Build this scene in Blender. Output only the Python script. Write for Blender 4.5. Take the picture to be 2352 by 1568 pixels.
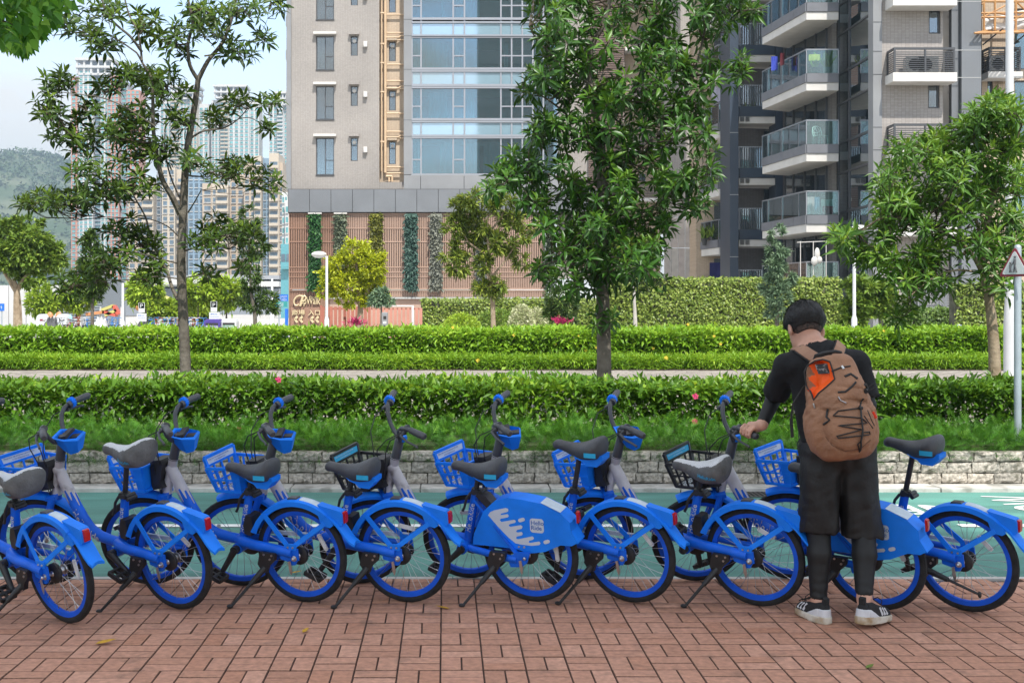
import bpy, math, random
import numpy as np
from math import sin, cos, pi, radians, atan2, sqrt, tan
from mathutils import Vector, Matrix
for o in list(bpy.data.objects): bpy.data.objects.remove(o)
S = bpy.context.scene
COL = S.collection
RNG = np.random.default_rng(7)
random.seed(7)

# ------------------------------------------------------------------ camera
H, F, PX, HZ = 1.68, 2613.0, 1040.0, 710.0      # eye height; focal length, vanishing column and horizon row on a 2352 x 1568 grid
cam_d = bpy.data.cameras.new('camera'); cam = bpy.data.objects.new('camera', cam_d); COL.objects.link(cam)
cam.location = (0, 0, H); cam.rotation_euler = (pi/2, 0, 0)
cam_d.sensor_width = 36; cam_d.lens = 36*F/2352; cam_d.clip_end = 9000; cam_d.clip_start = .1
cam_d.shift_x = (1176-PX)/2352; cam_d.shift_y = -(784-HZ)/2352
S.camera = cam
# ------------------------------------------------------------------ light
SUN_EL, SUN_AZ = radians(56), radians(17)        # azimuth: how far the sun stands to the east of straight behind the viewer
sun_d = bpy.data.lights.new('sun', 'SUN'); sun_o = bpy.data.objects.new('sun', sun_d); COL.objects.link(sun_o)
sdir = Vector((-sin(SUN_AZ)*cos(SUN_EL), cos(SUN_AZ)*cos(SUN_EL), -sin(SUN_EL)))
sun_o.rotation_euler = sdir.to_track_quat('-Z', 'Y').to_euler()
sun_d.energy = 2.05; sun_d.angle = radians(.55); sun_d.color = (1, .96, .89)
W = bpy.data.worlds.new('World'); S.world = W; W.use_nodes = True
def world():
    nt = W.node_tree; N = nt.nodes; N.clear(); L = nt.links.new
    out = N.new('ShaderNodeOutputWorld'); bg = N.new('ShaderNodeBackground'); bg.inputs[1].default_value = .12
    sky = N.new('ShaderNodeTexSky'); sky.sky_type = 'NISHITA'; sky.sun_disc = False
    sky.sun_elevation = SUN_EL; sky.sun_rotation = pi - SUN_AZ; sky.dust_density = .2; sky.air_density = 1.0; sky.ozone_density = 1.0
    tc = N.new('ShaderNodeTexCoord'); mp = N.new('ShaderNodeMapping'); mp.inputs['Scale'].default_value = (1.2, 1.2, 3.4)
    mp.inputs['Location'].default_value = (-1.96, .29, 1.22)
    L(tc.outputs['Generated'], mp.inputs[0])
    nz = N.new('ShaderNodeTexNoise'); nz.inputs['Scale'].default_value = 2.3; nz.inputs['Detail'].default_value = 9; nz.inputs['Roughness'].default_value = .55
    L(mp.outputs[0], nz.inputs['Vector'])
    rp = N.new('ShaderNodeValToRGB'); rp.color_ramp.elements[0].position = .37; rp.color_ramp.elements[1].position = .58
    rp.color_ramp.elements[0].color = (.22, .22, .22, 1); rp.color_ramp.elements[1].color = (.95, .95, .95, 1)
    L(nz.outputs[0], rp.inputs[0])
    mx = N.new('ShaderNodeMix'); mx.data_type = 'RGBA'
    L(rp.outputs[0], mx.inputs[0]); L(sky.outputs[0], mx.inputs[6]); mx.inputs[7].default_value = (3.2, 3.05, 2.85, 1)
    L(mx.outputs[2], bg.inputs[0]); L(bg.outputs[0], out.inputs[0])
world()
S.view_settings.view_transform = 'Standard'; S.view_settings.look = 'None'
S.view_settings.exposure = 1.75; S.view_settings.gamma = 1; S.view_settings.use_curve_mapping = False
S.cycles.max_bounces = 6; S.cycles.diffuse_bounces = 3; S.cycles.glossy_bounces = 3; S.cycles.transmission_bounces = 4
S.cycles.transparent_max_bounces = 12; S.cycles.caustics_reflective = False; S.cycles.caustics_refractive = False
S.cycles.use_denoising = True

# ------------------------------------------------------------------ placing
def P(x, y, Z): return Vector(((x-PX)/F*Z, Z, H-(y-HZ)/F*Z))
def G(x, y, z=0.0):
    Z = (H-z)*F/(y-HZ); return Vector(((x-PX)/F*Z, Z, z))
def XW(x, Z): return (x-PX)/F*Z
def ZW(y, Z): return H-(y-HZ)/F*Z

# ------------------------------------------------------------------ objects
def link(o, parent=None):
    COL.objects.link(o)
    if parent is not None: o.parent = parent
    return o
def mesh_obj(name, me, mat=None, parent=None):
    o = bpy.data.objects.new(name, me)
    if mat is not None and not me.materials: me.materials.append(mat)
    return link(o, parent)
def empty(name, loc=(0, 0, 0), rz=0):
    o = bpy.data.objects.new(name, None); o.empty_display_size = .1; o.location = loc; o.rotation_euler = (0, 0, rz); return link(o)
def tag(o, label=None, cat=None, group=None, kind=None):
    if label: o['label'] = label
    if cat: o['category'] = cat
    if group: o['group'] = group
    if kind: o['kind'] = kind
    return o
def copy_tree(o, parent=None):
    c = o.copy(); link(c)
    if parent is not None:
        c.parent = parent
    for ch in o.children: copy_tree(ch, c)
    return c

class MB:
    """collects vertices and faces of one mesh"""
    def __init__(s): s.v = []; s.f = []; s.n = 0
    def add(s, vs, fs):
        vs = np.asarray(vs, float).reshape(-1, 3)
        k = s.n; s.v.append(vs); s.f += [tuple(i+k for i in f) for f in fs]; s.n += len(vs); return s
    def box(s, c, d, M=None):
        x, y, z = d[0]/2, d[1]/2, d[2]/2
        vs = np.array([(-x,-y,-z),(x,-y,-z),(x,y,-z),(-x,y,-z),(-x,-y,z),(x,-y,z),(x,y,z),(-x,y,z)])
        if M is not None: vs = vs @ np.array(M.to_3x3()).T
        return s.add(vs+np.array(c), [(3,2,1,0),(4,5,6,7),(0,1,5,4),(1,2,6,5),(2,3,7,6),(3,0,4,7)])
    def bb(s, x0, x1, y0, y1, z0, z1): return s.box(((x0+x1)/2,(y0+y1)/2,(z0+z1)/2), (abs(x1-x0),abs(y1-y0),abs(z1-z0)))
    def quad(s, a, b, c, d): return s.add([a,b,c,d], [(0,1,2,3)])
    def bar(s, a, b, w, t, up=(0,0,1)):
        """flat bar from a to b, w across, t thick along up"""
        a, b = Vector(a), Vector(b); d = (b-a); l = d.length; d.normalize(); u = Vector(up); sd = d.cross(u)
        if sd.length < 1e-4: sd = d.cross(Vector((1,0,0)))
        sd.normalize(); u = sd.cross(d)
        M = Matrix((d, sd, u)).transposed()
        return s.box((a+b)/2, (l, w, t), M)
    def tube(s, pts, r, n=10, cap=True, flat=1.0, up=(0,1,0)):
        pts = [Vector(p) for p in pts]; m = len(pts)
        rs = [r]*m if not hasattr(r, '__len__') else r
        vs = []; pu = None
        for i, p in enumerate(pts):
            t = (pts[min(i+1,m-1)]-pts[max(i-1,0)]).normalized()
            u = (Vector(up) if pu is None else pu); u = u - t*u.dot(t)
            if u.length < 1e-3: u = Vector((1,0,0)) - t*t.x
            if u.length < 1e-3: u = Vector((0,0,1)) - t*t.z
            u.normalize(); pu = u; w = t.cross(u)
            for k in range(n):
                a = 2*pi*k/n; vs.append(p + (u*cos(a)*flat + w*sin(a))*rs[i])
        fs = [(i*n+k, i*n+(k+1)%n, (i+1)*n+(k+1)%n, (i+1)*n+k) for i in range(m-1) for k in range(n)]
        if cap: fs += [tuple(range(n-1,-1,-1)), tuple((m-1)*n+k for k in range(n))]
        return s.add(vs, fs)
    def prism(s, poly, y0, y1, frame=None):
        """poly in (x,z), extruded along y"""
        n = len(poly)
        vs = [(x,y0,z) for x,z in poly]+[(x,y1,z) for x,z in poly]
        if frame is not None: vs = [frame @ Vector(v) for v in vs]
        fs = [tuple(range(n)), tuple(range(2*n-1,n-1,-1))]+[(i,i+n,(i+1)%n+n,(i+1)%n) for i in range(n)]
        return s.add(vs, fs)
    def lathe(s, prof, c=(0,0,0), n=16, axis='z', closed=False):
        vs = []; m = len(prof)
        for r, h in prof:
            for k in range(n):
                a = 2*pi*k/n; x, y = r*cos(a), r*sin(a)
                vs.append({'z':(x,y,h),'y':(x,h,y),'x':(h,x,y)}[axis])
        vs = np.array(vs)+np.array(c)
        mm = m if closed else m-1
        fs = [(i*n+k, i*n+(k+1)%n, ((i+1)%m)*n+(k+1)%n, ((i+1)%m)*n+k) for i in range(mm) for k in range(n)]
        if not closed: fs += [tuple(range(n-1,-1,-1)), tuple((m-1)*n+k for k in range(n))]
        return s.add(vs, fs)
    def ball(s, c, r, n=10, m=6):
        r = (r,)*3 if not hasattr(r,'__len__') else r
        vs = [(0,0,-1)]+[(cos(2*pi*k/n)*cos(t), sin(2*pi*k/n)*cos(t), sin(t)) for t in [pi*(i/m-.5) for i in range(1,m)] for k in range(n)]+[(0,0,1)]
        fs = [(0,1+(k+1)%n,1+k) for k in range(n)]
        for i in range(m-2):
            for k in range(n): fs.append((1+i*n+k,1+i*n+(k+1)%n,1+(i+1)*n+(k+1)%n,1+(i+1)*n+k))
        L = len(vs)-1; fs += [(L,1+(m-2)*n+k,1+(m-2)*n+(k+1)%n) for k in range(n)]
        return s.add(np.array(vs)*np.array(r)+np.array(c), fs)
    def mesh(s, name, smooth=False, fix=True):
        me = bpy.data.meshes.new(name)
        v = np.concatenate(s.v) if s.v else np.zeros((0,3))
        me.from_pydata(v.tolist(), [], s.f)
        if fix:
            import bmesh
            b = bmesh.new(); b.from_mesh(me); bmesh.ops.recalc_face_normals(b, faces=b.faces); b.to_mesh(me); b.free()
        if smooth:
            me.polygons.foreach_set('use_smooth', [True]*len(me.polygons))
            try: me.set_sharp_from_angle(angle=radians(40))
            except Exception: pass
        return me
    def build(s, name, mat=None, parent=None, smooth=False, bevel=0, fix=True):
        o = mesh_obj(name, s.mesh(name, smooth, fix), mat, parent)
        if bevel:
            b = o.modifiers.new('bevel','BEVEL'); b.width = bevel; b.segments = 2; b.limit_method = 'ANGLE'; b.angle_limit = radians(40)
        return o

def np_mesh(name, v, f, smooth=False, attr=None):
    """fast mesh from arrays; f: (n,k)"""
    me = bpy.data.meshes.new(name); n, k = f.shape
    me.vertices.add(len(v)); me.vertices.foreach_set('co', np.ascontiguousarray(v, np.float32).ravel())
    me.loops.add(n*k); me.loops.foreach_set('vertex_index', np.ascontiguousarray(f, np.int32).ravel())
    me.polygons.add(n); me.polygons.foreach_set('loop_start', np.arange(0, n*k, k, dtype=np.int32))
    me.polygons.foreach_set('loop_total', np.full(n, k, np.int32))
    if smooth: me.polygons.foreach_set('use_smooth', np.ones(n, bool))
    me.update(calc_edges=True)
    if attr is not None:
        a = me.attributes.new('rnd', 'FLOAT', 'POINT'); a.data.foreach_set('value', np.ascontiguousarray(attr, np.float32))
    return me

# ------------------------------------------------------------------ materials
MAT = {}
def lin(r, g, b): return tuple(((c/255)/12.92 if c/255 <= .04045 else ((c/255+.055)/1.055)**2.4) for c in (r, g, b))
def mat(name, col, rough=.6, metal=0, var=.0, scale=6, bump=0, bscale=40, spec=.5, col2=None, thr=None, coat=0, detail=5, stretch=None):
    """principled; col varied by noise in object space (var = relative amount, or a mix to col2)"""
    if name in MAT: return MAT[name]
    m = bpy.data.materials.new(name); m.use_nodes = True; nt = m.node_tree; N = nt.nodes; L = nt.links.new
    b = N['Principled BSDF']; b.inputs['Roughness'].default_value = rough; b.inputs['Metallic'].default_value = metal
    b.inputs['Specular IOR Level'].default_value = spec; b.inputs['Coat Weight'].default_value = coat
    b.inputs['Base Color'].default_value = (*col, 1)
    tc = N.new('ShaderNodeTexCoord')
    if var or col2:
        nz = N.new('ShaderNodeTexNoise'); nz.inputs['Scale'].default_value = scale; nz.inputs['Detail'].default_value = detail
        if stretch:
            mp_ = N.new('ShaderNodeMapping'); mp_.inputs['Scale'].default_value = stretch; L(tc.outputs['Object'], mp_.inputs[0]); L(mp_.outputs[0], nz.inputs['Vector'])
        else: L(tc.outputs['Object'], nz.inputs['Vector'])
        rp = N.new('ShaderNodeValToRGB'); t0, t1 = thr or (.3, .7)
        rp.color_ramp.elements[0].position = t0; rp.color_ramp.elements[1].position = t1
        c0 = col if col2 else tuple(c*(1-var) for c in col); c1 = col2 or tuple(min(1, c*(1+var)) for c in col)
        rp.color_ramp.elements[0].color = (*c0, 1); rp.color_ramp.elements[1].color = (*c1, 1)
        L(nz.outputs[0], rp.inputs[0]); L(rp.outputs[0], b.inputs['Base Color'])
    if bump:
        n2 = N.new('ShaderNodeTexNoise'); n2.inputs['Scale'].default_value = bscale; n2.inputs['Detail'].default_value = 6
        L(tc.outputs['Object'], n2.inputs['Vector'])
        bp = N.new('ShaderNodeBump'); bp.inputs['Strength'].default_value = min(1, bump); bp.inputs['Distance'].default_value = .02
        L(n2.outputs[0], bp.inputs['Height']); L(bp.outputs[0], b.inputs['Normal'])
    MAT[name] = m; return m
def mat_obj_random(name, cols, rough=.8, noise=.15, nscale=30, bump=.3, bscale=80, spots=None):
    """colour picked per object (Object Info random), with grain; spots: dark stain colour"""
    if name in MAT: return MAT[name]
    m = bpy.data.materials.new(name); m.use_nodes = True; nt = m.node_tree; N = nt.nodes; L = nt.links.new
    b = N['Principled BSDF']; b.inputs['Roughness'].default_value = rough; b.inputs['Specular IOR Level'].default_value = .3
    oi = N.new('ShaderNodeObjectInfo'); at = N.new('ShaderNodeAttribute'); at.attribute_name = 'rnd'
    ad = N.new('ShaderNodeMath'); ad.operation = 'ADD'; L(oi.outputs['Random'], ad.inputs[0]); L(at.outputs['Fac'], ad.inputs[1])
    fr = N.new('ShaderNodeMath'); fr.operation = 'FRACT'; L(ad.outputs[0], fr.inputs[0])
    rp = N.new('ShaderNodeValToRGB'); E = rp.color_ramp.elements
    for i, c in enumerate(cols):
        p = i/(len(cols)-1)
        e = E[0] if i == 0 else (E[-1] if i == len(cols)-1 else E.new(p)); e.position = p; e.color = (*c, 1)
    L(fr.outputs[0], rp.inputs[0])
    ge = N.new('ShaderNodeNewGeometry')
    nz = N.new('ShaderNodeTexNoise'); nz.inputs['Scale'].default_value = nscale; nz.inputs['Detail'].default_value = 6; L(ge.outputs['Position'], nz.inputs['Vector'])
    mr = N.new('ShaderNodeMapRange'); mr.inputs[1].default_value = .3; mr.inputs[2].default_value = .7; mr.inputs[3].default_value = 1-noise; mr.inputs[4].default_value = 1+noise
    L(nz.outputs[0], mr.inputs[0])
    mu = N.new('ShaderNodeVectorMath'); mu.operation = 'SCALE'; L(rp.outputs[0], mu.inputs[0]); L(mr.outputs[0], mu.inputs['Scale'])
    src = mu.outputs[0]
    if spots:
        n3 = N.new('ShaderNodeTexNoise'); n3.inputs['Scale'].default_value = spots[1]; n3.inputs['Detail'].default_value = 4; L(ge.outputs['Position'], n3.inputs['Vector'])
        m3 = N.new('ShaderNodeMapRange'); m3.inputs[1].default_value = spots[2]; m3.inputs[2].default_value = spots[2]+.1; m3.inputs[4].default_value = spots[3]; L(n3.outputs[0], m3.inputs[0])
        mx = N.new('ShaderNodeMix'); mx.data_type = 'RGBA'; L(m3.outputs[0], mx.inputs[0]); L(src, mx.inputs[6]); mx.inputs[7].default_value = (*spots[0], 1); src = mx.outputs[2]
    L(src, b.inputs['Base Color'])
    if bump:
        n2 = N.new('ShaderNodeTexNoise'); n2.inputs['Scale'].default_value = bscale; n2.inputs['Detail'].default_value = 6; L(ge.outputs['Position'], n2.inputs['Vector'])
        bp = N.new('ShaderNodeBump'); bp.inputs['Strength'].default_value = bump; bp.inputs['Distance'].default_value = .01
        L(n2.outputs[0], bp.inputs['Height']); L(bp.outputs[0], b.inputs['Normal'])
    MAT[name] = m; return m
def mat_leaf(name, dark, mid, young, rough=.4, trans=.25, obj_random=False, spec=.35):
    """leaf colours picked per leaf (attribute rnd), a little light coming through"""
    if name in MAT: return MAT[name]
    m = bpy.data.materials.new(name); m.use_nodes = True; nt = m.node_tree; N = nt.nodes; L = nt.links.new
    b = N['Principled BSDF']; b.inputs['Roughness'].default_value = rough; b.inputs['Specular IOR Level'].default_value = spec
    at = N.new('ShaderNodeAttribute'); at.attribute_name = 'rnd'; src = at.outputs['Fac']
    if obj_random:
        oi = N.new('ShaderNodeObjectInfo'); ma = N.new('ShaderNodeMath'); ma.operation = 'MULTIPLY_ADD'
        L(oi.outputs['Random'], ma.inputs[0]); ma.inputs[1].default_value = .5; 
        sc = N.new('ShaderNodeMath'); sc.operation = 'MULTIPLY'; L(src, sc.inputs[0]); sc.inputs[1].default_value = .6
        L(sc.outputs[0], ma.inputs[2]); src = ma.outputs[0]
    rp = N.new('ShaderNodeValToRGB'); E = rp.color_ramp.elements
    E[0].position = 0; E[0].color = (*dark, 1); E[1].position = 1; E[1].color = (*young, 1); e = E.new(.55); e.color = (*mid, 1)
    L(src, rp.inputs[0]); L(rp.outputs[0], b.inputs['Base Color'])
    tr = N.new('ShaderNodeBsdfTranslucent'); hs = N.new('ShaderNodeHueSaturation'); hs.inputs['Value'].default_value = 1.3; hs.inputs['Hue'].default_value = .48
    L(rp.outputs[0], hs.inputs['Color']); L(hs.outputs[0], tr.inputs[0])
    mx = N.new('ShaderNodeMixShader'); mx.inputs[0].default_value = trans; L(b.outputs[0], mx.inputs[1]); L(tr.outputs[0], mx.inputs[2])
    L(mx.outputs[0], N['Material Output'].inputs[0]); MAT[name] = m; return m
def mat_tiles(name, c1, c2, mortar, w, h, msize=.006, rough=.55, axis='xz', bump=.4, var=.1):
    """small ceramic wall tiles, laid by the brick texture on a wall's own axes"""
    if name in MAT: return MAT[name]
    m = bpy.data.materials.new(name); m.use_nodes = True; nt = m.node_tree; N = nt.nodes; L = nt.links.new
    b = N['Principled BSDF']; b.inputs['Roughness'].default_value = rough
    ge = N.new('ShaderNodeNewGeometry'); sp = N.new('ShaderNodeSeparateXYZ'); L(ge.outputs['Position'], sp.inputs[0])
    cb = N.new('ShaderNodeCombineXYZ')
    if axis == 'xz': L(sp.outputs[0], cb.inputs[0])
    else:
        ad = N.new('ShaderNodeMath'); ad.operation = 'ADD'; L(sp.outputs[0], ad.inputs[0]); L(sp.outputs[1], ad.inputs[1]); L(ad.outputs[0], cb.inputs[0])
    L(sp.outputs[2], cb.inputs[1])
    br = N.new('ShaderNodeTexBrick'); br.offset = 0; br.inputs['Scale'].default_value = 1
    br.inputs['Brick Width'].default_value = w; br.inputs['Row Height'].default_value = h; br.inputs['Mortar Size'].default_value = msize
    br.inputs['Color1'].default_value = (*c1, 1); br.inputs['Color2'].default_value = (*c2, 1); br.inputs['Mortar'].default_value = (*mortar, 1)
    br.inputs['Mortar Smooth'].default_value = .2; br.inputs['Bias'].default_value = 0
    L(cb.outputs[0], br.inputs[0])
    nz = N.new('ShaderNodeTexNoise'); nz.inputs['Scale'].default_value = .35; nz.inputs['Detail'].default_value = 8; L(ge.outputs['Position'], nz.inputs['Vector'])
    mr = N.new('ShaderNodeMapRange'); mr.inputs[1].default_value = .3; mr.inputs[2].default_value = .7; mr.inputs[3].default_value = 1-var; mr.inputs[4].default_value = 1+var; L(nz.outputs[0], mr.inputs[0])
    mu = N.new('ShaderNodeVectorMath'); mu.operation = 'SCALE'; L(br.outputs[0], mu.inputs[0]); L(mr.outputs[0], mu.inputs['Scale']); L(mu.outputs[0], b.inputs['Base Color'])
    bp = N.new('ShaderNodeBump'); bp.inputs['Strength'].default_value = bump; bp.inputs['Distance'].default_value = .004; bp.invert = True
    L(br.outputs['Fac'], bp.inputs['Height']); L(bp.outputs[0], b.inputs['Normal'])
    MAT[name] = m; return m
def mat_glass(name, tint, refl=.3, rough=.02, alpha=.5, rcol=(.9, .95, 1)):
    """pane: mirror part + tinted see-through part"""
    if name in MAT: return MAT[name]
    m = bpy.data.materials.new(name); m.use_nodes = True; nt = m.node_tree; N = nt.nodes; L = nt.links.new; N.clear()
    out = N.new('ShaderNodeOutputMaterial'); g = N.new('ShaderNodeBsdfGlossy'); g.inputs['Roughness'].default_value = rough; g.inputs['Color'].default_value = (*rcol, 1)
    t = N.new('ShaderNodeBsdfTransparent'); t.inputs[0].default_value = (*tint, 1)
    d = N.new('ShaderNodeBsdfDiffuse'); d.inputs[0].default_value = (*[c*.5 for c in tint], 1)
    lw = N.new('ShaderNodeLayerWeight'); lw.inputs[0].default_value = .35
    ad = N.new('ShaderNodeMath'); ad.operation = 'ADD'; ad.use_clamp = True; L(lw.outputs['Fresnel'], ad.inputs[0]); ad.inputs[1].default_value = refl
    m1 = N.new('ShaderNodeMixShader'); m1.inputs[0].default_value = alpha; L(t.outputs[0], m1.inputs[1]); L(d.outputs[0], m1.inputs[2])
    m2 = N.new('ShaderNodeMixShader'); L(ad.outputs[0], m2.inputs[0]); L(m1.outputs[0], m2.inputs[1]); L(g.outputs[0], m2.inputs[2])
    L(m2.outputs[0], out.inputs[0]); MAT[name] = m; return m

# ------------------------------------------------------------------ lettering
_tc = {}
def text_xy(s, size=1.0, spacing=1.0, offset=0.0):
    """vertices and faces of a line of flat lettering, left at x=0, baseline y=0"""
    k = (s, round(spacing, 3), round(offset, 4))
    if k not in _tc:
        c = bpy.data.curves.new('lettering', 'FONT'); c.body = s; c.size = 1; c.space_character = spacing; c.resolution_u = 3; c.offset = offset
        o = bpy.data.objects.new('lettering', c); COL.objects.link(o)
        dg = bpy.context.evaluated_depsgraph_get(); me = bpy.data.meshes.new_from_object(o.evaluated_get(dg))
        v = np.array([tuple(p.co) for p in me.vertices]); f = [tuple(p.vertices) for p in me.polygons]
        bpy.data.objects.remove(o); bpy.data.curves.remove(c); bpy.data.meshes.remove(me)
        _tc[k] = (v, f)
    v, f = _tc[k]; return v*size, f
def lettering(name, s, size, M, material, parent=None, fn=None, center=False, spacing=1.0, offset=0.0, thick=0):
    v, f = text_xy(s, size, spacing, offset); v = v.copy()
    if center: v[:, 0] -= (v[:, 0].min()+v[:, 0].max())/2
    mb = MB()
    if fn is not None: v = np.array([fn(p) for p in v])
    if thick:
        mb.add(v, f); v2 = v.copy(); v2[:, 2] -= thick; mb.add(v2, [q[::-1] for q in f])
        from collections import Counter
        es = Counter()
        for q in f:
            for i in range(len(q)): es[tuple(sorted((q[i], q[(i+1) % len(q)])))] += 1
        n = len(v)
        for (a, b), c in es.items():
            if c == 1: mb.f.append((a, b, b+n, a+n))
    else: mb.add(v, f)
    if M is not None:
        A = np.array(M); mb.v = [x @ A[:3, :3].T + A[:3, 3] for x in mb.v]
    return mb.build(name, material, parent, fix=bool(thick))

# ------------------------------------------------------------------ smooth solids from distance fields
def sdf_mesh(name, f, lo, hi, h, block=8, smooth=True, margin=1.15):
    lo = np.array(lo, float); n = np.ceil((np.array(hi)-lo)/h/block).astype(int)
    cs = np.stack(np.meshgrid(*[np.arange(k) for k in n], indexing='ij'), -1).reshape(-1, 3)
    cen = lo+(cs*block+block/2)*h
    act = np.abs(f(cen)) < block*h*.87*margin+h*2
    dims = n*block+1; A = np.full(dims, 1e3, np.float32)
    # sign for inactive blocks
    inside = f(cen) < 0
    for c in cs[inside & ~act]:
        a = c*block; A[a[0]:a[0]+block+1, a[1]:a[1]+block+1, a[2]:a[2]+block+1] = -1e3
    loc = np.stack(np.meshgrid(*[np.arange(block+1)]*3, indexing='ij'), -1).reshape(-1, 3)
    ca = cs[act]
    for i in range(0, len(ca), 400):
        c = ca[i:i+400]; idx = (c[:, None, :]*block+loc[None]).reshape(-1, 3)
        A[idx[:, 0], idx[:, 1], idx[:, 2]] = f(lo+idx*h)
    A[0], A[-1] = 1e3, 1e3; A[:, 0], A[:, -1] = 1e3, 1e3; A[:, :, 0], A[:, :, -1] = 1e3, 1e3
    ins = A < 0; sh = np.array(A.shape)-1
    cnt = np.zeros(sh, np.int8)
    for dx in (0, 1):
        for dy in (0, 1):
            for dz in (0, 1): cnt += ins[dx:dx+sh[0], dy:dy+sh[1], dz:dz+sh[2]]
    cell = np.argwhere((cnt > 0) & (cnt < 8)); vid = np.full(sh, -1, np.int64); vid[cell[:, 0], cell[:, 1], cell[:, 2]] = np.arange(len(cell))
    acc = np.zeros((len(cell), 3)); num = np.zeros(len(cell))
    cor = [(0,0,0),(1,0,0),(0,1,0),(1,1,0),(0,0,1),(1,0,1),(0,1,1),(1,1,1)]
    cv = [A[cell[:, 0]+c[0], cell[:, 1]+c[1], cell[:, 2]+c[2]] for c in cor]
    for a in range(8):
        for b in range(a+1, 8):
            d = np.array(cor[b])-np.array(cor[a])
            if np.abs(d).sum() != 1: continue
            m = (cv[a] < 0) != (cv[b] < 0); t = cv[a][m]/(cv[a][m]-cv[b][m]); t = np.clip(t, .02, .98)
            acc[m] += np.array(cor[a])+t[:, None]*d; num[m] += 1
    v = lo+(cell+acc/num[:, None])*h
    fs = []
    for ax in range(3):
        o1, o2 = [(1, 2), (2, 0), (0, 1)][ax]
        sl0 = [slice(None)]*3; sl1 = [slice(None)]*3; sl0[ax] = slice(0, -1); sl1[ax] = slice(1, None)
        e = ins[tuple(sl0)] != ins[tuple(sl1)]; q = np.argwhere(e)
        q = q[(q[:, o1] > 0) & (q[:, o2] > 0) & (q[:, o1] < sh[o1]) & (q[:, o2] < sh[o2])]
        if not len(q): continue
        u1 = np.zeros(3, int); u1[o1] = 1; u2 = np.zeros(3, int); u2[o2] = 1
        g = lambda p: vid[p[:, 0], p[:, 1], p[:, 2]]
        quad = np.stack([g(q-u1-u2), g(q-u2), g(q), g(q-u1)], 1)
        fl = ~ins[q[:, 0], q[:, 1], q[:, 2]]; quad[fl] = quad[fl][:, ::-1]
        fs.append(quad)
    fs = np.concatenate(fs); fs = fs[(fs >= 0).all(1)]
    return v, fs
def sdf_obj(name, f, lo, hi, h, material, parent=None, **k):
    v, fs = sdf_mesh(name, f, lo, hi, h, **k); return mesh_obj(name, np_mesh(name, v, fs, True), material, parent)
def cone(p, a, b, ra, rb, sq=None):
    """tapered capsule; sq: (axis vector, factor) squeezes the section along an axis"""
    a, b = np.array(a, float), np.array(b, float)
    if sq is not None:
        ax = np.array(sq[0], float); ax /= np.linalg.norm(ax); k = sq[1]-1
        p = p+np.outer((p-a) @ ax, ax)*k; b = a+(b-a)+ax*((b-a) @ ax)*k
    d = b-a; t = np.clip(((p-a) @ d)/(d @ d+1e-12), 0, 1)
    q = np.linalg.norm(p-a-t[:, None]*d, axis=1)-(ra+(rb-ra)*t)
    return q/(max(1.0, sq[1]) if sq is not None else 1.0)
def ell(p, c, r, R=None):
    q = p-np.array(c, float)
    if R is not None: q = q @ np.array(R)
    r = np.array(r, float); k = np.linalg.norm(q/r, axis=1); return (k-1)*r.min()
def smin(a, b, k):
    h = np.clip(.5+.5*(b-a)/k, 0, 1); return b+(a-b)*h-k*h*(1-h)
def su(k, *fs):
    r = fs[0]
    for f in fs[1:]: r = smin(r, f, k)
    return r
def vnoise(p, s, seed=0):
    """cheap smooth noise from sines"""
    q = p*s; r = 0
    for i, (a, b, c, ph) in enumerate(((1.0,.7,.3,.1),(-.4,1.1,.8,1.7),(.9,-.5,1.2,2.9),(.3,.9,-1.3,4.2),(-1.4,.2,.6,5.5))):
        r = r+np.sin(q @ np.array([a, b, c])*(1+.37*i)+ph*3+seed*1.3+i*1.1*np.sin(q @ np.array([c, a, b])*.7+seed))
    return r/5
# ================================================================== the setting
ZP, ZK, ZWALL, ZPATH, ZFAR = 7.10, 10.48, 10.74, 13.5, 26.0       # edges of pavement, kerb, planter wall, footpath, far planting
LEV = .28                                                        # level of the planting and the footpath
M_joint = mat('joint_sand', (.085, .066, .052), .95, var=.4, scale=20)
def sheet(name, x0, x1, y0, y1, z, m, kind='structure'):
    me = bpy.data.meshes.new(name); me.from_pydata([(x0,y0,z),(x1,y0,z),(x1,y1,z),(x0,y1,z)], [], [(0,1,2,3)])
    return tag(mesh_obj(name, me, m), kind=kind)
ground = sheet('ground', -3000, 3000, -300, 2550, -.06, mat('earth', (.16, .15, .13), .95, var=.3, scale=.05))
M_plaza = mat('plaza_paving', (.42, .40, .37), .8, var=.12, scale=.6, bump=.2)
tag(MB().bb(-60, 60, ZFAR, 300, -.05, LEV-.02).build('plaza', M_plaza), kind='structure')
pave = sheet('pavement', -9, 9, -3, ZP, -.014, M_joint)
M_brick = mat_obj_random('paving_brick', [(.42,.215,.140),(.50,.262,.178),(.455,.235,.155),(.54,.295,.205),(.44,.215,.135)], .85, .20, 30, .5, 160, spots=((.17,.11,.08), 5, .60, .45))
def brick_mesh(l, w):
    h, c, g = .05, .0028, .0022
    a, b = l/2-g, w/2-g
    r = lambda x, y, z: [(-x,-y,z),(x,-y,z),(x,y,z),(-x,y,z)]
    mb = MB(); q = lambda k: [(k+i, k+(i+1)%4, k+4+(i+1)%4, k+4+i) for i in range(4)]
    mb.add(r(a,b,-h)+r(a,b,-c)+r(a-c,b-c,0), q(0)+q(4)+[(8,9,10,11)])
    me = mb.mesh('brick')
    return me
bm_x, bm_y = brick_mesh(.2, .1), brick_mesh(.1, .2)
M_bside = mat('brick_edge_dirt', (.18, .095, .065), .95, var=.5, scale=60)       # weathered, dirty edges and joints
for m_ in (bm_x, bm_y):
    m_.materials.append(M_brick); m_.materials.append(M_bside)
    for p_ in m_.polygons: p_.material_index = 0 if min(m_.vertices[v].co.z for v in p_.vertices) > -.001 else 1
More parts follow.
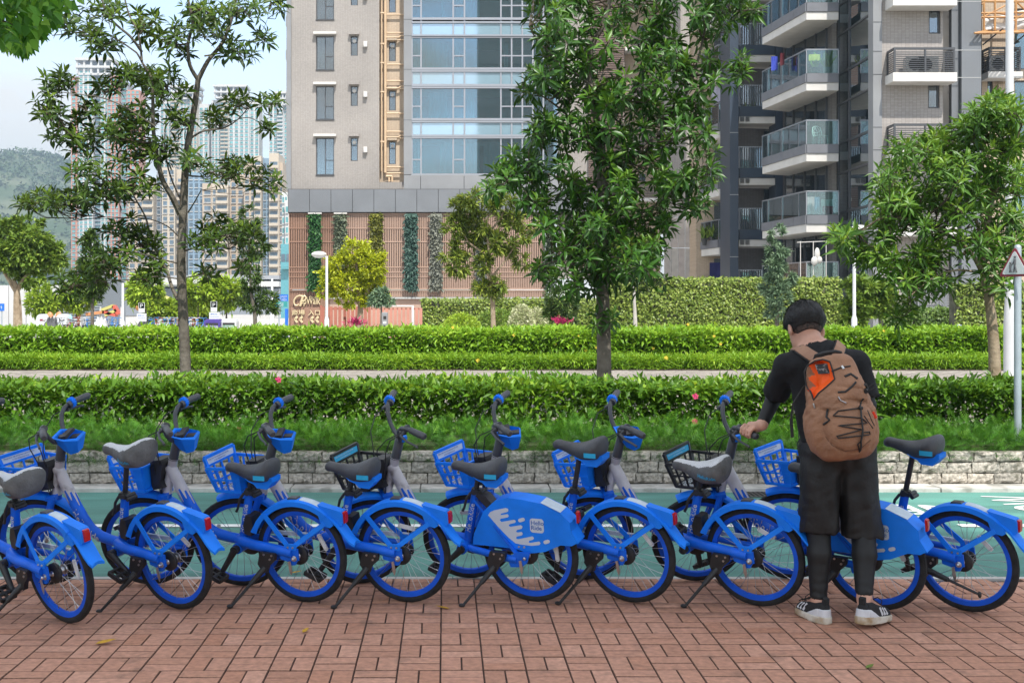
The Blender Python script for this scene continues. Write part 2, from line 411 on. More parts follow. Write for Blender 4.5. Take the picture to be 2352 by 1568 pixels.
def lay_bricks():
    th = radians(.4); R = Matrix.Rotation(th, 3, 'Z'); spots = []
    for j in range(-2, 48):
        for i in range(-32, 32):
            cx, cy = .2*i+.03, ZP-.1-.2*j
            if cy < 3.9: continue
            for k in (-.05, .05):
                al = (i+j) % 2
                x, y = (cx, cy+k) if al else (cx+k, cy)
                p = R @ Vector((x, y-ZP, 0)); x, y = p.x, p.y+ZP
                if y > ZP-.03 or y < 4.0: continue
                spots.append((x, y, al))
    def inview(s): 
        xd = PX+s[0]/s[1]*F; yd = HZ+H/s[1]*F
        return -30 < xd < 2382 and yd < 1580
    vis = [s for s in spots if inview(s)]; rest = [s for s in spots if not inview(s) and abs(s[0]) < 4.6]
    vis.sort(key=lambda s: s[1]); near, far = vis[:300], vis[300:]
    r = random.Random(3)
    def zz(): return r.gauss(0, .0009)
    for x, y, al in near:
        o = mesh_obj('brick', bm_x if al else bm_y, None, pave)
        o.location = (x, y, zz()); o.rotation_euler = (r.gauss(0,.004), r.gauss(0,.004), th+r.gauss(0,.006))
    vs, fs, at, n = [], [], [], 0
    bx = [np.array([v.co for v in m.vertices]) for m in (bm_y, bm_x)]; bf = np.array([p.vertices[:] for p in bm_x.polygons])
    for x, y, al in far+rest:
        v = bx[al].copy(); a = th+r.gauss(0,.006); c_, s_ = cos(a), sin(a)
        v = np.stack([v[:,0]*c_-v[:,1]*s_+x, v[:,0]*s_+v[:,1]*c_+y, v[:,2]+zz()+v[:,0]*r.gauss(0,.004)], 1)
        vs.append(v); fs.append(bf+n); n += len(v); at.append(np.full(len(v), r.random()))
    o = mesh_obj('brick_paving', np_mesh('brick_paving', np.concatenate(vs), np.concatenate(fs), attr=np.concatenate(at)), M_brick, pave); tag(o, kind='stuff')
    o.data.materials.append(M_bside); zi = np.tile(np.array([p.material_index for p in bm_x.polygons], np.int32), len(far+rest)); o.data.polygons.foreach_set('material_index', zi)
lay_bricks()
# cycle track, its flush edge and its markings
def track_mat():
    m = mat('cycle_track', (.085, .235, .195), .75, var=.30, scale=2.2, bump=.3, bscale=300, detail=12, stretch=(.35, 1.6, 1))
    return m
track = sheet('cycle_track', -40, 40, ZP, ZK, -.005, track_mat())
M_edge = mat('kerb_concrete', (.50, .48, .44), .85, var=.2, scale=5, bump=.3, bscale=60)
e = MB()
for i in range(-12, 12): e.bb(i*.9+.003, i*.9+.897, ZP-.005, ZP+.05, -.05, .002)
tag(e.build('edging_strip', M_edge, bevel=.003), kind='structure')
M_white = mat('road_paint', (.74, .75, .72), .7, var=.12, scale=14)
def flat(name, x0, x1, y0, y1, z=0.0, sk=0):
    me = bpy.data.meshes.new(name); me.from_pydata([(x0,y0,z),(x1,y0,z),(x1+sk,y1,z),(x0+sk,y1,z)], [], [(0,1,2,3)])
    return mesh_obj(name, me, M_white, track)
yl = G(0, 1206).y
flat('lane_line', -6, XW(1960, yl), yl-.055, yl+.055); flat('lane_line', XW(2204, yl), 6.5, yl-.055, yl+.055)
Mr = Matrix.Translation((XW(2195, 9.75), 9.05, 0)) @ Matrix.Rotation(pi/2, 4, 'Z') @ Matrix.Diagonal((.85, 1.35, 1, 1))
lettering('road_lettering', '慢', .95, Mr, M_white, track)
Mr = Matrix.Translation((XW(2430, 9.95), 9.0, 0)) @ Matrix.Rotation(pi/2, 4, 'Z') @ Matrix.Diagonal((.62, 1.1, 1, 1))
lettering('road_lettering', 'SLOW', .72, Mr, M_white, track)
# drain grating by the kerb
gx = XW(1765, 10.3)
gr = MB()
for i in range(11): gr.bb(gx-.22+i*.042, gx-.20+i*.042, 10.22, 10.46, -.02, .003)
gr.bb(gx-.25, gx+.25, 10.2, 10.22, -.02, .003); gr.bb(gx-.25, gx+.25, 10.46, 10.476, -.02, .003)
dg_ = MB().bb(gx-.25, gx+.25, 10.2, 10.476, -.03, -.002).build('drain_pit', mat('drain_black', (.01,.01,.01), .9), track)
gr.build('drain_grating', mat('cast_iron', (.09,.085,.08), .6, .3, var=.3, scale=30), track)
# kerb stones, one part each
kerb = tag(MB().bb(-40, 40, ZK+.004, ZWALL+.05, -.05, .012).build('kerb', mat('joint_mortar', (.10,.095,.08), .95, var=.5, scale=9)), kind='structure')
kb = MB().bb(-.596, .596, 0, ZWALL-ZK+.01, -.04, .034).mesh('kerb_stone')
kb.materials.append(mat_obj_random('kerb_stone', [(.48,.46,.42),(.54,.52,.48),(.45,.43,.39)], .85, .2, 9, .4, 90, spots=((.13,.13,.10), 5, .55, .5)))
for i in range(-5, 6):
    o = mesh_obj('kerb_stone', kb, None, kerb); o.location = (i*1.2+.3, ZK, random.uniform(-.002,.002)); o.rotation_euler = (0, 0, random.gauss(0,.002))
    b = o.modifiers.new('bevel','BEVEL'); b.width = .008; b.segments = 2
# planter wall of rough granite blocks
M_stone = mat_obj_random('granite_block', [(.36,.325,.28),(.43,.39,.335),(.32,.295,.255),(.45,.405,.34),(.39,.35,.30)], .9, .42, 38, 1.0, 45, spots=((.09,.085,.06), 11, .56, .7))
pw = empty('planter_wall', (0, ZWALL, 0)); tag(pw, 'low retaining wall of three courses of rough granite blocks beside the green cycle track', 'wall')
MB().bb(-9, 9, .028, .30, -.05, .325).build('backing', mat('wall_mortar', (.16,.15,.12), .95, var=.6, scale=12, bump=.6, bscale=40), pw)
def stone_mesh(seed):
    r = np.random.default_rng(seed); nx, nz = 6, 4; v, f = [], []
    for j in range(nz+1):
        for i in range(nx+1):
            x, z = i/nx-.5, j/nz-.5; ed = i in (0,nx) or j in (0,nz)
            v.append((x+(0 if ed else r.normal(0,.02))+(r.normal(0,.016) if ed else 0), (.004 if ed else -abs(r.normal(.007,.006))), z+r.normal(0,.025)))
    id_ = lambda i, j: j*(nx+1)+i
    f = [(id_(i,j),id_(i+1,j),id_(i+1,j+1),id_(i,j+1)) for j in range(nz) for i in range(nx)]
    ring = [id_(i,0) for i in range(nx+1)]+[id_(nx,j) for j in range(1,nz+1)]+[id_(i,nz) for i in range(nx-1,-1,-1)]+[id_(0,j) for j in range(nz-1,0,-1)]
    k = len(v)
    for i in ring: v.append((v[i][0], .1, v[i][2]))
    n = len(ring); f += [(ring[i], k+i, k+(i+1)%n, ring[(i+1)%n]) for i in range(n)]
    me = MB().add(v, f).mesh('granite_block'); me.materials.append(M_stone); return me
stones = [stone_mesh(s) for s in range(9)]
def lay_wall():
    r = random.Random(5)
    for z0, z1, off in ((.036,.132,.0),(.138,.238,.11),(.244,.332,.05)):
        x = -5.6+off
        while x < 6.6:
            w = r.uniform(.19,.27)
            o = mesh_obj('granite_block', stones[r.randrange(9)], None, pw)
            o.scale = (w-.009, r.uniform(.9,1.3), (z1-z0)*r.uniform(.92,1.0)); o.location = (x+w/2, r.uniform(-.004,.006), (z0+z1)/2+r.gauss(0,.003)); o.rotation_euler = (0, r.gauss(0,.012), 0)
            x += w
lay_wall()
# raised ground behind it
M_soil = mat('soil', (.07, .052, .036), .95, var=.5, scale=4, bump=.8, bscale=30)
tag(MB().bb(-40, 40, ZWALL+.06, ZPATH+.02, -.05, LEV).build('planting_soil', M_soil), kind='structure')
path = tag(MB().bb(-40, 40, ZPATH, ZFAR, -.05, LEV-.008).build('footpath', mat('path_joint', (.07,.063,.052), .95, var=.3, scale=6)), kind='structure')
M_pav = mat_obj_random('path_paver', [(.27,.24,.205),(.33,.295,.255),(.24,.215,.19),(.35,.315,.28)], .85, .16, 12, .3, 60)
def lay_path():
    w, d = .40, .26; mb = MB(); c = .006
    mb.add([(-w/2+.006,-d/2+.006,-.03),(w/2-.006,-d/2+.006,-.03),(w/2-.006,d/2-.006,-.03),(-w/2+.006,d/2-.006,-.03),
            (-w/2+.012,-d/2+.012,.006),(w/2-.012,-d/2+.012,.006),(w/2-.012,d/2-.012,.006),(-w/2+.012,d/2-.012,.006)],
           [(4,5,6,7),(0,1,5,4),(1,2,6,5),(2,3,7,6),(3,0,4,7)])
    me = mb.mesh('paver'); me.materials.append(M_pav); pv = np.array([v.co for v in me.vertices]); pf = np.array([p.vertices[:] for p in me.polygons])
    vs, fs, at, n = [], [], [], 0; r = random.Random(8); cnt = 0
    spots = []
    for j in range(int((ZFAR-ZPATH)/d)):
        for i in range(-32, 36):
            x, y = i*w+(j%2)*w/2, ZPATH+.1+d*j
            yd = HZ+(H-LEV)/y*F; xd = PX+x/y*F
            if y+d/2 > ZFAR or not -60 < xd < 2412: continue
            spots.append((yd > 905, y, x))
    spots.sort()
    for k, (hid, y, x) in enumerate(spots):
        a, z = r.gauss(0,.006), LEV+r.gauss(0,.002)
        if k < 300:
            o = mesh_obj('paver', me, None, path); o.location = (x,y,z); o.rotation_euler = (0,0,a)
        else:
            vs.append(pv+np.array((x,y,z))); fs.append(pf+n); n += len(pv); at.append(np.full(len(pv), r.random()))
    if vs: tag(mesh_obj('path_paving', np_mesh('path_paving', np.concatenate(vs), np.concatenate(fs), attr=np.concatenate(at)), M_pav, path), kind='stuff')
lay_path()
tag(MB().bb(-40, 40, ZFAR, 29.5, -.05, LEV+.02).build('far_bed', M_soil), kind='structure')
# ================================================================== share bicycles (x forward, y to the bicycle's left, z up; origin under the rear axle)
WR = .272
C_BLUE = (.005, .125, .70)
M_blue = mat('blue_paint', C_BLUE, .42, var=.18, scale=11, spec=.30)
M_bluep = mat('blue_plastic', (.008, .205, .86), .5, var=.10, scale=10, spec=.25)
M_rim = mat('blue_rim', (.005, .09, .60), .45, var=.16, scale=9, spec=.3)
M_tyre = mat('tyre_rubber', (.014, .014, .015), .85, var=.5, scale=25, bump=.3, bscale=120)
M_blk = mat('black_plastic', (.018, .018, .019), .5, var=.25, scale=20)
M_grey = mat('dark_grey_paint', (.055, .058, .064), .42, var=.15, scale=12)
M_wpaint = mat('silver_white_paint', (.50, .48, .50), .4, var=.10, scale=16, col2=None)
M_wdirty = mat('scuffed_white_paint', (.50, .48, .49), .5, col2=(.17, .15, .15), thr=(.5, .62), scale=9)
M_steel = mat('steel', (.55, .56, .58), .3, 1.0, var=.15, scale=30)
M_spoke = mat('spoke_steel', (.45, .45, .46), .35, .9)
M_red = mat('red_lens', (.45, .01, .012), .2, var=.1, scale=60)
M_amber = mat('amber_reflector', (.75, .22, .01), .3)
M_clear = mat('clear_reflector', (.62, .64, .64), .25, var=.1, scale=40)
M_seat = mat('saddle_vinyl', (.052, .054, .06), .5, var=.15, scale=14, bump=.15, bscale=150)
M_cover = mat('cover_grey_fabric', (.12, .122, .12), .85, var=.2, scale=18, bump=.3, bscale=80)
M_label = mat('pale_sticker', (.52, .60, .66), .45, var=.1, scale=25)
M_print = mat('pale_print', (.50, .54, .60), .6)
M_cyan = mat('cyan_print', (.015, .36, .62), .6)
M_bprint = mat('blue_print', (.03, .12, .42), .6)
M_badge = mat('badge_grey', (.52, .58, .66), .5)
def silver_cover():
    if 'silver_cover' in MAT: return MAT['silver_cover']
    m = bpy.data.materials.new('silver_cover'); m.use_nodes = True; nt = m.node_tree; N = nt.nodes; L = nt.links.new; b = N['Principled BSDF']
    tc = N.new('ShaderNodeTexCoord'); ck = N.new('ShaderNodeTexChecker'); ck.inputs['Scale'].default_value = 320
    ck.inputs['Color1'].default_value = (.68,.69,.70,1); ck.inputs['Color2'].default_value = (.46,.47,.48,1); L(tc.outputs['Object'], ck.inputs[0])
    L(ck.outputs[0], b.inputs['Base Color']); b.inputs['Roughness'].default_value = .45; b.inputs['Metallic'].default_value = .2
    bp = N.new('ShaderNodeBump'); bp.inputs['Strength'].default_value = .4; bp.inputs['Distance'].default_value = .002; L(ck.outputs[1], bp.inputs['Height']); L(bp.outputs[0], b.inputs['Normal'])
    MAT['silver_cover'] = m; return m

_sh = {}
def shared(key, fn):
    if key not in _sh: _sh[key] = fn()
    return _sh[key]
def part(name, key, fn, material, parent, M=None, smooth=True):
    me = shared(key, lambda: (lambda r: r.mesh(name, smooth) if isinstance(r, MB) else r)(fn()))
    if not me.materials: me.materials.append(material)
    o = mesh_obj(name, me, None, parent)
    if M is not None: o.matrix_local = M
    return o
def arc(r, a0, a1, n, cx=0, cz=WR): return [(cx+r*cos(radians(a0+(a1-a0)*i/n)), cz+r*sin(radians(a0+(a1-a0)*i/n))) for i in range(n+1)]

def tyre():
    prof = [(WR-.034,-.014),(WR-.03,-.017),(WR-.016,-.0185),(WR-.004,-.0115),(WR,0),(WR-.004,.0115),(WR-.016,.0185),(WR-.03,.017),(WR-.034,.014)]
    return MB().lathe(prof, n=44, axis='y', closed=True)
def rim():
    prof = [(WR-.060,-.006),(WR-.056,-.012),(WR-.031,-.0145),(WR-.031,.0145),(WR-.056,.012),(WR-.060,.006)]
    return MB().lathe(prof, n=44, axis='y', closed=True)
def spokes():
    mb = MB()
    for k in range(28):
        a = 2*pi*k/28; s = 1 if k % 2 else -1; b = a+(.75 if (k//2) % 2 else -.75)
        mb.tube([(.026*cos(b), s*.024, .026*sin(b)), ((WR-.058)*cos(a), s*.004, (WR-.058)*sin(a))], .0013, 4, cap=False)
        mb.tube([((WR-.075)*cos(a), s*.0045, (WR-.075)*sin(a)), ((WR-.057)*cos(a), s*.004, (WR-.057)*sin(a))], .0024, 5)
    return mb
def hub(): return MB().lathe([(.008,-.062),(.008,-.05),(.028,-.03),(.028,-.024),(.016,-.022),(.016,.022),(.028,.024),(.028,.03),(.008,.05),(.008,.062)], n=14, axis='y')
def refl(ang):
    def f():
        R_ = Matrix.Rotation(-radians(ang), 4, 'Y'); mb = MB(); mb.prism([(-.05,-.006),(-.042,-.011),(.042,-.011),(.05,-.006),(.05,.006),(.042,.011),(-.042,.011),(-.05,.006)], -.006, .003)
        mb.v = [np.array([R_ @ (Vector(p)+Vector((0, 0, .15))) for p in v]) for v in mb.v]; return mb
    return f
def wheel(parent, name, M, spin, ra):
    t = part(name, 'tyre', tyre, M_tyre, parent, M); t.data.name = 'tyre'
    Rm = Matrix.Rotation(spin, 4, 'Y')
    part('rim', 'rim', rim, M_rim, t); tag(part('spokes', 'spokes', spokes, M_spoke, t, Rm), kind='stuff'); part('hub', 'hub', hub, M_steel, t)
    part('reflector', 'refl%d' % ra, refl(ra), M_clear, t, Rm)
    return t

DT = [(.815,0,.715),(.79,0,.668),(.742,0,.578),(.70,0,.50),(.655,0,.432),(.605,0,.377),(.535,0,.343),(.45,0,.328),(.37,0,.322)]
def dt_at(t):
    k = t*(len(DT)-1); i = min(int(k), len(DT)-2); a, b = Vector(DT[i]), Vector(DT[i+1]); return a.lerp(b, k-i), (b-a).normalized()
def frame_std():
    mb = MB()
    mb.tube([dt_at(i/28)[0] for i in range(29)], [.028+.007*min(1,(28-i)/14) if i < 28 else .028 for i in range(29)], 14, flat=.82)
    mb.tube([(.375,0,.27),(.30,0,.60)], [.026,.0225], 14)
    mb.tube([(.37,-.06,.288),(.37,.062,.288)], .030, 14)
    for s in (1, -1):
        if s == 1: mb.tube([(.385,.012,.322),(.33,.046,.325),(.26,.066,.322),(.12,.074,.312),(.012,.078,.300)], [.030,.030,.028,.027,.026], 12)
        else: mb.tube([(.385,-.012,.322),(.33,-.05,.322),(.2,-.07,.315),(.0,-.078,.300)], [.022,.02,.018,.016], 10)
        mb.prism([(-.022,.325),(.045,.325),(.09,.30),(.085,.262),(.04,.252),(.03,.232),(-.004,.236),(-.018,.262),(-.026,.262)], s*.071, s*.083)
    return mb
def frame_panel():
    mb = MB()
    mb.tube([dt_at(i/28)[0] for i in range(29)], [.028+.007*min(1,(28-i)/14) for i in range(29)], 14, flat=.82)
    mb.tube([(.375,0,.27),(.30,0,.60)], [.026,.0225], 14)
    mb.tube([(.37,-.06,.288),(.37,.085,.288)], .030, 14)
    for s in (1, -1):
        mb.tube([(.36,s*.03,.285),(.30,s*.062,.285),(.12,s*.076,.262),(.05,s*.078,.255)], .020, 10)
        mb.bar((.30,s*.026,.555), (.045,s*.076,.285), .014, .026, up=(0,s,0))
        mb.prism([(-.03,.305),(.05,.30),(.10,.265),(.085,.215),(.02,.222),(-.01,.245)], s*.074, s*.088)
    return mb
def white_neck():
    mb = MB(); mb.tube([(.846,0,.555),(.845,0,.572),(.785,0,.752),(.783,0,.758)], [.031,.027,.026,.029], 16)
    n, m = 40, 15; vs = []
    for i in range(m+1):
        for k in range(n):
            a = 2*pi*k/n; drip = [.0,.10,.02,.13,.05,.16,.03,.09][int((k+2)/n*16) % 8]*1.0
            t = (i/m)*(.235+drip*(1 if i > 0 else 0)); c, d = dt_at(t); u = Vector((0,1,0)); w = d.cross(u)
            r = .0365-.0 if t < .4 else .0362
            vs.append(c+(u*cos(a)*.82+w*sin(a))*r)
    mb.add(vs, [(i*n+k,i*n+(k+1)%n,(i+1)*n+(k+1)%n,(i+1)*n+k) for i in range(m) for k in range(n)]); return mb
def tube_text(path_fn, r, phi0, t0, dirsign=1):
    """text mapped round a tube: x along, y round"""
    def fn(p):
        c, d = path_fn(t0+p[0]); u = Vector((0,1,0)); w = d.cross(u)*dirsign; a = p[1]/r+phi0
        return c+(u*cos(a)+w*sin(a))*(r+.0012)
    return fn
def dlen_fn():
    L = [0]; 
    for a, b in zip(DT, DT[1:]): L.append(L[-1]+(Vector(b)-Vector(a)).length)
    def f(s):
        for i in range(len(L)-1):
            if s <= L[i+1] or i == len(L)-2:
                return Vector(DT[i]).lerp(Vector(DT[i+1]), (s-L[i])/(L[i+1]-L[i])), (Vector(DT[i+1])-Vector(DT[i])).normalized()
    return f
def chain_side():
    mb = MB(); mb.lathe([(.072,-.066),(.078,-.07),(.078,-.078),(.06,-.084),(.02,-.086)], (.37,0,.288), 20, 'y')
    mb.lathe([(.046,.012),(.052,.018),(.052,.034),(.03,.042)], (0,0,WR), 18, 'y')
    mb.lathe([(.036,-.05),(.036,-.062)], (0,0,WR), 16, 'y')
    for dz in (.048, -.048): mb.bar((.0,-.072,WR+dz*.75), (.37,-.072,.288+dz), .006, .008)
    return mb
def guard(): return MB().bar((.0,-.085,WR+.075), (.36,-.085,.288+.06), .012, .022)
def fender_strip(r, a0, a1, w, n=18, th=.004, skirt=.014, w0=None):
    mb = MB(); vs = []
    for i in range(n+1):
        a = radians(a0+(a1-a0)*i/n); k = w/2*(1-.35*max(0, 1-i/2.5) if w0 else 1)
        for rr, y in ((r-skirt,-k),(r-.003,-k),(r+.003,-k*.72),(r+.005,0),(r+.003,k*.72),(r-.003,k),(r-skirt,k),(r-skirt,k-th),(r-.006,k-th),(r+.001,0),(r-.006,-k+th),(r-skirt,-k+th)):
            vs.append((rr*cos(a), y, rr*sin(a)))
    m = 12; fs = [(i*m+k,i*m+(k+1)%m,(i+1)*m+(k+1)%m,(i+1)*m+k) for i in range(n) for k in range(m)]+[tuple(range(m)), tuple(n*m+k for k in range(m))[::-1]]
    return mb.add(vs, fs)
def rear_fender():
    mb = fender_strip(.302, 22, 128, .088, 22, skirt=.030)
    mb.v = [v+np.array((0,0,WR)) for v in mb.v]
    mb.prism([(-.13,.560),(-.16,.552),(-.215,.541),(-.264,.530),(-.274,.516),(-.275,.462),(-.262,.450),(-.235,.470),(-.205,.482),(-.178,.494),(-.155,.518)], -.027, .027)
    fl = [(-.165,.520),(-.20,.492),(-.235,.468),(-.262,.436),(-.284,.405),(-.308,.377),(-.335,.360)]; vs = []
    for i, (x, z) in enumerate(fl):
        w = .036+.006*sin(i/6*pi)
        for yy, k in ((-w,-.008),(-w*.5,.002),(0,.005),(w*.5,.002),(w,-.008)): vs.append((x+k*.3-.004, yy, z+k+.006))
        for yy, k in ((w,-.014),(0,-.003),(-w,-.014)): vs.append((x+k*.3, yy, z+k))
    mb.add(vs, [(i*8+k,i*8+(k+1)%8,(i+1)*8+(k+1)%8,(i+1)*8+k) for i in range(6) for k in range(8)]+[tuple(range(8)), tuple(48+k for k in range(8))[::-1]])
    for s in (1, -1):
        mb.bar((.192,s*.045,.487), (.035,s*.083,.338), .026, .008, up=(0,s,0)); mb.bar((-.172,s*.042,.462), (.0,s*.083,.338), .026, .008, up=(0,s,0))
        mb.prism([(-.02,.352),(.055,.352),(.05,.318),(-.015,.318)], s*.078, s*.088)
        mb.prism([(.165,.512),(.20,.50),(.245,.45),(.285,.385),(.268,.378),(.225,.43),(.19,.468)], s*.038, s*.046)
        mb.prism([(-.135,.520),(-.165,.525),(-.205,.485),(-.225,.455),(-.205,.442),(-.170,.448),(-.15,.470)], s*.034, s*.042)
    return mb
PANEL = [(.31,.314),(.300,.376),(.236,.507),(.171,.566),(.097,.590),(.023,.587),(-.088,.572),(-.199,.526),(-.253,.477),(-.256,.428),(-.290,.372),(-.255,.352),(-.196,.352),(-.106,.308),(-.014,.290),(.060,.312)]
def rear_panel():
    mb = MB()
    mb.prism(PANEL, -.062, -.056); mb.prism(PANEL, .056, .062)
    n = len(PANEL); top = PANEL[1:11]
    for (x0, z0), (x1, z1) in zip(top, top[1:]): mb.add([(x0,-.061,z0),(x0,.061,z0),(x1,.061,z1),(x1,-.061,z1),(x0,-.061,z0-.006),(x0,.061,z0-.006),(x1,.061,z1-.006),(x1,-.061,z1-.006)], [(0,1,2,3),(7,6,5,4),(0,4,5,1),(2,6,7,3),(1,5,6,2),(0,3,7,4)])
    return mb
def zp(x, y): return ((585-x)*.545/590, WR+(515-y)*.545/611)       # decal points measured on the panel
def capsule_poly(x0, z0, x1, z1, r, n=5):
    a = atan2(z1-z0, x1-x0)
    return [(x1+r*cos(a-pi/2+pi*i/n), z1+r*sin(a-pi/2+pi*i/n)) for i in range(n+1)]+[(x0+r*cos(a+pi/2+pi*i/n), z0+r*sin(a+pi/2+pi*i/n)) for i in range(n+1)]
def splash():
    P_ = [(358,275),(372,254),(400,240),(470,221),(485,224),(487,238),(478,246),(440,258),(437,268),(480,258),(488,268),(482,278),(437,290),(430,300),(440,310),(520,290),(530,296),(526,308),(490,320),(484,330),(495,336),(560,320),(570,328),(565,342),(535,352),(528,362),(538,368),(562,362),(570,372),(563,384),(530,394),(526,404),(536,410),(628,384),(637,392),(632,404),(606,414),(603,424),(612,426),(668,412),(676,422),(668,434),(620,443),(560,442),(520,436),(480,405),(420,345)]
    mb = MB()
    from mathutils.geometry import tessellate_polygon
    def flatpoly(pts, y):
        t = tessellate_polygon([[Vector((x, z, 0)) for x, z in pts]]); mb.add([(x, y, z) for x, z in pts], t)
    pts = [zp(*p) for p in P_]
    flatpoly(pts, .0632)
    flatpoly(capsule_poly(*zp(555,292), *zp(576,284), .010), .0632); flatpoly(capsule_poly(*zp(704,414), *zp(722,407), .010), .0632)
    x0, z1 = zp(616,273); x1, z0 = zp(700,360); r = .016
    sq = []
    for cx, cz, a0 in ((x0-r,z1-r,0),(x1+r,z1-r,90),(x1+r,z0+r,180),(x0-r,z0+r,270)):
        sq += [(cx+r*cos(radians(a0+i*22.5)), cz+r*sin(radians(a0+i*22.5))) for i in range(5)]
    flatpoly(sq, .0632)
    return mb
def tail_lamp(): return MB().prism([(-.274,.462),(-.285,.466),(-.288,.495),(-.285,.522),(-.272,.525)], -.016, .016)
def top_sticker():
    mb = fender_strip(.3075, 94, 122, .052, 8, skirt=.004); mb.v = [v+np.array((0,0,WR)) for v in mb.v]; return mb
def light_sensor(): return MB().prism([(-.004,.576),(.056,.574),(.05,.584),(.002,.586)], -.022, .022)
def kick(folded):
    def f():
        mb = MB(); mb.prism([(.10,.30),(.19,.302),(.20,.27),(.21,.235),(.185,.195),(.16,.188),(.145,.225),(.105,.262)], .088, .116)
        if not folded:
            a = Vector((.172,.105,.215)); b = Vector((.30,.265,.0)); b.z = b.y*tan(LEAN)+.006
            m = a.lerp(b, .42); mb.tube([a, m], [.018,.013], 10); mb.tube([m, b], [.009,.0075], 8); mb.ball(b+Vector((.004,.0,.004)), (.020,.014,.010), 8, 5)
        else:
            a = Vector((.15,.112,.225)); b = Vector((-.115,.125,.145)); m = a.lerp(b, .4)
            mb.tube([a, m], [.018,.013], 10); mb.tube([m, b], [.008,.007], 8); mb.ball(b, (.010,.010,.018), 8, 5)
        return mb
    return f
def rivets():
    mb = MB()
    for s in (1, -1):
        for x, z in ((.03,.334),(.0,.334)): mb.lathe([(.006,0),(.005,.005),(.0025,.0052)], (x, s*.0885 if s > 0 else -.0935, z), 8, 'y')
    for x, z in ((.118,.29),(.165,.292),(.13,.268)): mb.lathe([(.006,.116),(.006,.121)], (x,0,z), 8, 'y')
    mb.lathe([(.016,.078),(.016,.086),(.009,.088),(.009,.10),(.004,.104)], (0,0,WR), 10, 'y'); mb.prism([(.02,.26),(.034,.255),(.03,.205),(.02,.18),(.012,.205)], .089, .093)
    return mb
def seat_post(h):
    def f():
        d = Vector((-.227,0,.974)); top = Vector((.30,0,.60))+d*((h-.60)/.974)
        return MB().tube([(.305,0,.58), top], .0145, 12).tube([(.30,0,.585),(.296,0,.612)], .027, 14)
    return f
def clamp(): return MB().tube([(.262,-.03,.598),(.262,.036,.598)], .013, 10).tube([(.25,-.03,.585),(.25,.036,.585)], .011, 10).bar((.30,.03,.60), (.26,.034,.595), .012, .02).tube([(.318,.03,.595),(.345,.034,.56),(.36,.036,.51),(.372,.036,.49)], [.008,.008,.007,.008], 8).lathe([(.018,-.0),(.018,.01)], (.30,.024,.60), 10, 'y')
def saddle_f(p):
    x, y, z = p[:,0], p[:,1], p[:,2]
    t = np.clip((.165-x)/.31, 0, 1)
    w = .030+.072*np.clip((t-.28)/.5, 0, 1)**1.3*(1-.12*np.clip((t-.85)/.15,0,1)); hgt = .027+.033*np.clip((t-.2)/.7,0,1)
    zc = .012*np.cos(t*6.0)+.012*np.clip(t-.6,0,1)*2-.012*np.clip(.12-t,0,1)*6
    q = np.stack([np.maximum(np.abs(x-.01)-.125,0)*1.0, y, (z-zc)], 1)
    lower = np.where(z < zc, 1.0, 1.0)
    e = np.sqrt((q[:,0]/.030)**2+(np.abs(y)/w)**2.4+(np.abs(z-zc)/(hgt*lower))**2.2+1e-9)
    return (e-1)*.022
def saddle_mesh():
    v, f = sdf_mesh('saddle', saddle_f, (-.18,-.13,-.07), (.2,.13,.08), .0055); return np_mesh('saddle', v, f, True)
def cover_f(p):
    q = p.copy(); q[:,2] = np.where(q[:,2] < 0, q[:,2]*.80, q[:,2])
    return saddle_f(q)-.003+.0013*vnoise(p, 30, 3)
def cover_meshes():
    v, f = sdf_mesh('saddle_cover', cover_f, (-.2,-.15,-.1), (.22,.15,.09), .0055)
    def zc(x):
        t = np.clip((.165-x)/.31,0,1); return .012*np.cos(t*6)+.012*np.clip(t-.6,0,1)*2
    c = v[f].mean(1); q = v[f]; nz = np.cross(q[:,2]-q[:,0], q[:,3]-q[:,1]); nz = nz[:,2]/(np.linalg.norm(nz,axis=1)+1e-9); hi = (np.abs(nz) > .62) & (c[:,2] > zc(c[:,0])+.012) & (c[:,0] > -.15); r = []
    for nm, sel in (('saddle_cover', ~hi), ('silver_top', hi)):
        ff = f[sel]; u, inv = np.unique(ff, return_inverse=True); r.append(np_mesh(nm, v[u], inv.reshape(ff.shape), True))
    return r
def saddle_base(): return MB().prism([(-.150,-.045),(-.15,-.02),(-.03,-.02),(.02,-.035),(.0,-.05),(-.035,-.062),(-.055,-.082),(-.115,-.084)], -.046, .046)
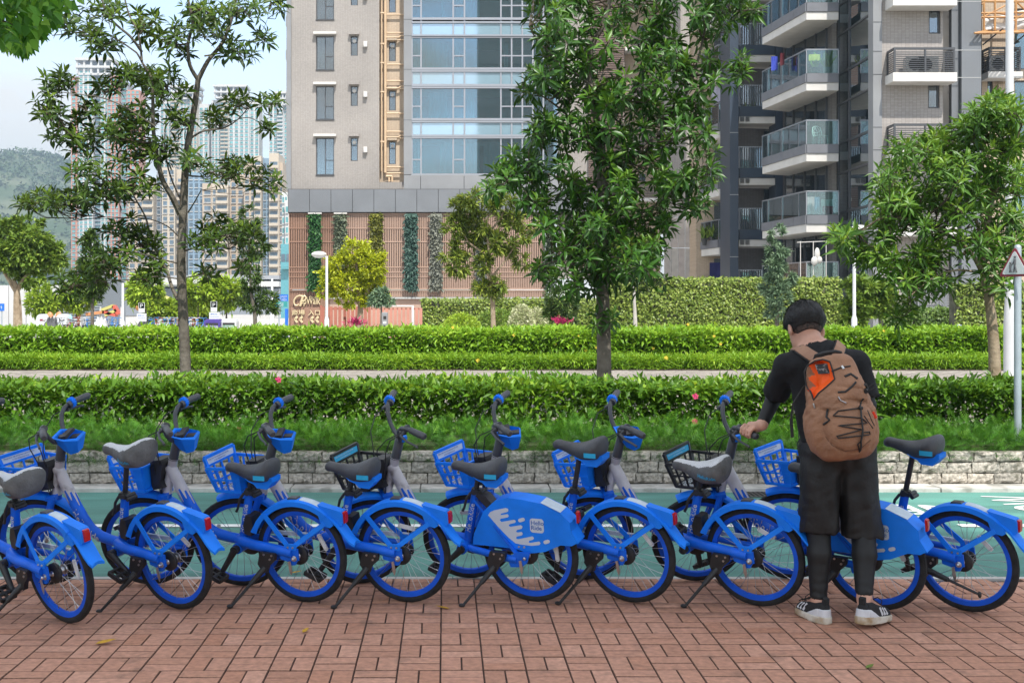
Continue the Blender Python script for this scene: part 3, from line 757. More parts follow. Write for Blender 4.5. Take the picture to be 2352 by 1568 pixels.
def basket():
    mb = MB(); r = .0055
    zb, zt = .594, .730; X0, X1 = .905, 1.062; yb, yt = .118, .160
    c = {}
    for s in (1, -1):
        c[s] = [Vector((X0,s*(yt-.02),zt)), Vector((X1+.035,s*yt,zt)), Vector((X1,s*yb,zb)), Vector((X0,s*yb,zb))]
        a, b, d, e_ = c[s]
        mb.bar(a, b, .016, .013, up=(0,s,0)); mb.bar(d, e_, .014, .02, up=(0,s,0)); mb.bar(b, d, .016, .014, up=(0,s,0))
        for t in (.25,.5,.75): mb.bar(a.lerp(b,t), e_.lerp(d,t), .009, .008, up=(0,s,0))
        for t in (.5,): mb.bar(a.lerp(e_,t), b.lerp(d,t), .009, .008, up=(0,s,0))
        q0, q1 = a, e_; m0, m1 = a.lerp(b,.26), e_.lerp(d,.26)
        mb.add([q0+Vector((0,s*.003,0)), m0+Vector((0,s*.003,0)), m1+Vector((0,s*.003,0)), q1+Vector((0,s*.003,0)), q0-Vector((0,s*.003,0)), m0-Vector((0,s*.003,0)), m1-Vector((0,s*.003,0)), q1-Vector((0,s*.003,0))], [(0,1,2,3),(7,6,5,4),(0,4,5,1),(1,5,6,2),(2,6,7,3),(3,7,4,0)])
    # front plate, taller, with windows
    tl, tr = Vector((X1+.05,.150,.786)), Vector((X1+.05,-.150,.786)); bl, br = c[1][2], c[-1][2]
    ml, mr = Vector((X1+.04,.156,.738)), Vector((X1+.04,-.156,.738))
    mb.bar(tl, tr, .018, .014, up=(1,0,0)); mb.bar(bl, br, .02, .016, up=(1,0,0)); mb.bar(tl, bl, .018, .016, up=(1,0,0)); mb.bar(tr, br, .018, .016, up=(1,0,0)); mb.bar(ml, mr, .014, .012, up=(1,0,0))
    mb.add([tl,tr,mr,ml,tl+Vector((.006,0,0)),tr+Vector((.006,0,0)),mr+Vector((.006,0,0)),ml+Vector((.006,0,0))], [(0,1,2,3),(7,6,5,4),(0,4,5,1),(1,5,6,2),(2,6,7,3),(3,7,4,0)])
    for t in (.25,.5,.75): mb.bar(ml.lerp(mr,t), bl.lerp(br,t), .010, .009, up=(1,0,0))
    for t in (.33,.66): mb.bar(ml.lerp(bl,t), mr.lerp(br,t), .009, .008, up=(1,0,0))
    mb.bar(c[1][0], c[-1][0], .016, .012); mb.bar(c[1][3], c[-1][3], .02, .012)
    mb.box(((X0+X1)/2-.03,0,zb+.008), (.10,.12,.008)); mb.box((X0+.01,0,.662), (.01,.24,.12))
    return mb
def basket_wire():
    mb = MB()
    for i in range(9): mb.tube([(.915+i*.017,-.112,.601),(.915+i*.017,.112,.601)], .0028, 4)
    for i in range(5): mb.tube([(.91,-.1+i*.05,.603),(1.055,-.1+i*.05,.603)], .0028, 4)
    return mb
def basket_label():
    mb = MB(); mb.add([(1.1065,.138,.781),(1.1065,-.138,.781),(1.0985,-.138,.745),(1.0985,.138,.745)], [(0,3,2,1)]); return mb
def mount(): return MB().prism([(.825,.60),(.9,.585),(.9,.755),(.83,.76),(.815,.73),(.845,.64)], -.062, .062).lathe([(.008,.062),(.008,.066)], (.872,0,.61), 8, 'y').lathe([(.008,.062),(.008,.066)], (.872,0,.70), 8, 'y')
# ---- what turns with the handlebar
def fork():
    mb = MB(); mb.tube([(.848,0,.555),(.856,0,.53)], [.028,.03], 12); mb.box((.86,0,.555), (.06,.135,.022))
    for s in (1, -1): mb.tube([(.855,s*.05,.56),(.885,s*.057,.48),(.94,s*.058,.37),(.985,s*.058,.29),(1.0,s*.058,.272)], [.021,.019,.016,.012,.011], 10); mb.lathe([(.014,s*.052-.006),(.014,s*.052+.012)], (1.0,0,WR), 10, 'y')
    return mb
def front_fender():
    mb = fender_strip(.299, 70, 152, .072, 16, skirt=.02); mb.v = [v+np.array((1.0,0,WR)) for v in mb.v]; return mb
def stem(): return MB().tube([(.785,0,.752),(.780,0,.768),(.742,0,.885),(.738,0,.897)], [.0285,.0265,.026,.02], 16)
BAR = [(.738,.0,.900),(.742,.035,.905),(.752,.070,.922),(.764,.098,.965),(.766,.122,1.01),(.756,.154,1.038),(.738,.196,1.048),(.716,.236,1.048)]
def handlebar():
    mb = MB(); pts = [(x,-y,z) for x, y, z in BAR[::-1]]+[Vector(p) for p in BAR[1:]]; mb.tube(pts, .0125, 10); mb.lathe([(.02,-.03),(.02,.03)], (.738,0,.90), 12, 'y'); return mb
def grip(s):
    def f():
        a, b = Vector((.722,s*.224,1.048)), Vector((.672,s*.322,1.043)); d = (b-a)
        pts = [a+d*t for t in (0,.04,.3,.6,.92,1.0)]; mb = MB().tube(pts, [.0185,.0175,.018,.0195,.0185,.013], 12); return mb
    return f
def ring(s):
    def f():
        a, b = Vector((.738,s*.196,1.048)), Vector((.726,s*.218,1.048)); mb = MB().tube([a, a.lerp(b,.5), b], [.024,.027,.024], 14)
        d = (b-a).normalized()
        for k in range(14):
            u = Vector((0,0,1)); w = d.cross(u); an = 2*pi*k/14; c = u*cos(an)+w*sin(an); mb.bar(a+c*.027, b+c*.027, .005, .006, up=c)
        return mb
    return f
def lever(s):
    def f():
        mb = MB(); mb.tube([(.738,s*.176,1.043),(.728,s*.188,1.046)], .021, 10); mb.tube([(.746,s*.18,1.03),(.775,s*.195,1.012),(.757,s*.245,1.0),(.728,s*.29,.992),(.715,s*.312,.985)], [.010,.010,.007,.006,.007], 8)
        mb.box((.758,s*.175,1.02), (.035,.02,.022)); return mb
    return f
def cables():
    mb = MB(); r = .0032
    mb.tube([(.77,-.175,1.02),(.83,-.16,1.0),(.88,-.10,.93),(.885,-.05,.83),(.87,-.03,.70),(.862,-.02,.58)], r, 5)
    mb.tube([(.77,.175,1.02),(.845,.15,.985),(.89,.08,.90),(.885,.04,.80),(.868,.033,.66),(.86,.03,.56)], r, 5)
    mb.tube([(.768,.17,1.012),(.82,.12,.96),(.84,.06,.86),(.845,.035,.74),(.86,.03,.56)], r, 5); return mb
def tray():
    mb = MB(); lo = [(.72,.04),(.68,.055),(.645,.035),(.645,-.035),(.68,-.055),(.72,-.04)]; hi = [(.765,.066),(.69,.090),(.622,.062),(.622,-.062),(.69,-.090),(.765,-.066)]
    zl, zh = .835, .945
    vs = [(x,y,zl+(.02 if x > .7 else 0)) for x, y in lo]+[(x,y,zh-.22*(.765-x)) for x, y in hi]+[(.68+(x-.68)*.86,y*.84,zh-.004-.10*(.765-x)) for x, y in hi]+[(.68+(x-.68)*.8,y*.78,zh-.028-.10*(.765-x)) for x, y in hi]
    n = 6; fs = [tuple(range(n-1,-1,-1))]
    for k in range(3): fs += [(k*n+i,k*n+(i+1)%n,(k+1)*n+(i+1)%n,(k+1)*n+i) for i in range(n)]
    fs.append(tuple(3*n+i for i in range(n))); return mb.add(vs, fs)
def tray_clip(): return MB().box((.70,0,.938), (.035,.13,.018), Matrix.Rotation(.1,3,'Y')).box((.655,0,.918), (.05,.05,.012))
def crank_arm(ang, s):
    def f():
        c, d = Vector((.37,s*.085,.288)), Vector((cos(ang),0,sin(ang))); e_ = c+d*.15+Vector((0,s*.018,0)); return MB().tube([c-d*.01, c.lerp(e_,.5), e_], [.021,.016,.014], 10).tube([c-Vector((0,s*.03,0)), c+Vector((0,s*.012,0))], .022, 12)
    return f
def pedal(ang, s, tilt):
    def f():
        d = Vector((cos(ang),0,sin(ang))); c = Vector((.37,s*.15,.288))+d*.15; u, n_ = Vector((cos(tilt),0,sin(tilt))), Vector((-sin(tilt),0,cos(tilt))); y = Vector((0,1,0)); mb = MB()
        for k in (-1, 1): mb.bar(c+u*.045*k-y*.042, c+u*.045*k+y*.042, .012, .022, up=n_); mb.bar(c-u*.045+y*.04*k, c+u*.045+y*.04*k, .012, .022, up=n_)
        mb.tube([c-y*.06*s, c+y*.042*s], .011, 8); mb.bar(c-u*.04, c+u*.04, .012, .015, up=n_); return mb
    return f
def pedal_refl(ang, s, tilt):
    def f():
        d = Vector((cos(ang),0,sin(ang))); c = Vector((.37,s*.15,.288))+d*.15; u, n_ = Vector((cos(tilt),0,sin(tilt))), Vector((-sin(tilt),0,cos(tilt))); y = Vector((0,1,0)); mb = MB()
        k = 1; mb.bar(c+u*.052*k-y*.026, c+u*.052*k+y*.026, .003, .013, up=n_)
        return mb
    return f
LEAN = radians(8); BS = 1.06
AX0 = Vector((.845,0,.57)); AXD = Vector((-.06,0,.185)).normalized()
def bicycle(label, rear, head, steer, seat_h, cover=False, panel=False, dark=False, crank=-1.9, tilt=.4, folded=False, spin=0., badge=True, lean=LEAN, scuffed=False):
    t = empty('share_bicycle'); tag(t, label, 'bicycle', 'blue share bicycles parked in a row')
    t.matrix_world = Matrix.Translation(rear) @ Matrix.Rotation(head, 4, 'Z') @ Matrix.Rotation(-lean, 4, 'X') @ Matrix.Scale(BS, 4)
    SM = Matrix.Translation(AX0) @ Matrix.Rotation(steer, 4, AXD) @ Matrix.Translation(-AX0)
    k = lambda n: n
    if panel: fr = part('frame', 'frame_panel', frame_panel, M_blue, t)
    else: fr = part('frame', 'frame_std', frame_std, M_blue, t)
    wn = part('head_tube', 'neck_scuffed' if scuffed else 'neck', white_neck, M_wdirty if scuffed else M_wpaint, t)
    df = dlen_fn()
    def txt(name, key, s, size, material, parent, fn, spacing=1.0):
        def mk():
            v, f = text_xy(s, size, spacing, .012); mb = MB().add([fn(p) for p in v], f); return mb.mesh(name, fix=False)
        me = shared(key, mk)
        if not me.materials: me.materials.append(material)
        return mesh_obj(name, me, None, parent)
    # lettering along the down tube (near side, reading down) and up the seat tube
    def fdt(p):
        c, d = df(.262+p[0]); u = Vector((0,1,0)); w = u.cross(d); a = (p[1]-.021)/.034; return c+(u*cos(a)*.82+w*sin(a))*(.0372)
    txt('lettering', 'txt_dt', 'HelloRide', .056, M_print, fr, fdt, 1.05)
    def fst(p):
        a0, b0 = Vector((.375,0,.27)), Vector((.30,0,.60)); d = (b0-a0).normalized(); c = a0+d*(.10+p[0]); u = Vector((0,1,0)); w = u.cross(d); a = (p[1]-.013)/.024
        return c+(u*cos(a)+w*sin(a))*(.0262-.0035*(.10+p[0])/.33+.0012)
    txt('lettering', 'txt_st', 'HelloRide', .040, M_print, fr, fst, 1.05)
    part('drivetrain', 'chain', chain_side, M_blk, t)
    if not panel: part('chain_guard', 'guard', guard, M_label, t)
    ca = round(crank, 3); c = part('crank', 'crank%s' % ca, crank_arm(crank, 1), M_blk, t); p_ = part('pedal', 'ped%s%s' % (ca, tilt), pedal(crank, 1, tilt), M_blk, c, smooth=False)
    me = part('crank', 'crankr%s' % ca, crank_arm(crank+pi, -1), M_blk, t); part('pedal', 'pedr%s%s' % (ca, tilt), pedal(crank+pi, -1, -tilt), M_blk, me, smooth=False)
    part('pedal_reflector', 'pr%s%s' % (ca, tilt), pedal_refl(crank, 1, tilt), M_amber, c, smooth=False); part('pedal_reflector', 'prr%s%s' % (ca, tilt), pedal_refl(crank+pi, -1, -tilt), M_amber, me, smooth=False)
    wheel(t, 'rear_wheel', Matrix.Translation((0,0,WR)), spin, 90)
    wheel(t, 'front_wheel', SM @ Matrix.Translation((1.0,0,WR)), spin*1.7+.3, 90)
    if panel:
        f = part('rear_panel', 'panel', rear_panel, M_bluep, t, smooth=False); part('splash_print', 'splash', splash, M_badge, f, smooth=False)
        if badge:
            for i, w_ in enumerate(('Hello', 'Ride')):
                def fb(p, i=i):
                    x, z = zp(621, (312 if i == 0 else 343)); return Vector((x-p[0], .0640, z+p[1]))
                txt('lettering', 'txt_b%d' % i, w_, .034, M_bprint, f, fb)
        part('smart_lock', 'lock', lambda: MB().prism([(.265,.600),(.225,.585),(.165,.515),(.16,.49),(.19,.49),(.25,.55),(.285,.585)], -.03, .05), M_blk, t)
        part('tail_light', 'lamp', tail_lamp, M_red, f)
        part('sticker', 'psticker', lambda: MB().add([(-.09,-.05,.5745),(-.09,.055,.5745),(-.20,.055,.5285),(-.20,-.05,.5285)], [(0,1,2,3)]), M_label, f)
    else:
        f = part('rear_fender', 'rfender', rear_fender, M_bluep, t, smooth=True); part('tail_light', 'lamp', tail_lamp, M_red, f); part('sticker', 'sticker', top_sticker, M_label, f); part('light_sensor', 'sensor', light_sensor, M_grey, f, smooth=False)
        part('smart_lock', 'wlock', lambda: MB().prism([(.275,.47),(.31,.475),(.33,.42),(.325,.37),(.285,.36),(.27,.41)], -.05, .045), M_blk, t)
    part('kickstand', 'kick%s' % folded, kick(folded), M_blk, t); tag(part('fasteners', 'rivets', rivets, M_steel, t), kind='stuff')
    sp = part('seat_post', 'post%.3f' % seat_h, seat_post(seat_h), M_blk, t); part('seat_clamp', 'clamp', clamp, M_blk, sp)
    SMt = Matrix.Translation((.30-.227/.974*(seat_h-.60)-.008,0,seat_h+.042)) @ Matrix.Rotation(radians(-2), 4, 'Y')
    if cover:
        if 'cover' not in _sh: _sh['cover'] = cover_meshes()
        a, b = _sh['cover']
        for m_, mm in ((a, M_cover), (b, silver_cover())):
            if not m_.materials: m_.materials.append(mm)
        s = mesh_obj('saddle_cover', a, None, t); s.matrix_local = SMt; mesh_obj('silver_top', b, None, s)
        def fs(p):
            q = Vector((-.004-p[0], .14, -.030+p[1])); lo, hi = .0, .15
            for _ in range(14):
                m_ = (lo+hi)/2
                if cover_f(np.array([[q.x, m_, q.z]]))[0] < 0: lo = m_
                else: hi = m_
            q.y = hi+.006; return q
        txt('lettering', 'txt_cover', 'HelloRide', .0285, M_cyan, s, fs)
    else:
        s = part('saddle', 'saddle', saddle_mesh, M_seat, t, SMt); part('saddle_base', 'sbase', saddle_base, M_bluep, s)
        st = part('sticker', 'ssticker', lambda: MB().add([(-.070+i*-.0165, .1045-.0075*(i/4)**2-.0, z) for i in range(5) for z in (-.020,.006)], [(2*i,2*i+1,2*i+3,2*i+2) for i in range(4)]), M_cyan, s, smooth=False)
    bk = part('basket', 'basket_dark' if dark else 'basket', basket, M_blk if dark else M_bluep, t, smooth=False)
    part('basket_floor', 'bwire', basket_wire, M_steel, bk); lb = part('sticker', 'blabel_dark' if dark else 'blabel', basket_label, M_cyan if dark else M_badge, bk, smooth=False)
    for i, (s_, x_) in enumerate((('Enjoy your trip and please park the bike', .125), ('in the designated area', .070))):
        def fl(p, i=i, x_=x_): return Vector((1.1030-.0030*i-.0022, x_-p[0], .766-.0145*i+p[1]))
        txt('lettering', ('txt_l%d' % i)+('d' if dark else ''), s_, .0130, M_badge if dark else M_bprint, bk, fl)
    part('battery_mount', 'mount', mount, M_blk, t)
    part('fork', 'fork', fork, M_blue, t, SM); part('front_fender', 'ffender', front_fender, M_bluep, t, SM); part('stem', 'stem', stem, M_grey, t, SM)
    HM = SM @ Matrix.Translation((.010, 0, -.032))
    hb = part('handlebar', 'bar', handlebar, M_grey, t, HM)
    for s_ in (1, -1):
        part('grip', 'grip%d' % s_, grip(s_), M_grey, hb); part('brake_lever', 'lever%d' % s_, lever(s_), M_grey, hb)
        if s_ == -1: part('bell_ring', 'ring%d' % s_, ring(s_), M_bluep, hb)
    part('cable', 'cables', cables, M_blk, hb)
    if dark: part('bell', 'bell', lambda: MB().lathe([(.0,.95),(.022,.948),(.026,.93),(.022,.915)], (.735,.06,0), 12, 'z'), M_bluep, hb)
    else:
        tr = part('phone_tray', 'tray', tray, M_bluep, t, HM, smooth=False); part('tray_clip', 'clip', tray_clip, M_blk, tr, smooth=False)
    return t
def place(rx, ry, fx, fy):
    a, b = G(rx, ry), G(fx, fy); d = b-a; L_ = d.length; return a, atan2(d.y, d.x), L_
BIKES = [
 # label, rear contact, front contact, options
 ('share bicycle with silver saddle cover whose handlebar is cut off by the photo edge', (155,1428), None, dict(steer=0.30, seat_h=.672, cover=True, crank=-2.2, spin=.2, lean=radians(10), head=2.50)),
 ('share bicycle with a raised saddle under a silver cover reading HelloRide', (408,1396), (120,1343), dict(steer=0.48, seat_h=.795, cover=True, crank=-2.6, spin=.9, scuffed=True, lean=radians(9))),
 ('share bicycle with bare dark saddle and blue basket, beside the raised silver covered saddle', (692,1380), (361,1343), dict(steer=0.38, seat_h=.675, crank=-1.0, spin=.5)),
 ('share bicycle with bare saddle standing just before the panelled Hello Ride bicycle', (921,1380), (576,1346), dict(steer=0.35, seat_h=.68, crank=-.9, spin=1.4)),
 ('share bicycle with black basket and a fully visible solid rear panel badged Hello Ride', (1227,1380), (848,1338), dict(steer=0.74, seat_h=.68, panel=True, dark=True, crank=-.75, spin=.1, scuffed=True)),
 ('share bicycle with raised bare saddle and open rear fender behind the panelled bicycle', (1437,1380), (1100,1329), dict(steer=0.55, seat_h=.795, crank=-1.4, spin=.7)),
 ('share bicycle with open rear fender and silver covered low saddle next to the man', (1740,1390), (1359,1331), dict(steer=0.70, seat_h=.690, cover=True, crank=1.5, spin=1.1)),
 ('share bicycle with black basket held by the man, its solid rear panel behind his legs', (2006,1398), (1618,1335), dict(steer=0.66, seat_h=.68, panel=True, dark=True, crank=1.6, spin=.4)),
 ('share bicycle at the end of the row with raised saddle and folded kickstand', (2224,1403), (1817,1329), dict(steer=0.50, seat_h=.815, crank=1.4, spin=.8, folded=True, lean=radians(6))),
]
for lb_, rc, fc, op in BIKES:
    if fc: a_, h_, l_ = place(*rc, *fc)
    else: a_, h_, l_ = G(*rc), op.pop('head'), 1.0
    print('bike', round(l_, 3), round(math.degrees(h_), 1))
    if fc: a_ = (G(*rc)+G(*fc))/2-Vector((cos(h_), sin(h_), 0))*.5*BS
    bicycle(lb_, a_, h_, **op)
# ================================================================== the man and his backpack
M_skin = mat('skin', (.56, .31, .22), .5, var=.12, scale=18, bump=.08, bscale=120)
M_hair = mat('black_hair', (.007, .0065, .0065), .55, var=.4, scale=60, bump=.25, bscale=70)
M_fade = mat('cropped_hair', (.022, .017, .015), .85, col2=(.12, .075, .055), scale=90, thr=(.40, .75))
M_shirt = mat('black_cotton', (.0075, .0078, .0088), .92, var=.25, scale=16, bump=.2, bscale=200)
M_short = mat('black_nylon', (.0066, .0062, .0062), .62, var=.3, scale=9, bump=.15, bscale=60)
M_legg = mat('black_lycra', (.0042, .0042, .0046), .6, var=.2, scale=30)
M_bag = mat('brown_nylon', (.31, .155, .085), .72, var=.16, scale=10, bump=.25, bscale=110)
M_bagd = mat('brown_strap', (.34, .19, .12), .75, var=.1, scale=20)
M_line = mat('orange_lining', (.95, .115, .004), .6, var=.10, scale=14)
M_trim = mat('black_trim', (.015, .014, .014), .6)
M_sole = mat('worn_white_sole', (.60, .56, .48), .8, col2=(.30, .19, .08), scale=11, thr=(.42, .68))
M_shoew = mat('white_heel_foam', (.58, .58, .60), .5, var=.1, scale=20)
M_shoe = mat('black_knit', (.016, .016, .017), .9, var=.3, scale=60, bump=.3, bscale=220)
man = empty('person', (XW(1925, 6.2), 6.2, 0)); tag(man, 'man seen from behind in black clothes, head bowed, one hand on a handlebar', 'person')
def sub(o):            # parts are modelled in place, then hung under the person's base point
    o.matrix_parent_inverse = man.matrix_world.inverted(); return o
bpy.context.view_layer.update()
man_inv = Matrix.Translation(man.location).inverted()
A_ = np.array
J = lambda x, y, Z: A_(P(x, y, Z))
# the grip he holds
held = [o for o in bpy.data.objects if o.name.startswith('share_bicycle')][7]
gr_ = [c for h in held.children if h.name.startswith('handlebar') for c in h.children if c.name.startswith('grip')][0]
bpy.context.view_layer.update()
gw = np.array([gr_.matrix_world @ v.co for v in gr_.data.vertices]); nn = 12
g0, g1 = gw[:nn].mean(0), gw[-nn:].mean(0); gdir = (g1-g0)/np.linalg.norm(g1-g0)
print('grip', g0, g1, [(PX+g[0]/g[1]*F, HZ+(H-g[2])/g[1]*F) for g in (g0, g1)])
Hc = J(1848, 752, 6.36)
Rh = np.array(Matrix.Rotation(radians(-34), 3, 'X') @ Matrix.Rotation(radians(8), 3, 'Z'))     # head bowed and turned a little
def head_f(p):
    return head0((p-Hc)/1.1)*1.1
def head0(p):
    q = p @ Rh          # head frame: +y towards the face, z up
    f = ell(q, (0, -.012, .012), (.076, .096, .094)); f = smin(f, ell(q, (0, .035, -.045), (.062, .062, .078)), .03)
    f = smin(f, ell(q, (0, .075, -.09), (.034, .028, .028)), .03)
    f = smin(f, cone(q, (0, .096, -.015), (0, .112, -.045), .010, .016), .012)
    for s in (-1, 1):
        f = smin(f, ell(q, (s*.033, .082, .018), (.022, .012, .008)), .012)
        f = np.maximum(f, -(np.linalg.norm(q-A_((s*.031, .106, .002)), axis=1)-.015))
        e = ell(q, (s*.083, -.006, -.022), (.011, .022, .034), np.array(Matrix.Rotation(s*.35, 3, 'Z'))); e = np.maximum(e, -ell(q, (s*.094, -.002, -.02), (.006, .012, .022)))
        f = smin(f, e, .008)
    f = smin(f, ell(q, (0, .094, -.064), (.024, .012, .006)), .006); f = smin(f, ell(q, (0, .092, -.075), (.02, .012, .007)), .006)
    return f
shL, shR = J(1808, 840, 6.27), J(1968, 834, 6.25)
elL = J(1778, 912, 6.47)
gm = g0+(g1-g0)*.42
wrL = gm+A_((.055, -.062, .052))
elR, wrR = J(1992, 930, 6.2), J(1960, 985, 6.52)
hipL, knL, anL = J(1888, 1072, 6.2), J(1879, 1225, 6.23), J(1880, 1374, 6.16)
hipR, knR, anR = J(1960, 1072, 6.2), J(1982, 1230, 6.2), J(1985, 1368, 6.07)
toeL, heelL = A_((XW(1843, 6.27), 6.285, .035)), A_((XW(1894, 6.10), 6.105, .03))
toeR, heelR = A_((XW(2040, 6.10), 6.15, .035)), A_((XW(1979, 6.02), 6.005, .055))
def hand(f, p, wr, center, axis, out, thumb_side=1):
    """palm and five fingers closing round a bar (axis) from outside"""
    ax = axis/np.linalg.norm(axis); o = out-ax*(out @ ax); o /= np.linalg.norm(o); t = np.cross(ax, o)
    if t @ (center-wr) < 0: t = -t
    r = .030
    pc = center+o*(r+.006)-t*.012
    f = smin(f, cone(p, wr, pc-t*.02, .030, .028), .02)
    f = smin(f, cone(p, pc-ax*.026-t*.01, pc+ax*.028-t*.008, .022, .021), .018)
    for k, (off, ln) in enumerate(((-.036, .92), (-.012, 1.0), (.012, .95), (.034, .78))):
        b = center+ax*off
        pts = [b+(o*cos(a)+t*sin(a))*rr for a, rr in ((.25, r+.008), (1.05*ln, r+.004), (1.9*ln, r), (2.75*ln, r-.004))]
        rad = (.0108, .0100, .0092, .0080)
        for i in range(3): f = smin(f, cone(p, pts[i], pts[i+1], rad[i], rad[i+1]), .0035)
    b = center-ax*.045*thumb_side
    pts = [pc-ax*.030*thumb_side-t*.018, b+(o*.6-t*.8)*(r+.004)-ax*.004*thumb_side, b+(-o*.25-t*.97)*(r), b+(-o*.8-t*.55)*(r-.004)]
    for i, (ra, rb) in enumerate(((.0150, .0125), (.0118, .0105), (.0105, .0085))): f = smin(f, cone(p, pts[i], pts[i+1], ra, rb), .006)
    return f
def body_f(p):
    f = head_f(p)
    f = smin(f, cone(p, Hc+A_((.008, -.028, -.055)), J(1880, 812, 6.25), .054, .064), .035)
    f = smin(f, cone(p, J(1878, 812, 6.26), shL, .062, .052), .04); f = smin(f, cone(p, J(1884, 812, 6.26), shR, .062, .052), .04)
    f = smin(f, cone(p, J(1886, 850, 6.26), J(1910, 990, 6.22), .150, .138, ((0, 1, 0), 1.5)), .05)
    f = smin(f, cone(p, J(1905, 1035, 6.22), J(1940, 1035, 6.22), .12, .12, ((0, 1, 0), 1.15)), .05)
    for s, e, w in ((shL, elL, wrL), (shR, elR, wrR)):
        f = smin(f, cone(p, s, e, .050, .041), .03); f = smin(f, cone(p, e, w, .041, .027), .015)
    for h_, k_, a_, t_, l_ in ((hipL, knL, anL, toeL, heelL), (hipR, knR, anR, toeR, heelR)):
        f = smin(f, cone(p, h_, k_, .085, .056), .03); c = k_+(a_-k_)*.3+A_((0, -.02, 0))
        f = smin(f, cone(p, k_, c, .054, .056), .02); f = smin(f, cone(p, c, a_, .056, .034), .02)
        f = smin(f, cone(p, a_+A_((0, 0, -.02)), t_, .034, .024), .02); f = smin(f, cone(p, a_, l_, .034, .026), .02)
    f = hand(f, p, wrL, gm, gdir, A_((.25, -.45, .9)), 1)
    ax = A_((-.3, .9, .1)); f = hand(f, p, wrR, wrR+A_((-.03, .07, .0)), A_((-.9, .2, .1)), A_((.2, -.1, 1)), 1)
    return f
body = sub(sdf_obj('body', body_f, (1.25, 5.9, .0), (2.65, 6.85, 1.78), .0062, M_skin, man))
def hair_f(p):
    q = (p-Hc) @ Rh/1.1
    n = .0038*vnoise(q*A_((1.5, .35, .35)), 52, 2)+.005*vnoise(q*A_((1, 1, .5)), 22, 5)
    k = np.clip((q[:,2]+.035+.02*np.clip(-q[:,1]/.09, 0, 1))/.075, 0, 1); k = k*k*(3-2*k)
    f = ell(q, (0, -.012, .012), (.0785, .0975, .0955))-.003-.021*k+n*(.25+.75*k)
    cut = -(q[:,2]-(-.035+.085*np.clip(q[:,1]/.085, 0, 1)))+.008*vnoise(q*A_((1, 1, .2)), 70, 4)
    return np.maximum(f, cut*.7)
def fade_f(p):
    q = (p-Hc) @ Rh/1.1; f = ell(q, (0, -.014, .012), (.0805, .0985, .0975)); cut = -(q[:,2]+.058-.05*np.clip((q[:,1]+.02)/.05, 0, 1))
    return np.maximum(f, cut)
bx_ = (Hc-.18, Hc+.18)
sub(sdf_obj('cropped_hair', fade_f, *bx_, .005, M_fade, man))
hair = sub(sdf_obj('hair', hair_f, *bx_, .004, M_hair, man))
def strands():
    r = np.random.default_rng(3); me = hair.data; v = np.array([x.co for x in me.vertices]); n = np.array([x.normal for x in me.vertices]); q = (v-Hc) @ Rh
    k = r.choice(np.flatnonzero(q[:, 2] > -.02), 3200); p, nn = v[k], n[k]; lq = q[k]; fl = np.stack([lq[:, 0]*1.2, lq[:, 1]*.5-.02, -.07-.0*lq[:, 2]], 1) @ Rh.T; fl += r.normal(0, .035, fl.shape)
    d = fl-nn*(fl*nn).sum(1)[:, None]; d /= np.linalg.norm(d, axis=1)[:, None]+1e-9; top = np.clip((lq[:, 2]-.03)/.07, 0, 1)[:, None]; d = d+nn*(.12+.40*top*r.uniform(0, 1, (len(k), 1))); d /= np.linalg.norm(d, axis=1)[:, None]
    L_ = r.uniform(.018, .040, (len(k), 1)); s_ = np.cross(d, nn)*.0016; a = p-nn*.003; m = a+d*L_*.55-nn*.001; e = a+d*L_-nn*.004*(1-top); vs = np.stack([a-s_, a+s_, m+s_*.8, m-s_*.8, e], 1).reshape(-1, 3); b = np.arange(len(k))[:, None]*5
    o = np_mesh('hair_strands', vs, np.concatenate([b+np.array([[0, 1, 2]]), b+np.array([[0, 2, 3]]), b+np.array([[3, 2, 4]])])); tag(mesh_obj('hair_strands', o, M_hair, hair), kind='stuff')
strands()
eye = MB()
for s in (-1, 1): eye.ball(Hc+Rh @ A_((s*.031, .088, .003))*1.1, .0135, 10, 8)
sub(eye.build('eyes', mat('eye', (.03, .02, .015), .2), man, smooth=True))
def wr(p, s, sd): return .0035*vnoise(p*A_((1, 1, .55)), 24*s, sd)*1.5+.0022*vnoise(p*A_((.6, .6, 1.5)), 46*s, sd+3)
slvL = shL+(elL-shL)*.86; slvR = shR+(elR-shR)*.86
def shirt_f(p):
    f = cone(p, J(1884, 852, 6.255), J(1908, 1000, 6.22), .172, .166, ((0, 1, 0), 1.45))
    f = smin(f, cone(p, J(1880, 832, 6.255), shL, .075, .068), .05); f = smin(f, cone(p, J(1888, 830, 6.255), shR, .075, .068), .05)
    f = smin(f, cone(p, J(1870, 812, 6.25), J(1896, 812, 6.25), .060, .060), .04)
    f = smin(f, np.maximum(cone(p, shL, slvL+(elL-shL)*.2, .066, .078), (p-slvL) @ ((elL-shL)/np.linalg.norm(elL-shL))), .025)
    f = smin(f, np.maximum(cone(p, shR, slvR+(elR-shR)*.2, .066, .080), (p-slvR) @ ((elR-shR)/np.linalg.norm(elR-shR))), .025)
    zb = ZW(1018, 6.2); f = np.maximum(f+wr(p, 1, 1), zb-p[:,2]+.008*vnoise(p, 14, 9))
    nk = cone(p, J(1868, 797, 6.28), J(1852, 775, 6.36), .066, .075); return np.maximum(f, -nk)
shirt = sub(sdf_obj('t_shirt', shirt_f, (1.3, 5.9, .85), (2.65, 6.75, 1.6), .009, M_shirt, man))
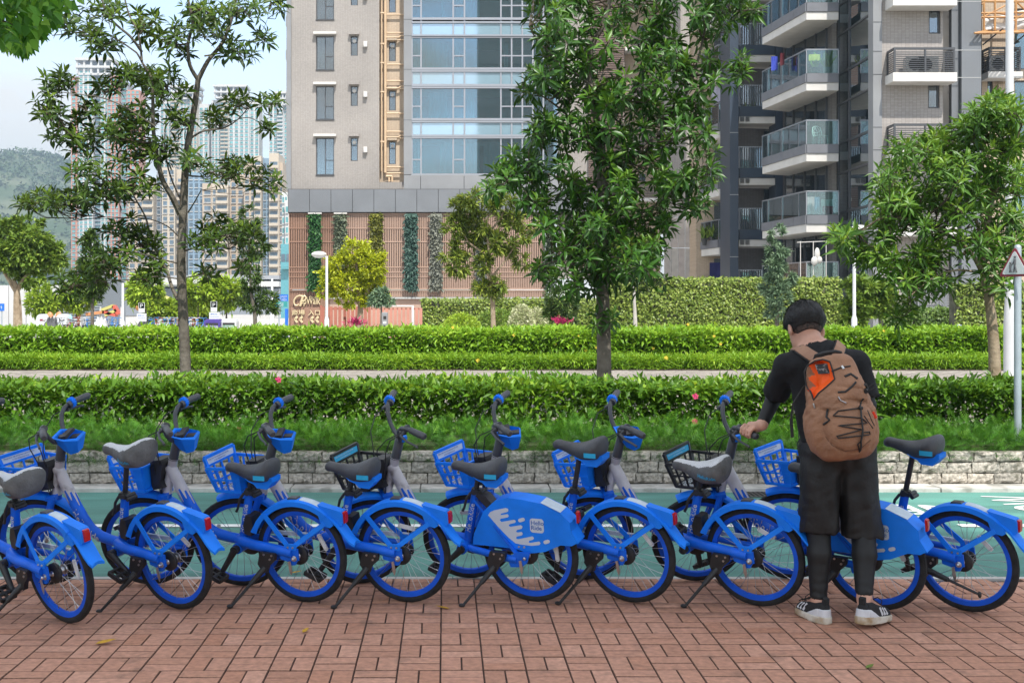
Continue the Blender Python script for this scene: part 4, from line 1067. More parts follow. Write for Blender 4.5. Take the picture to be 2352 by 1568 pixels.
def sleeve_f(p):
    d = (wrL-elL)/np.linalg.norm(wrL-elL)
    f = smin(cone(p, shL+(elL-shL)*.6, elL, .047, .0455), cone(p, elL, wrL, .046, .0325), .012); f = np.maximum(f, (p-(wrL-d*.012)) @ d)
    dr = (wrR-elR)/np.linalg.norm(wrR-elR)
    g = smin(cone(p, shR+(elR-shR)*.6, elR, .047, .0455), cone(p, elR, wrR, .046, .0325), .012); g = np.maximum(g, (p-(wrR-dr*.012)) @ dr)
    return np.minimum(f, g)
sub(sdf_obj('arm_sleeves', sleeve_f, (1.3, 5.95, .85), (2.65, 6.85, 1.5), .007, M_legg, man))
zl, zr = ZW(1222, 6.2), ZW(1231, 6.2)
def shorts_f(p):
    w = wr(p*A_((1, 1, .5)),   .8, 6)*2.0+.004*np.sin(p[:,0]*70+np.sin(p[:,2]*9)*2)*np.clip((1.0-p[:,2])/.5, 0, 1)
    top = cone(p, J(1900, 1035, 6.22), J(1945, 1035, 6.22), .150, .150, ((0, 1, 0), 1.12))
    l = cone(p, J(1884, 1085, 6.2), J(1884, 1245, 6.22), .112, .110, ((0, 1, 0), 1.12)); l = np.maximum(l, zl-p[:,2])
    r = cone(p, J(1966, 1085, 6.2), J(1981, 1252, 6.2), .112, .106, ((0, 1, 0), 1.12)); r = np.maximum(r, zr-p[:,2])
    f = smin(top, np.minimum(l, r), .03)
    return np.maximum(f+w, p[:,2]-ZW(1006, 6.2))
sub(sdf_obj('shorts', shorts_f, (1.8, 5.9, .4), (2.6, 6.55, 1.02), .009, M_short, man))
def legg_f(p):
    r = None
    for k_, a_, z in ((knL, anL, ZW(1372, 6.16)), (knR, anR, ZW(1364, 6.07))):
        c = k_+(a_-k_)*.3+A_((0, -.02, 0))
        f = smin(smin(cone(p, k_+A_((0, 0, .1)), c, .064, .061), cone(p, c, a_, .061, .038), .02), cone(p, k_, a_, .058, .04), .02); f = np.maximum(f, z-p[:,2])
        r = f if r is None else np.minimum(r, f)
    return r+.0012*np.sin(p[:,2]*130+vnoise(p, 20, 1)*2)*np.clip((.3-p[:,2])*8, 0, 1)
sub(sdf_obj('leggings', legg_f, (1.9, 5.95, .05), (2.5, 6.4, .65), .007, M_legg, man))
def shoe(toe, heel, ank, lift):
    d = toe-heel; d = d/np.linalg.norm(d); up = A_((0, 0, 1.))-d*d[2]; up /= np.linalg.norm(up); sd = np.cross(d, up); R_ = np.stack([d, sd, up], 1)
    o = heel-up*.0+d*0
    L_ = np.linalg.norm(toe-heel)+.035
    def loc(p): return (p-o) @ R_
    def half(x): t = np.clip((x+.02)/(L_+.03), 0, 1); return .034+.014*np.sin(np.clip(t*1.15, 0, 1)*pi)**.7*(t > .1)+.004*t-.01*np.clip((t-.85)/.15, 0, 1)**2
    def plan(q): 
        xx = np.maximum(np.maximum(-q[:,0]-.0, q[:,0]-(L_-.05)), 0); return np.sqrt(xx**2+(np.maximum(np.abs(q[:,1])-half(q[:,0])+.03, 0))**2)-.03
    def sole_f(p):
        q = loc(p); b = .004*np.sin(q[:,0]*22); zc = q[:,2]+.012; h_ = .021-.006*np.clip(q[:,0]/L_, 0, 1)
        return np.maximum(plan(q)-.007+.0, np.abs(zc)-h_+.3*np.clip(q[:,0]-(L_-.06), 0, 1)*0)*.9
    def up_f(p):
        q = loc(p); t = np.clip(q[:,0]/L_, 0, 1); top = .085-.045*np.clip((t-.25)/.6, 0, 1)**.8
        f = plan(q); z = q[:,2]
        rr = np.sqrt(np.maximum(f+.035, 0)**2+np.maximum(z-(top-.035), 0)**2)-.035+np.clip(z, 0, .1)*.10
        f = np.maximum(rr, -z); f = np.maximum(f, -cone(p, ank+A_((0, 0, -.02)), ank+A_((0, 0, .1)), .036, .046)*1.0 if False else f)
        return f
    def heel_f(p): 
        q = loc(p); z = q[:,2]; prof = .046-.55*np.clip(q[:,0]-.015, 0, 1)-.2*np.abs(q[:,1])*0
        return np.maximum(np.maximum(up_f(p)-.0045, z-prof), np.maximum(.002-z, q[:,0]-.09))
    lo, hi = np.minimum(toe, heel)-.09, np.maximum(toe, heel)+.13
    s = sub(sdf_obj('shoe', up_f, lo, hi, .0055, M_shoe, man)); 
    for nm, f_, m_ in (('shoe_sole', sole_f, M_sole), ('heel_counter', heel_f, M_shoew)):
        c = sdf_obj(nm, f_, lo, hi, .0055, m_, s)
    # three stripes on the outer side and laces
    out = sd if (sd @ (A_((0, -1, 0)))) > 0 else -sd
    st = MB()
    for k in range(3):
        x = .105+.026*k
        for a, b in (((x-.012, .052-.004*k), (x+.010, .012)),):
            pts = []
            for (xx, zz) in (a, b):
                y0, y1 = 0., .08
                for _ in range(16):
                    m_ = (y0+y1)/2; pp = o+d*xx+out*m_+up*zz
                    if up_f(pp[None])[0] < 0: y0 = m_
                    else: y1 = m_
                pts.append(o+d*xx+out*(y1+.0008)+up*zz)
            st.bar(pts[0], pts[1], .013, .004, up=out)
    st.build('stripes', M_shoew, s)
    lc = MB()
    for k in range(4): c = o+d*(.10+.028*k)+up*(.082-.012*k); lc.tube([c-sd*.025-up*.006, c+up*.004, c+sd*.025-up*.006], .003, 5)
    c = o+d*.09+up*.088; lc.tube([c, c+out*.03+up*.016, c+out*.055+up*.004, c+out*.05-up*.02], .0028, 5)
    lc.build('laces', M_trim, s)
    tb = MB().prism([(-.014, .05), (-.020, .10), (-.004, .108), (.004, .06)], -.017, .017); tb.v = [o+v @ R_.T for v in tb.v]; tb.build('heel_tab', M_shoe, s)
shoe(toeL, heelL, anL, 0); shoe(toeR, heelR, anR, .03)
sk = MB(); sk.tube([anL+A_((0, 0, .012)), anL+A_((.002, 0, -.06))], [.041, .039], 14); sub(sk.build('sock', M_legg, man, smooth=True))
sk = MB(); sk.tube([anL+A_((0, 0, .010)), anL+A_((0, 0, .016))], [.0425, .0425], 14); sub(sk.build('sock_band', mat('pale_grey_knit', (.3, .3, .32), .9), man, smooth=True))

# ------------------------------------------------------------------ backpack
bt = radians(8); Cb = J(1925, 935, 5.985)
bu, bv, bw = A_((cos(bt), 0, sin(bt)*-0+sin(bt)*0+sin(-bt)*-1*0)), A_((-sin(bt), .10, cos(bt))), A_((0, -1, .1))
bv /= np.linalg.norm(bv); bu = np.cross(bv, A_((0, 1., 0))); bu /= np.linalg.norm(bu); bu = bu if bu[0] > 0 else -bu; bw = np.cross(bu, bv); bw = bw if bw[1] < 0 else -bw
RB = np.stack([bu, bv, bw], 1)
KX = 5.616e-4
def bl(cx, cy):                     # picture-measured point to the bag's own u, v
    x, y = (cx-1290)*KX, (1020-cy)*KX; return x*cos(bt)+y*sin(bt), -x*sin(bt)+y*cos(bt)
POLY = A_([bl(*c) for c in ((984,690),(1015,630),(1065,590),(1130,578),(1185,600),(1202,690),(1210,762),(1130,835),(1062,895),(1028,955),(1004,850))])
def poly_d(q):
    d = np.full(len(q), 1e9); ins = np.zeros(len(q), bool); n = len(POLY)
    for i in range(n):
        a, b = POLY[i], POLY[(i+1) % n]; e = b-a; w = q-a; t = np.clip((w @ e)/(e @ e), 0, 1); d = np.minimum(d, np.linalg.norm(w-t[:, None]*e, axis=1))
        c = (a[1] <= q[:,1]) != (b[1] <= q[:,1]); xx = a[0]+(q[:,1]-a[1])/(b[1]-a[1]+1e-12)*(b[0]-a[0]); ins ^= c & (q[:,0] < xx)
    return np.where(ins, -d, d)
def bag0(q):
    u, v, w = q[:,0], q[:,1], q[:,2]
    hw = np.interp(v, [-.28,-.2,-.1,.0,.1,.2,.27], [.125,.155,.168,.165,.150,.128,.105]); hd = np.interp(v, [-.28,-.2,-.05,.1,.2,.27], [.085,.125,.130,.105,.085,.065])
    e = (np.abs(u/hw)**2.7+np.abs(w/hd)**2.5)**(1/2.6); f = (e-1)*.095
    f = np.sqrt(np.maximum(f+.04, 0)**2+np.maximum(np.abs(v+.0)-.235, 0)**2)-.04
    f = smin(f, ell(q, (.01, -.105, .075), (.135, .135, .085)), .03)
    f = smin(f, ell(q, (.03, .07, .075), (.095, .10, .05)), .02)
    for s in (-1, 1): f = smin(f, ell(q, (s*.150, -.10, -.01), (.035, .115, .085)), .02)
    n = .0048*vnoise(q*A_((1, .7, 1)), 26, 4)+.003*vnoise(q*A_((.5, 1.6, .6)), 42, 7)*np.exp(-((v-.02)/.14)**2)*1.6+.0016*vnoise(q, 80, 2)
    n = n+.009*np.exp(-((v-(.005+.06*u+.012*np.sin(u*30)))/.010)**2)*(np.abs(u) < .12)+.007*np.exp(-((v-(.105-.25*u))/.008)**2)*(u > -.02)
    n = n+.005*np.exp(-((np.hypot(u-.01, v+.1)-.135)/.006)**2)
    return f+n*.8
def bag_q(q):
    f = bag0(q); pd = poly_d(q[:, :2]); cut = np.clip(-pd/.012, 0, 1); cut = cut*cut*(3-2*cut)
    fold = .005*vnoise(q*A_((2.2, .5, 1)), 30, 8)
    return np.where(q[:,2] > 0, f+(.036+fold*.6)*cut, f)
def bag_f(p): return bag_q((p-Cb) @ RB)
bag = empty('backpack', tuple(Cb)); tag(bag, 'brown nylon backpack worn half open, orange lining showing, black bungee cord laced across', 'backpack')
bpy.context.view_layer.update(); bag_pi = Matrix.Translation(bag.location).inverted()
def subb(o): o.matrix_parent_inverse = bag_pi; return o
v_, f_ = sdf_mesh('shell', bag_f, Cb-.36, Cb+.36, .006)
q_ = (v_[f_].mean(1)-Cb) @ RB; sel = (poly_d(q_[:, :2]) < .001) & (q_[:,2] > 0)
for nm, s_, m_ in (('shell', ~sel, M_bag), ('lining', sel, M_line)):
    ff = f_[s_]; u_, inv = np.unique(ff, return_inverse=True); subb(mesh_obj(nm, np_mesh(nm, v_[u_], inv.reshape(ff.shape), True), m_, bag))
def on_bag(u, v, off=.003):
    lo, hi = .0, .35
    for _ in range(22):
        m_ = (lo+hi)/2
        if bag0(np.array([[u, v, m_]]))[0] < 0: lo = m_
        else: hi = m_
    return Cb+RB @ A_((u, v, hi+off))
def line(name, pts, r, m, off=.003, step=.012, closed=False, flat=1.0):
    uv = [bl(*p) for p in pts]; uv = uv+[uv[0]] if closed else uv; out = []
    for (a, b), (c, d) in zip(uv, uv[1:]):
        n = max(1, int(np.hypot(c-a, d-b)/step))
        out += [on_bag(a+(c-a)*i/n, b+(d-b)*i/n, off) for i in range(n)]
    out.append(on_bag(*uv[-1], off)); return subb(MB().tube(out, r, 6, flat=flat).build(name, m, bag, smooth=True))
line('zipper', [(984,690),(1015,630),(1065,590),(1130,578),(1185,600),(1202,690),(1210,762),(1130,835),(1062,895),(1028,955),(1004,850)], .0042, M_trim, .001, closed=True)
line('bungee_cord', [(1462,945),(1400,1030),(1215,1055),(1160,1100),(1410,1120),(1465,1165),(1195,1190),(1410,1225),(1185,1285),(1200,1303),(1490,1270),(1485,1245),(1420,1250),(1400,1330),(1372,1360),(1405,1430)], .0036, M_trim, .006)
line('bungee_cord', [(1412,1030),(1408,1120),(1412,1230),(1398,1330),(1408,1420)], .0045, M_trim, .010)
line('bungee_cord', [(1130,1040),(1110,1110),(1130,1140),(1085,1180)], .0055, M_trim, .010)
line('seam', [(1225,885),(1290,880),(1350,835),(1395,790)], .006, M_trim, .0); line('seam', [(1480,1050),(1510,1130),(1545,1190)], .003, M_trim, .0); line('seam', [(1440,1100),(1490,1170),(1530,1215)], .003, M_trim, .0)
line('seam', [(1110,1290),(1160,1370),(1270,1420),(1400,1400),(1500,1320)], .003, mat('brown_seam', (.13, .06, .032), .8), .0)
line('seam', [(1190,690),(1280,655),(1370,640)], .0045, M_trim, .002); line('seam', [(1300,740),(1360,715),(1420,760)], .007, M_trim, .0)
line('pull_tab', [(1548,1065),(1580,1120)], .0075, mat('red_orange_tab', (.75, .04, .008), .6), .004, flat=.5)
line('zip_pull', [(1285,640),(1300,668)], .006, M_steel, .006); line('zip_pull', [(1026,985),(1036,1030)], .0045, M_steel, .005); line('zip_pull', [(1222,925),(1240,960),(1290,985)], .003, M_steel, .006)
line('buckle', [(1495,810),(1515,845),(1490,880)], .012, M_trim, .010); line('toggle', [(1398,1028),(1430,1030)], .009, M_trim, .010)
lb_uv = [bl(*c) for c in ((1068,622),(1178,612),(1186,708),(1088,714))]
subb(MB().add([Cb+RB @ A_((u, v, ((on_bag(u, v)-Cb) @ RB)[2]-.026)) for u, v in lb_uv], [(3,2,1,0)]).build('label_patch', mat('black_label', (.02,.02,.022), .7, col2=(.22,.2,.19), scale=70, thr=(.52,.60)), bag))
# straps lie on the shirt; found by looking along the line from the eye
def on_shirt(x, y, off=.006):
    e = A_((0, 0, H)); d = J(x, y, 1.0)-e; t = 5.7
    for _ in range(60):
        s = shirt_f((e+d*t)[None])[0]-off
        if s < .0006: break
        t += max(s*.6, .0008)
        if t > 6.7: break
    return e+d*t
def ribbon(name, pts, w, th, m):
    mb = MB(); vs = []
    n = len(pts)
    for i, p in enumerate(pts):
        t = pts[min(i+1, n-1)]-pts[max(i-1, 0)]; t = t/np.linalg.norm(t)
        g = A_([shirt_f((p+e)[None])[0]-shirt_f((p-e)[None])[0] for e in np.eye(3)*.01]); g = g/(np.linalg.norm(g)+1e-9); s = np.cross(t, g); s /= np.linalg.norm(s)
        vs += [p+s*w/2, p+s*w/2+g*th, p-s*w/2+g*th, p-s*w/2]
    mb.add(vs, [(i*4+k, i*4+(k+1) % 4, (i+1)*4+(k+1) % 4, (i+1)*4+k) for i in range(n-1) for k in range(4)]+[(0,1,2,3), tuple((n-1)*4+k for k in (3,2,1,0))])
    return subb(mb.build(name, m, bag, bevel=.003))
def front(p, dx, dz, dy):            # carry a strap over the shoulder and down the chest
    out = []
    for k in (.25, .5, .75, 1.0):
        q = p+A_((dx*k, dy*k**.6, -dz*k*k)); 
        for _ in range(20):
            s = shirt_f(q[None])[0]-.006; g = A_([shirt_f((q+e)[None])[0]-shirt_f((q-e)[None])[0] for e in np.eye(3)*.01]); g /= np.linalg.norm(g)+1e-9; q = q-g*s*.7
        out.append(q)
    return out
sl = [on_shirt(x, y) for x, y in ((1872,822),(1859,814),(1847,806),(1836,800),(1826,796))]
sr = [on_shirt(x, y) for x, y in ((1921,822),(1924,812),(1928,801),(1931,791))]
for s_, dx in ((sl, .02), (sr, .0)):
    ribbon('shoulder_strap', s_+front(s_[-1], dx, .16, .17), .060, .010, M_bagd)
    ribbon('strap_edge', [p-A_((0,0,.002)) for p in s_+front(s_[-1], dx, .16, .17)], .072, .006, M_trim)
hp = [Cb+RB @ A_((u, v, w)) for u, v, w in ((-.085,.262,.0),(-.075,.285,.01),(-.03,.292,.012),(.03,.292,.012),(.06,.283,.01),(.07,.26,.0))]
subb(MB().tube(hp, [.006,.008,.010,.010,.008,.006], 8).build('haul_loop', M_trim, bag, smooth=True))
wp = [A_(P(x, y, 6.03)) for x, y in ((1838,900),(1822,925),(1817,960),(1820,1004))]
subb(MB().bar(wp[1], wp[2], .010, .004, up=(0,-1,0)).bar(wp[2], wp[3], .016, .005, up=(0,-1,0)).tube([A_(P(1848,885,6.0)), wp[0], wp[1]], .004, 6).build('hanging_strap', M_trim, bag))
cs = [Cb+RB @ A_((u, v, w)) for u, v, w in ((.155,.07,.0),(.20,.095,.0),(.24,.09,.0),(.215,.075,.0),(.16,.06,.0))]
subb(MB().tube(cs, .0025, 6).build('drawcord', M_trim, bag))
# ================================================================== plants
LT = np.array([(0,0,0),(.42,.5,.10),(.42,-.5,.10),(.48,0,0),(1,0,-.10)]); LF = np.array([(0,2,3),(0,3,1),(3,2,4),(3,4,1)])     # a folded leaf (length 1, width 1)
def unit(a): return a/(np.linalg.norm(a, axis=-1, keepdims=True)+1e-9)
def leaves(pos, d, n, ln, wd, rnd, tmpl=LT, faces=LF):
    """many leaves as arrays: vertices, faces, per-vertex value"""
    x = unit(d); y = unit(np.cross(n, x)); z = np.cross(x, y)
    t = tmpl[None]; v = pos[:, None]+x[:, None]*(t[..., 0:1]*ln[:, None, None])+y[:, None]*(t[..., 1:2]*wd[:, None, None])+z[:, None]*(t[..., 2:3]*ln[:, None, None])
    k = len(tmpl); f = (faces[None]+np.arange(len(pos))[:, None, None]*k).reshape(-1, faces.shape[1])
    return v.reshape(-1, 3), f, np.repeat(rnd, k)
def join(parts):
    vs, fs, rs, n = [], [], [], 0
    for v, f, r in parts: vs.append(v); fs.append(f+n); rs.append(r); n += len(v)
    return np.concatenate(vs), np.concatenate(fs), np.concatenate(rs)
def foliage(name, parts, m, parent=None):
    v, f, r = join(parts); return mesh_obj(name, np_mesh(name, v, f, attr=r), m, parent)
def shape(l, w): return lambda n, sd=.2: (l*RNG.normal(1, sd, n).clip(.5, 1.6), w*RNG.normal(1, sd, n).clip(.5, 1.6))
M_lh = mat_leaf('hedge_leaf', (.035,.095,.008), (.108,.24,.016), (.34,.50,.04), .42, .30, spec=.35)
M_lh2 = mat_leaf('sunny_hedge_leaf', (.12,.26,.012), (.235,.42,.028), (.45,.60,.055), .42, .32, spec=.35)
M_lf = mat_leaf('feathery_leaf', (.016,.07,.008), (.075,.23,.016), (.25,.48,.04), .5, .22)
M_t1 = mat_leaf('tree_leaf', (.015,.038,.005), (.050,.105,.009), (.165,.25,.02), .42, .26, True, .35)
M_t2 = mat_leaf('dark_glossy_leaf', (.015,.052,.006), (.046,.138,.013), (.145,.27,.022), .38, .24, True, .4)
M_t3 = mat_leaf('light_tree_leaf', (.030,.09,.012), (.095,.215,.022), (.27,.41,.04), .40, .28, True, .4)
M_bark = mat('bark', (.085, .072, .055), .9, col2=(.17, .15, .12), scale=7, thr=(.35, .7), bump=.7, bscale=24)
M_barkl = mat('pale_bark', (.22, .16, .10), .9, col2=(.38, .30, .21), scale=6, thr=(.35, .7), bump=.5, bscale=24)
M_twig = mat('twig', (.075, .055, .035), .9, var=.3, scale=9)

def hedge(name, label, x0, x1, y0, y1, z0, z1, n, l, w, m, waves=.04, top=.5, stems=True, group=None, zb=None, front=.4, face_up=.35, seed=0, cat='hedge', near=False):
    """leaves in the outer skin of a clipped block, with stems inside"""
    r = np.random.default_rng(seed+11)
    t = empty(name, ((x0+x1)/2, (y0+y1)/2, z0)); tag(t, label, cat, group); O = np.array(t.location)
    nt_, nf = int(n*top), int(n*front); ns = n-nt_-nf
    ht = lambda x, y: z1+waves*(np.sin(x*1.9+y)+.6*np.sin(x*4.7+2+y*3)+.5*np.sin(x*9.1+y*7))*.6+r.normal(0, waves*.7, len(x))
    px, py = r.uniform(x0, x1, nt_), r.uniform(y0, y1, nt_); pt = np.stack([px, py, ht(px, py)-np.abs(r.normal(0, .05, nt_))], 1); ot = np.stack([r.normal(0,.5,nt_), r.normal(-.15,.5,nt_), r.uniform(.1,1,nt_)], 1)
    px = r.uniform(x0, x1, nf); pz = z0+(z1-z0)*r.uniform(0, 1, nf)**(.55 if near else .8); py = y0+np.abs(r.normal(0, .10, nf))+.05*np.sin(px*2.3+pz*5)+.04*np.sin(px*6+1); pf = np.stack([px, py, pz], 1); of = np.stack([r.normal(0,.6,nf), r.uniform(-1,-.1,nf), r.normal(.1,.5,nf)], 1)
    px = r.uniform(x0, x1, ns); pz = r.uniform(z0, z1, ns); py = r.uniform(y0, y1, ns); pi_ = np.stack([px, py, pz], 1); oi = r.normal(0, 1, (ns, 3))
    p = np.concatenate([pt, pf, pi_]); d = np.concatenate([ot, of, oi]); nn_ = len(p)
    up = np.array((0, -.25, 1.))+r.normal(0, face_up, (nn_, 3)); L_ = l*r.normal(1, .22, nn_).clip(.5, 1.5); W_ = w*r.normal(1, .2, nn_).clip(.5, 1.5)
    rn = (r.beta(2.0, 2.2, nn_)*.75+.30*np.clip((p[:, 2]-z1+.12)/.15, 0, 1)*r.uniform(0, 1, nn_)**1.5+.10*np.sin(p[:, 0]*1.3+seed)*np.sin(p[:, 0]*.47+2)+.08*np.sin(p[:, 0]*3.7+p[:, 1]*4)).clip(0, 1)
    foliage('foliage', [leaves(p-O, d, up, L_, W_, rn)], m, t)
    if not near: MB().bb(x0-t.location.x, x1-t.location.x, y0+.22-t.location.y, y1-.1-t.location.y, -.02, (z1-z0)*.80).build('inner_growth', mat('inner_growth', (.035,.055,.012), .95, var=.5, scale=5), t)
    if stems:
        sb = MB(); k = int((x1-x0)*9)
        for i in range(k):
            a = Vector((r.uniform(x0, x1), r.uniform(y0+.1, y1), z0))-t.location; b = a+Vector((r.normal(0,.14), r.normal(0,.12), (z1-z0)*r.uniform(.5,.92))); c = a.lerp(b, .5)+Vector((r.normal(0,.04), 0, 0)); sb.tube([a, c, b], [.008,.006,.003], 4, cap=False)
        tag(sb.build('stems', M_twig, t), kind='stuff')
    return t
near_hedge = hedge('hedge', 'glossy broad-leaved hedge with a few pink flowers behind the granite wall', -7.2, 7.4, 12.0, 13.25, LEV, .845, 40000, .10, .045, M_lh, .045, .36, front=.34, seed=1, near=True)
def flowers(parent, spots, m, r):
    for x, y, z in spots:
        mb = MB(); O = parent.location
        for k in range(9):
            a = 2*pi*k/9*1.6; rr = r*.8*sqrt(k/9); c = Vector((x+rr*cos(a), y-abs(random.gauss(0, .01)), z+rr*sin(a)))-O
            for q in range(4): 
                b = pi/2*q+k; u = Vector((cos(b), -.3, sin(b)))*r*.42; v = Vector((-sin(b), 0, cos(b)))*r*.2; mb.add([c, c+u*.6+v, c+u, c+u*.6-v], [(0,1,2,3)])
        mb.build('flower', m, parent, fix=False)
M_pink = mat('pink_petal', (.62, .035, .16), .6); M_yell = mat('yellow_petal', (.75, .55, .05), .6)
pk = lambda x, y, Z: tuple(P(x, y, Z))
flowers(near_hedge, [pk(1597, 910, 11.9), pk(1596, 968, 11.85), pk(640, 872, 12.1), pk(552, 985, 11.9)], M_pink, .035)
# feathery low planting in front of it: one soft mass
def feather():
    r = RNG; nm = 700; n = 30000; k = r.integers(nm, size=n)                # soft mounds, sprays pointing out of each
    mx, mu = r.uniform(-7, 7.4, nm), r.uniform(0, 1, nm); my = 10.80+mu**1.3*1.06; mr = r.uniform(.11, .21, nm); mz = LEV-.04+.11*np.sin(np.clip(mu*1.4, 0, 1)*pi/2)+r.normal(0, .035, nm)
    u = unit(r.normal(0, 1, (n, 3))); u[:, 2] = np.abs(u[:, 2]); q = r.uniform(.45, 1, n)**.6; x = mx[k]+u[:, 0]*mr[k]*q*1.2; y = np.maximum(my[k]+u[:, 1]*mr[k]*q, 10.74); z = mz[k]+u[:, 2]*mr[k]*q
    d = u+r.normal(0, .45, (n, 3))+np.array((0, -.40, -.08)); up = u*.5+np.array((0, -.2, .7))+r.normal(0, .4, (n, 3))
    T, Fc = [], []
    for i in range(8):
        s = 1 if i % 2 else -1; b = .12+.10*i; k = len(T); T += [(b, 0, 0), (b+.28, s*.42*(1-.06*i), .05), (b+.07, 0, .0)]; Fc.append((k, k+1, k+2))
    k = len(T); T += [(0, .02, 0), (0, -.02, 0), (1.1, 0, -.08)]; Fc.append((k, k+1, k+2))
    L_, W_ = shape(.10, .085)(n); o = foliage('ground_cover', [leaves(np.stack([x, y, z], 1), d, up, L_, W_, (r.beta(2, 2.6, n)*.45+1.3*np.clip(q-.62, 0, .4)*(u[:, 2]+.15)+.12*r.normal(0, 1, nm)[k]).clip(0, 1), np.array(T), np.array(Fc))], M_lf)  # paler on mound tops, dark at the base: relief shading put into leaf colour
    tag(o, 'feathery low evergreen ground cover along the top of the granite wall', 'ground cover', kind='stuff')
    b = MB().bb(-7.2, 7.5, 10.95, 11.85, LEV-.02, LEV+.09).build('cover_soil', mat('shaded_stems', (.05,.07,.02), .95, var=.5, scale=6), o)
feather()
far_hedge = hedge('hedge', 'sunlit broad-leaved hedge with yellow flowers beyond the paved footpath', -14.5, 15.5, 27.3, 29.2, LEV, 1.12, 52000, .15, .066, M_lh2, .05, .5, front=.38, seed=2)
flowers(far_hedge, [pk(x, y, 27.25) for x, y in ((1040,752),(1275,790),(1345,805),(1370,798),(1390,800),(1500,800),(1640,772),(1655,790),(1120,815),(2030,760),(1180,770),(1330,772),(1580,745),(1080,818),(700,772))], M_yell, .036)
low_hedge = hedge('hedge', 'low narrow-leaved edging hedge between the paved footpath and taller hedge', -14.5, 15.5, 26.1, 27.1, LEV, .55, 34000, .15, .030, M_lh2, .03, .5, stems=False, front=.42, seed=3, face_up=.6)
flowers(low_hedge, [pk(1098, 828, 26.05), pk(1530, 822, 26.05)], M_yell, .05)

# ---- trees near the path: trunk and limbs traced, leaf clusters each an object
def cluster_mesh(name, k, l, w, droop, spread, m, seed):
    r = np.random.default_rng(seed); i = np.arange(k); ph = i*2.39996+r.normal(0,.25,k); el = np.interp(i/(k-1), [0, .35, 1], [1.2, .55, -droop])+r.normal(0,.16,k)
    d = np.stack([np.cos(ph)*np.cos(el), np.sin(ph)*np.cos(el), np.sin(el)], 1); up = np.stack([-np.cos(ph)*np.sin(el), -np.sin(ph)*np.sin(el), np.cos(el)+.15], 1)+r.normal(0,.25,(k,3))
    p = d*.012; p[:, 2] += .03-(i/(k-1))*spread; L_ = l*np.interp(i/(k-1), [0,.3,1], [.55,1,1.05])*r.normal(1,.12,k); W_ = w*np.interp(i/(k-1), [0,.3,1], [.6,1,1])*r.normal(1,.1,k)
    T = np.array([(0,0,0),(.28,.42,.07),(.28,-.42,.07),(.60,.46,.04),(.60,-.46,.04),(.32,0,.0),(.64,0,-.03),(1,0,-.16)]); Fc = np.array([(0,2,5),(0,5,1),(2,4,6),(2,6,5),(5,6,3),(5,3,1),(4,7,6),(6,7,3)])
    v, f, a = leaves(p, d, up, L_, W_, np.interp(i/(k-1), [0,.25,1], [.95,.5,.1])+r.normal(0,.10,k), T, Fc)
    st = np.array([(.004,0,0),(-.002,.0035,0),(-.002,-.0035,0),(0,0,-.0)]); me = np_mesh(name, v, f, attr=a); me.materials.append(m); return me, v, f, a
def limb(pts, Z, r0, r1, dz=(0, 0), n=8, sub=4):
    """smooth tapered limb through picture-traced points; dz: depth offset from start to end"""
    q = [P(x, y, Z+dz[0]+(dz[1]-dz[0])*i/(len(pts)-1)) for i, (x, y) in enumerate(pts)]; out = []
    m = len(q)
    for i in range(m-1):
        p0, p1, p2, p3 = q[max(i-1,0)], q[i], q[i+1], q[min(i+2,m-1)]
        for k in range(sub):
            t = k/sub; out.append(.5*((2*p1)+(p2-p0)*t+(2*p0-5*p1+4*p2-p3)*t*t+(3*p1-p0-3*p2+p3)*t**3))
    out.append(q[-1]); N = len(out); return out, [r0+(r1-r0)*(i/(N-1))**.8 for i in range(N)]
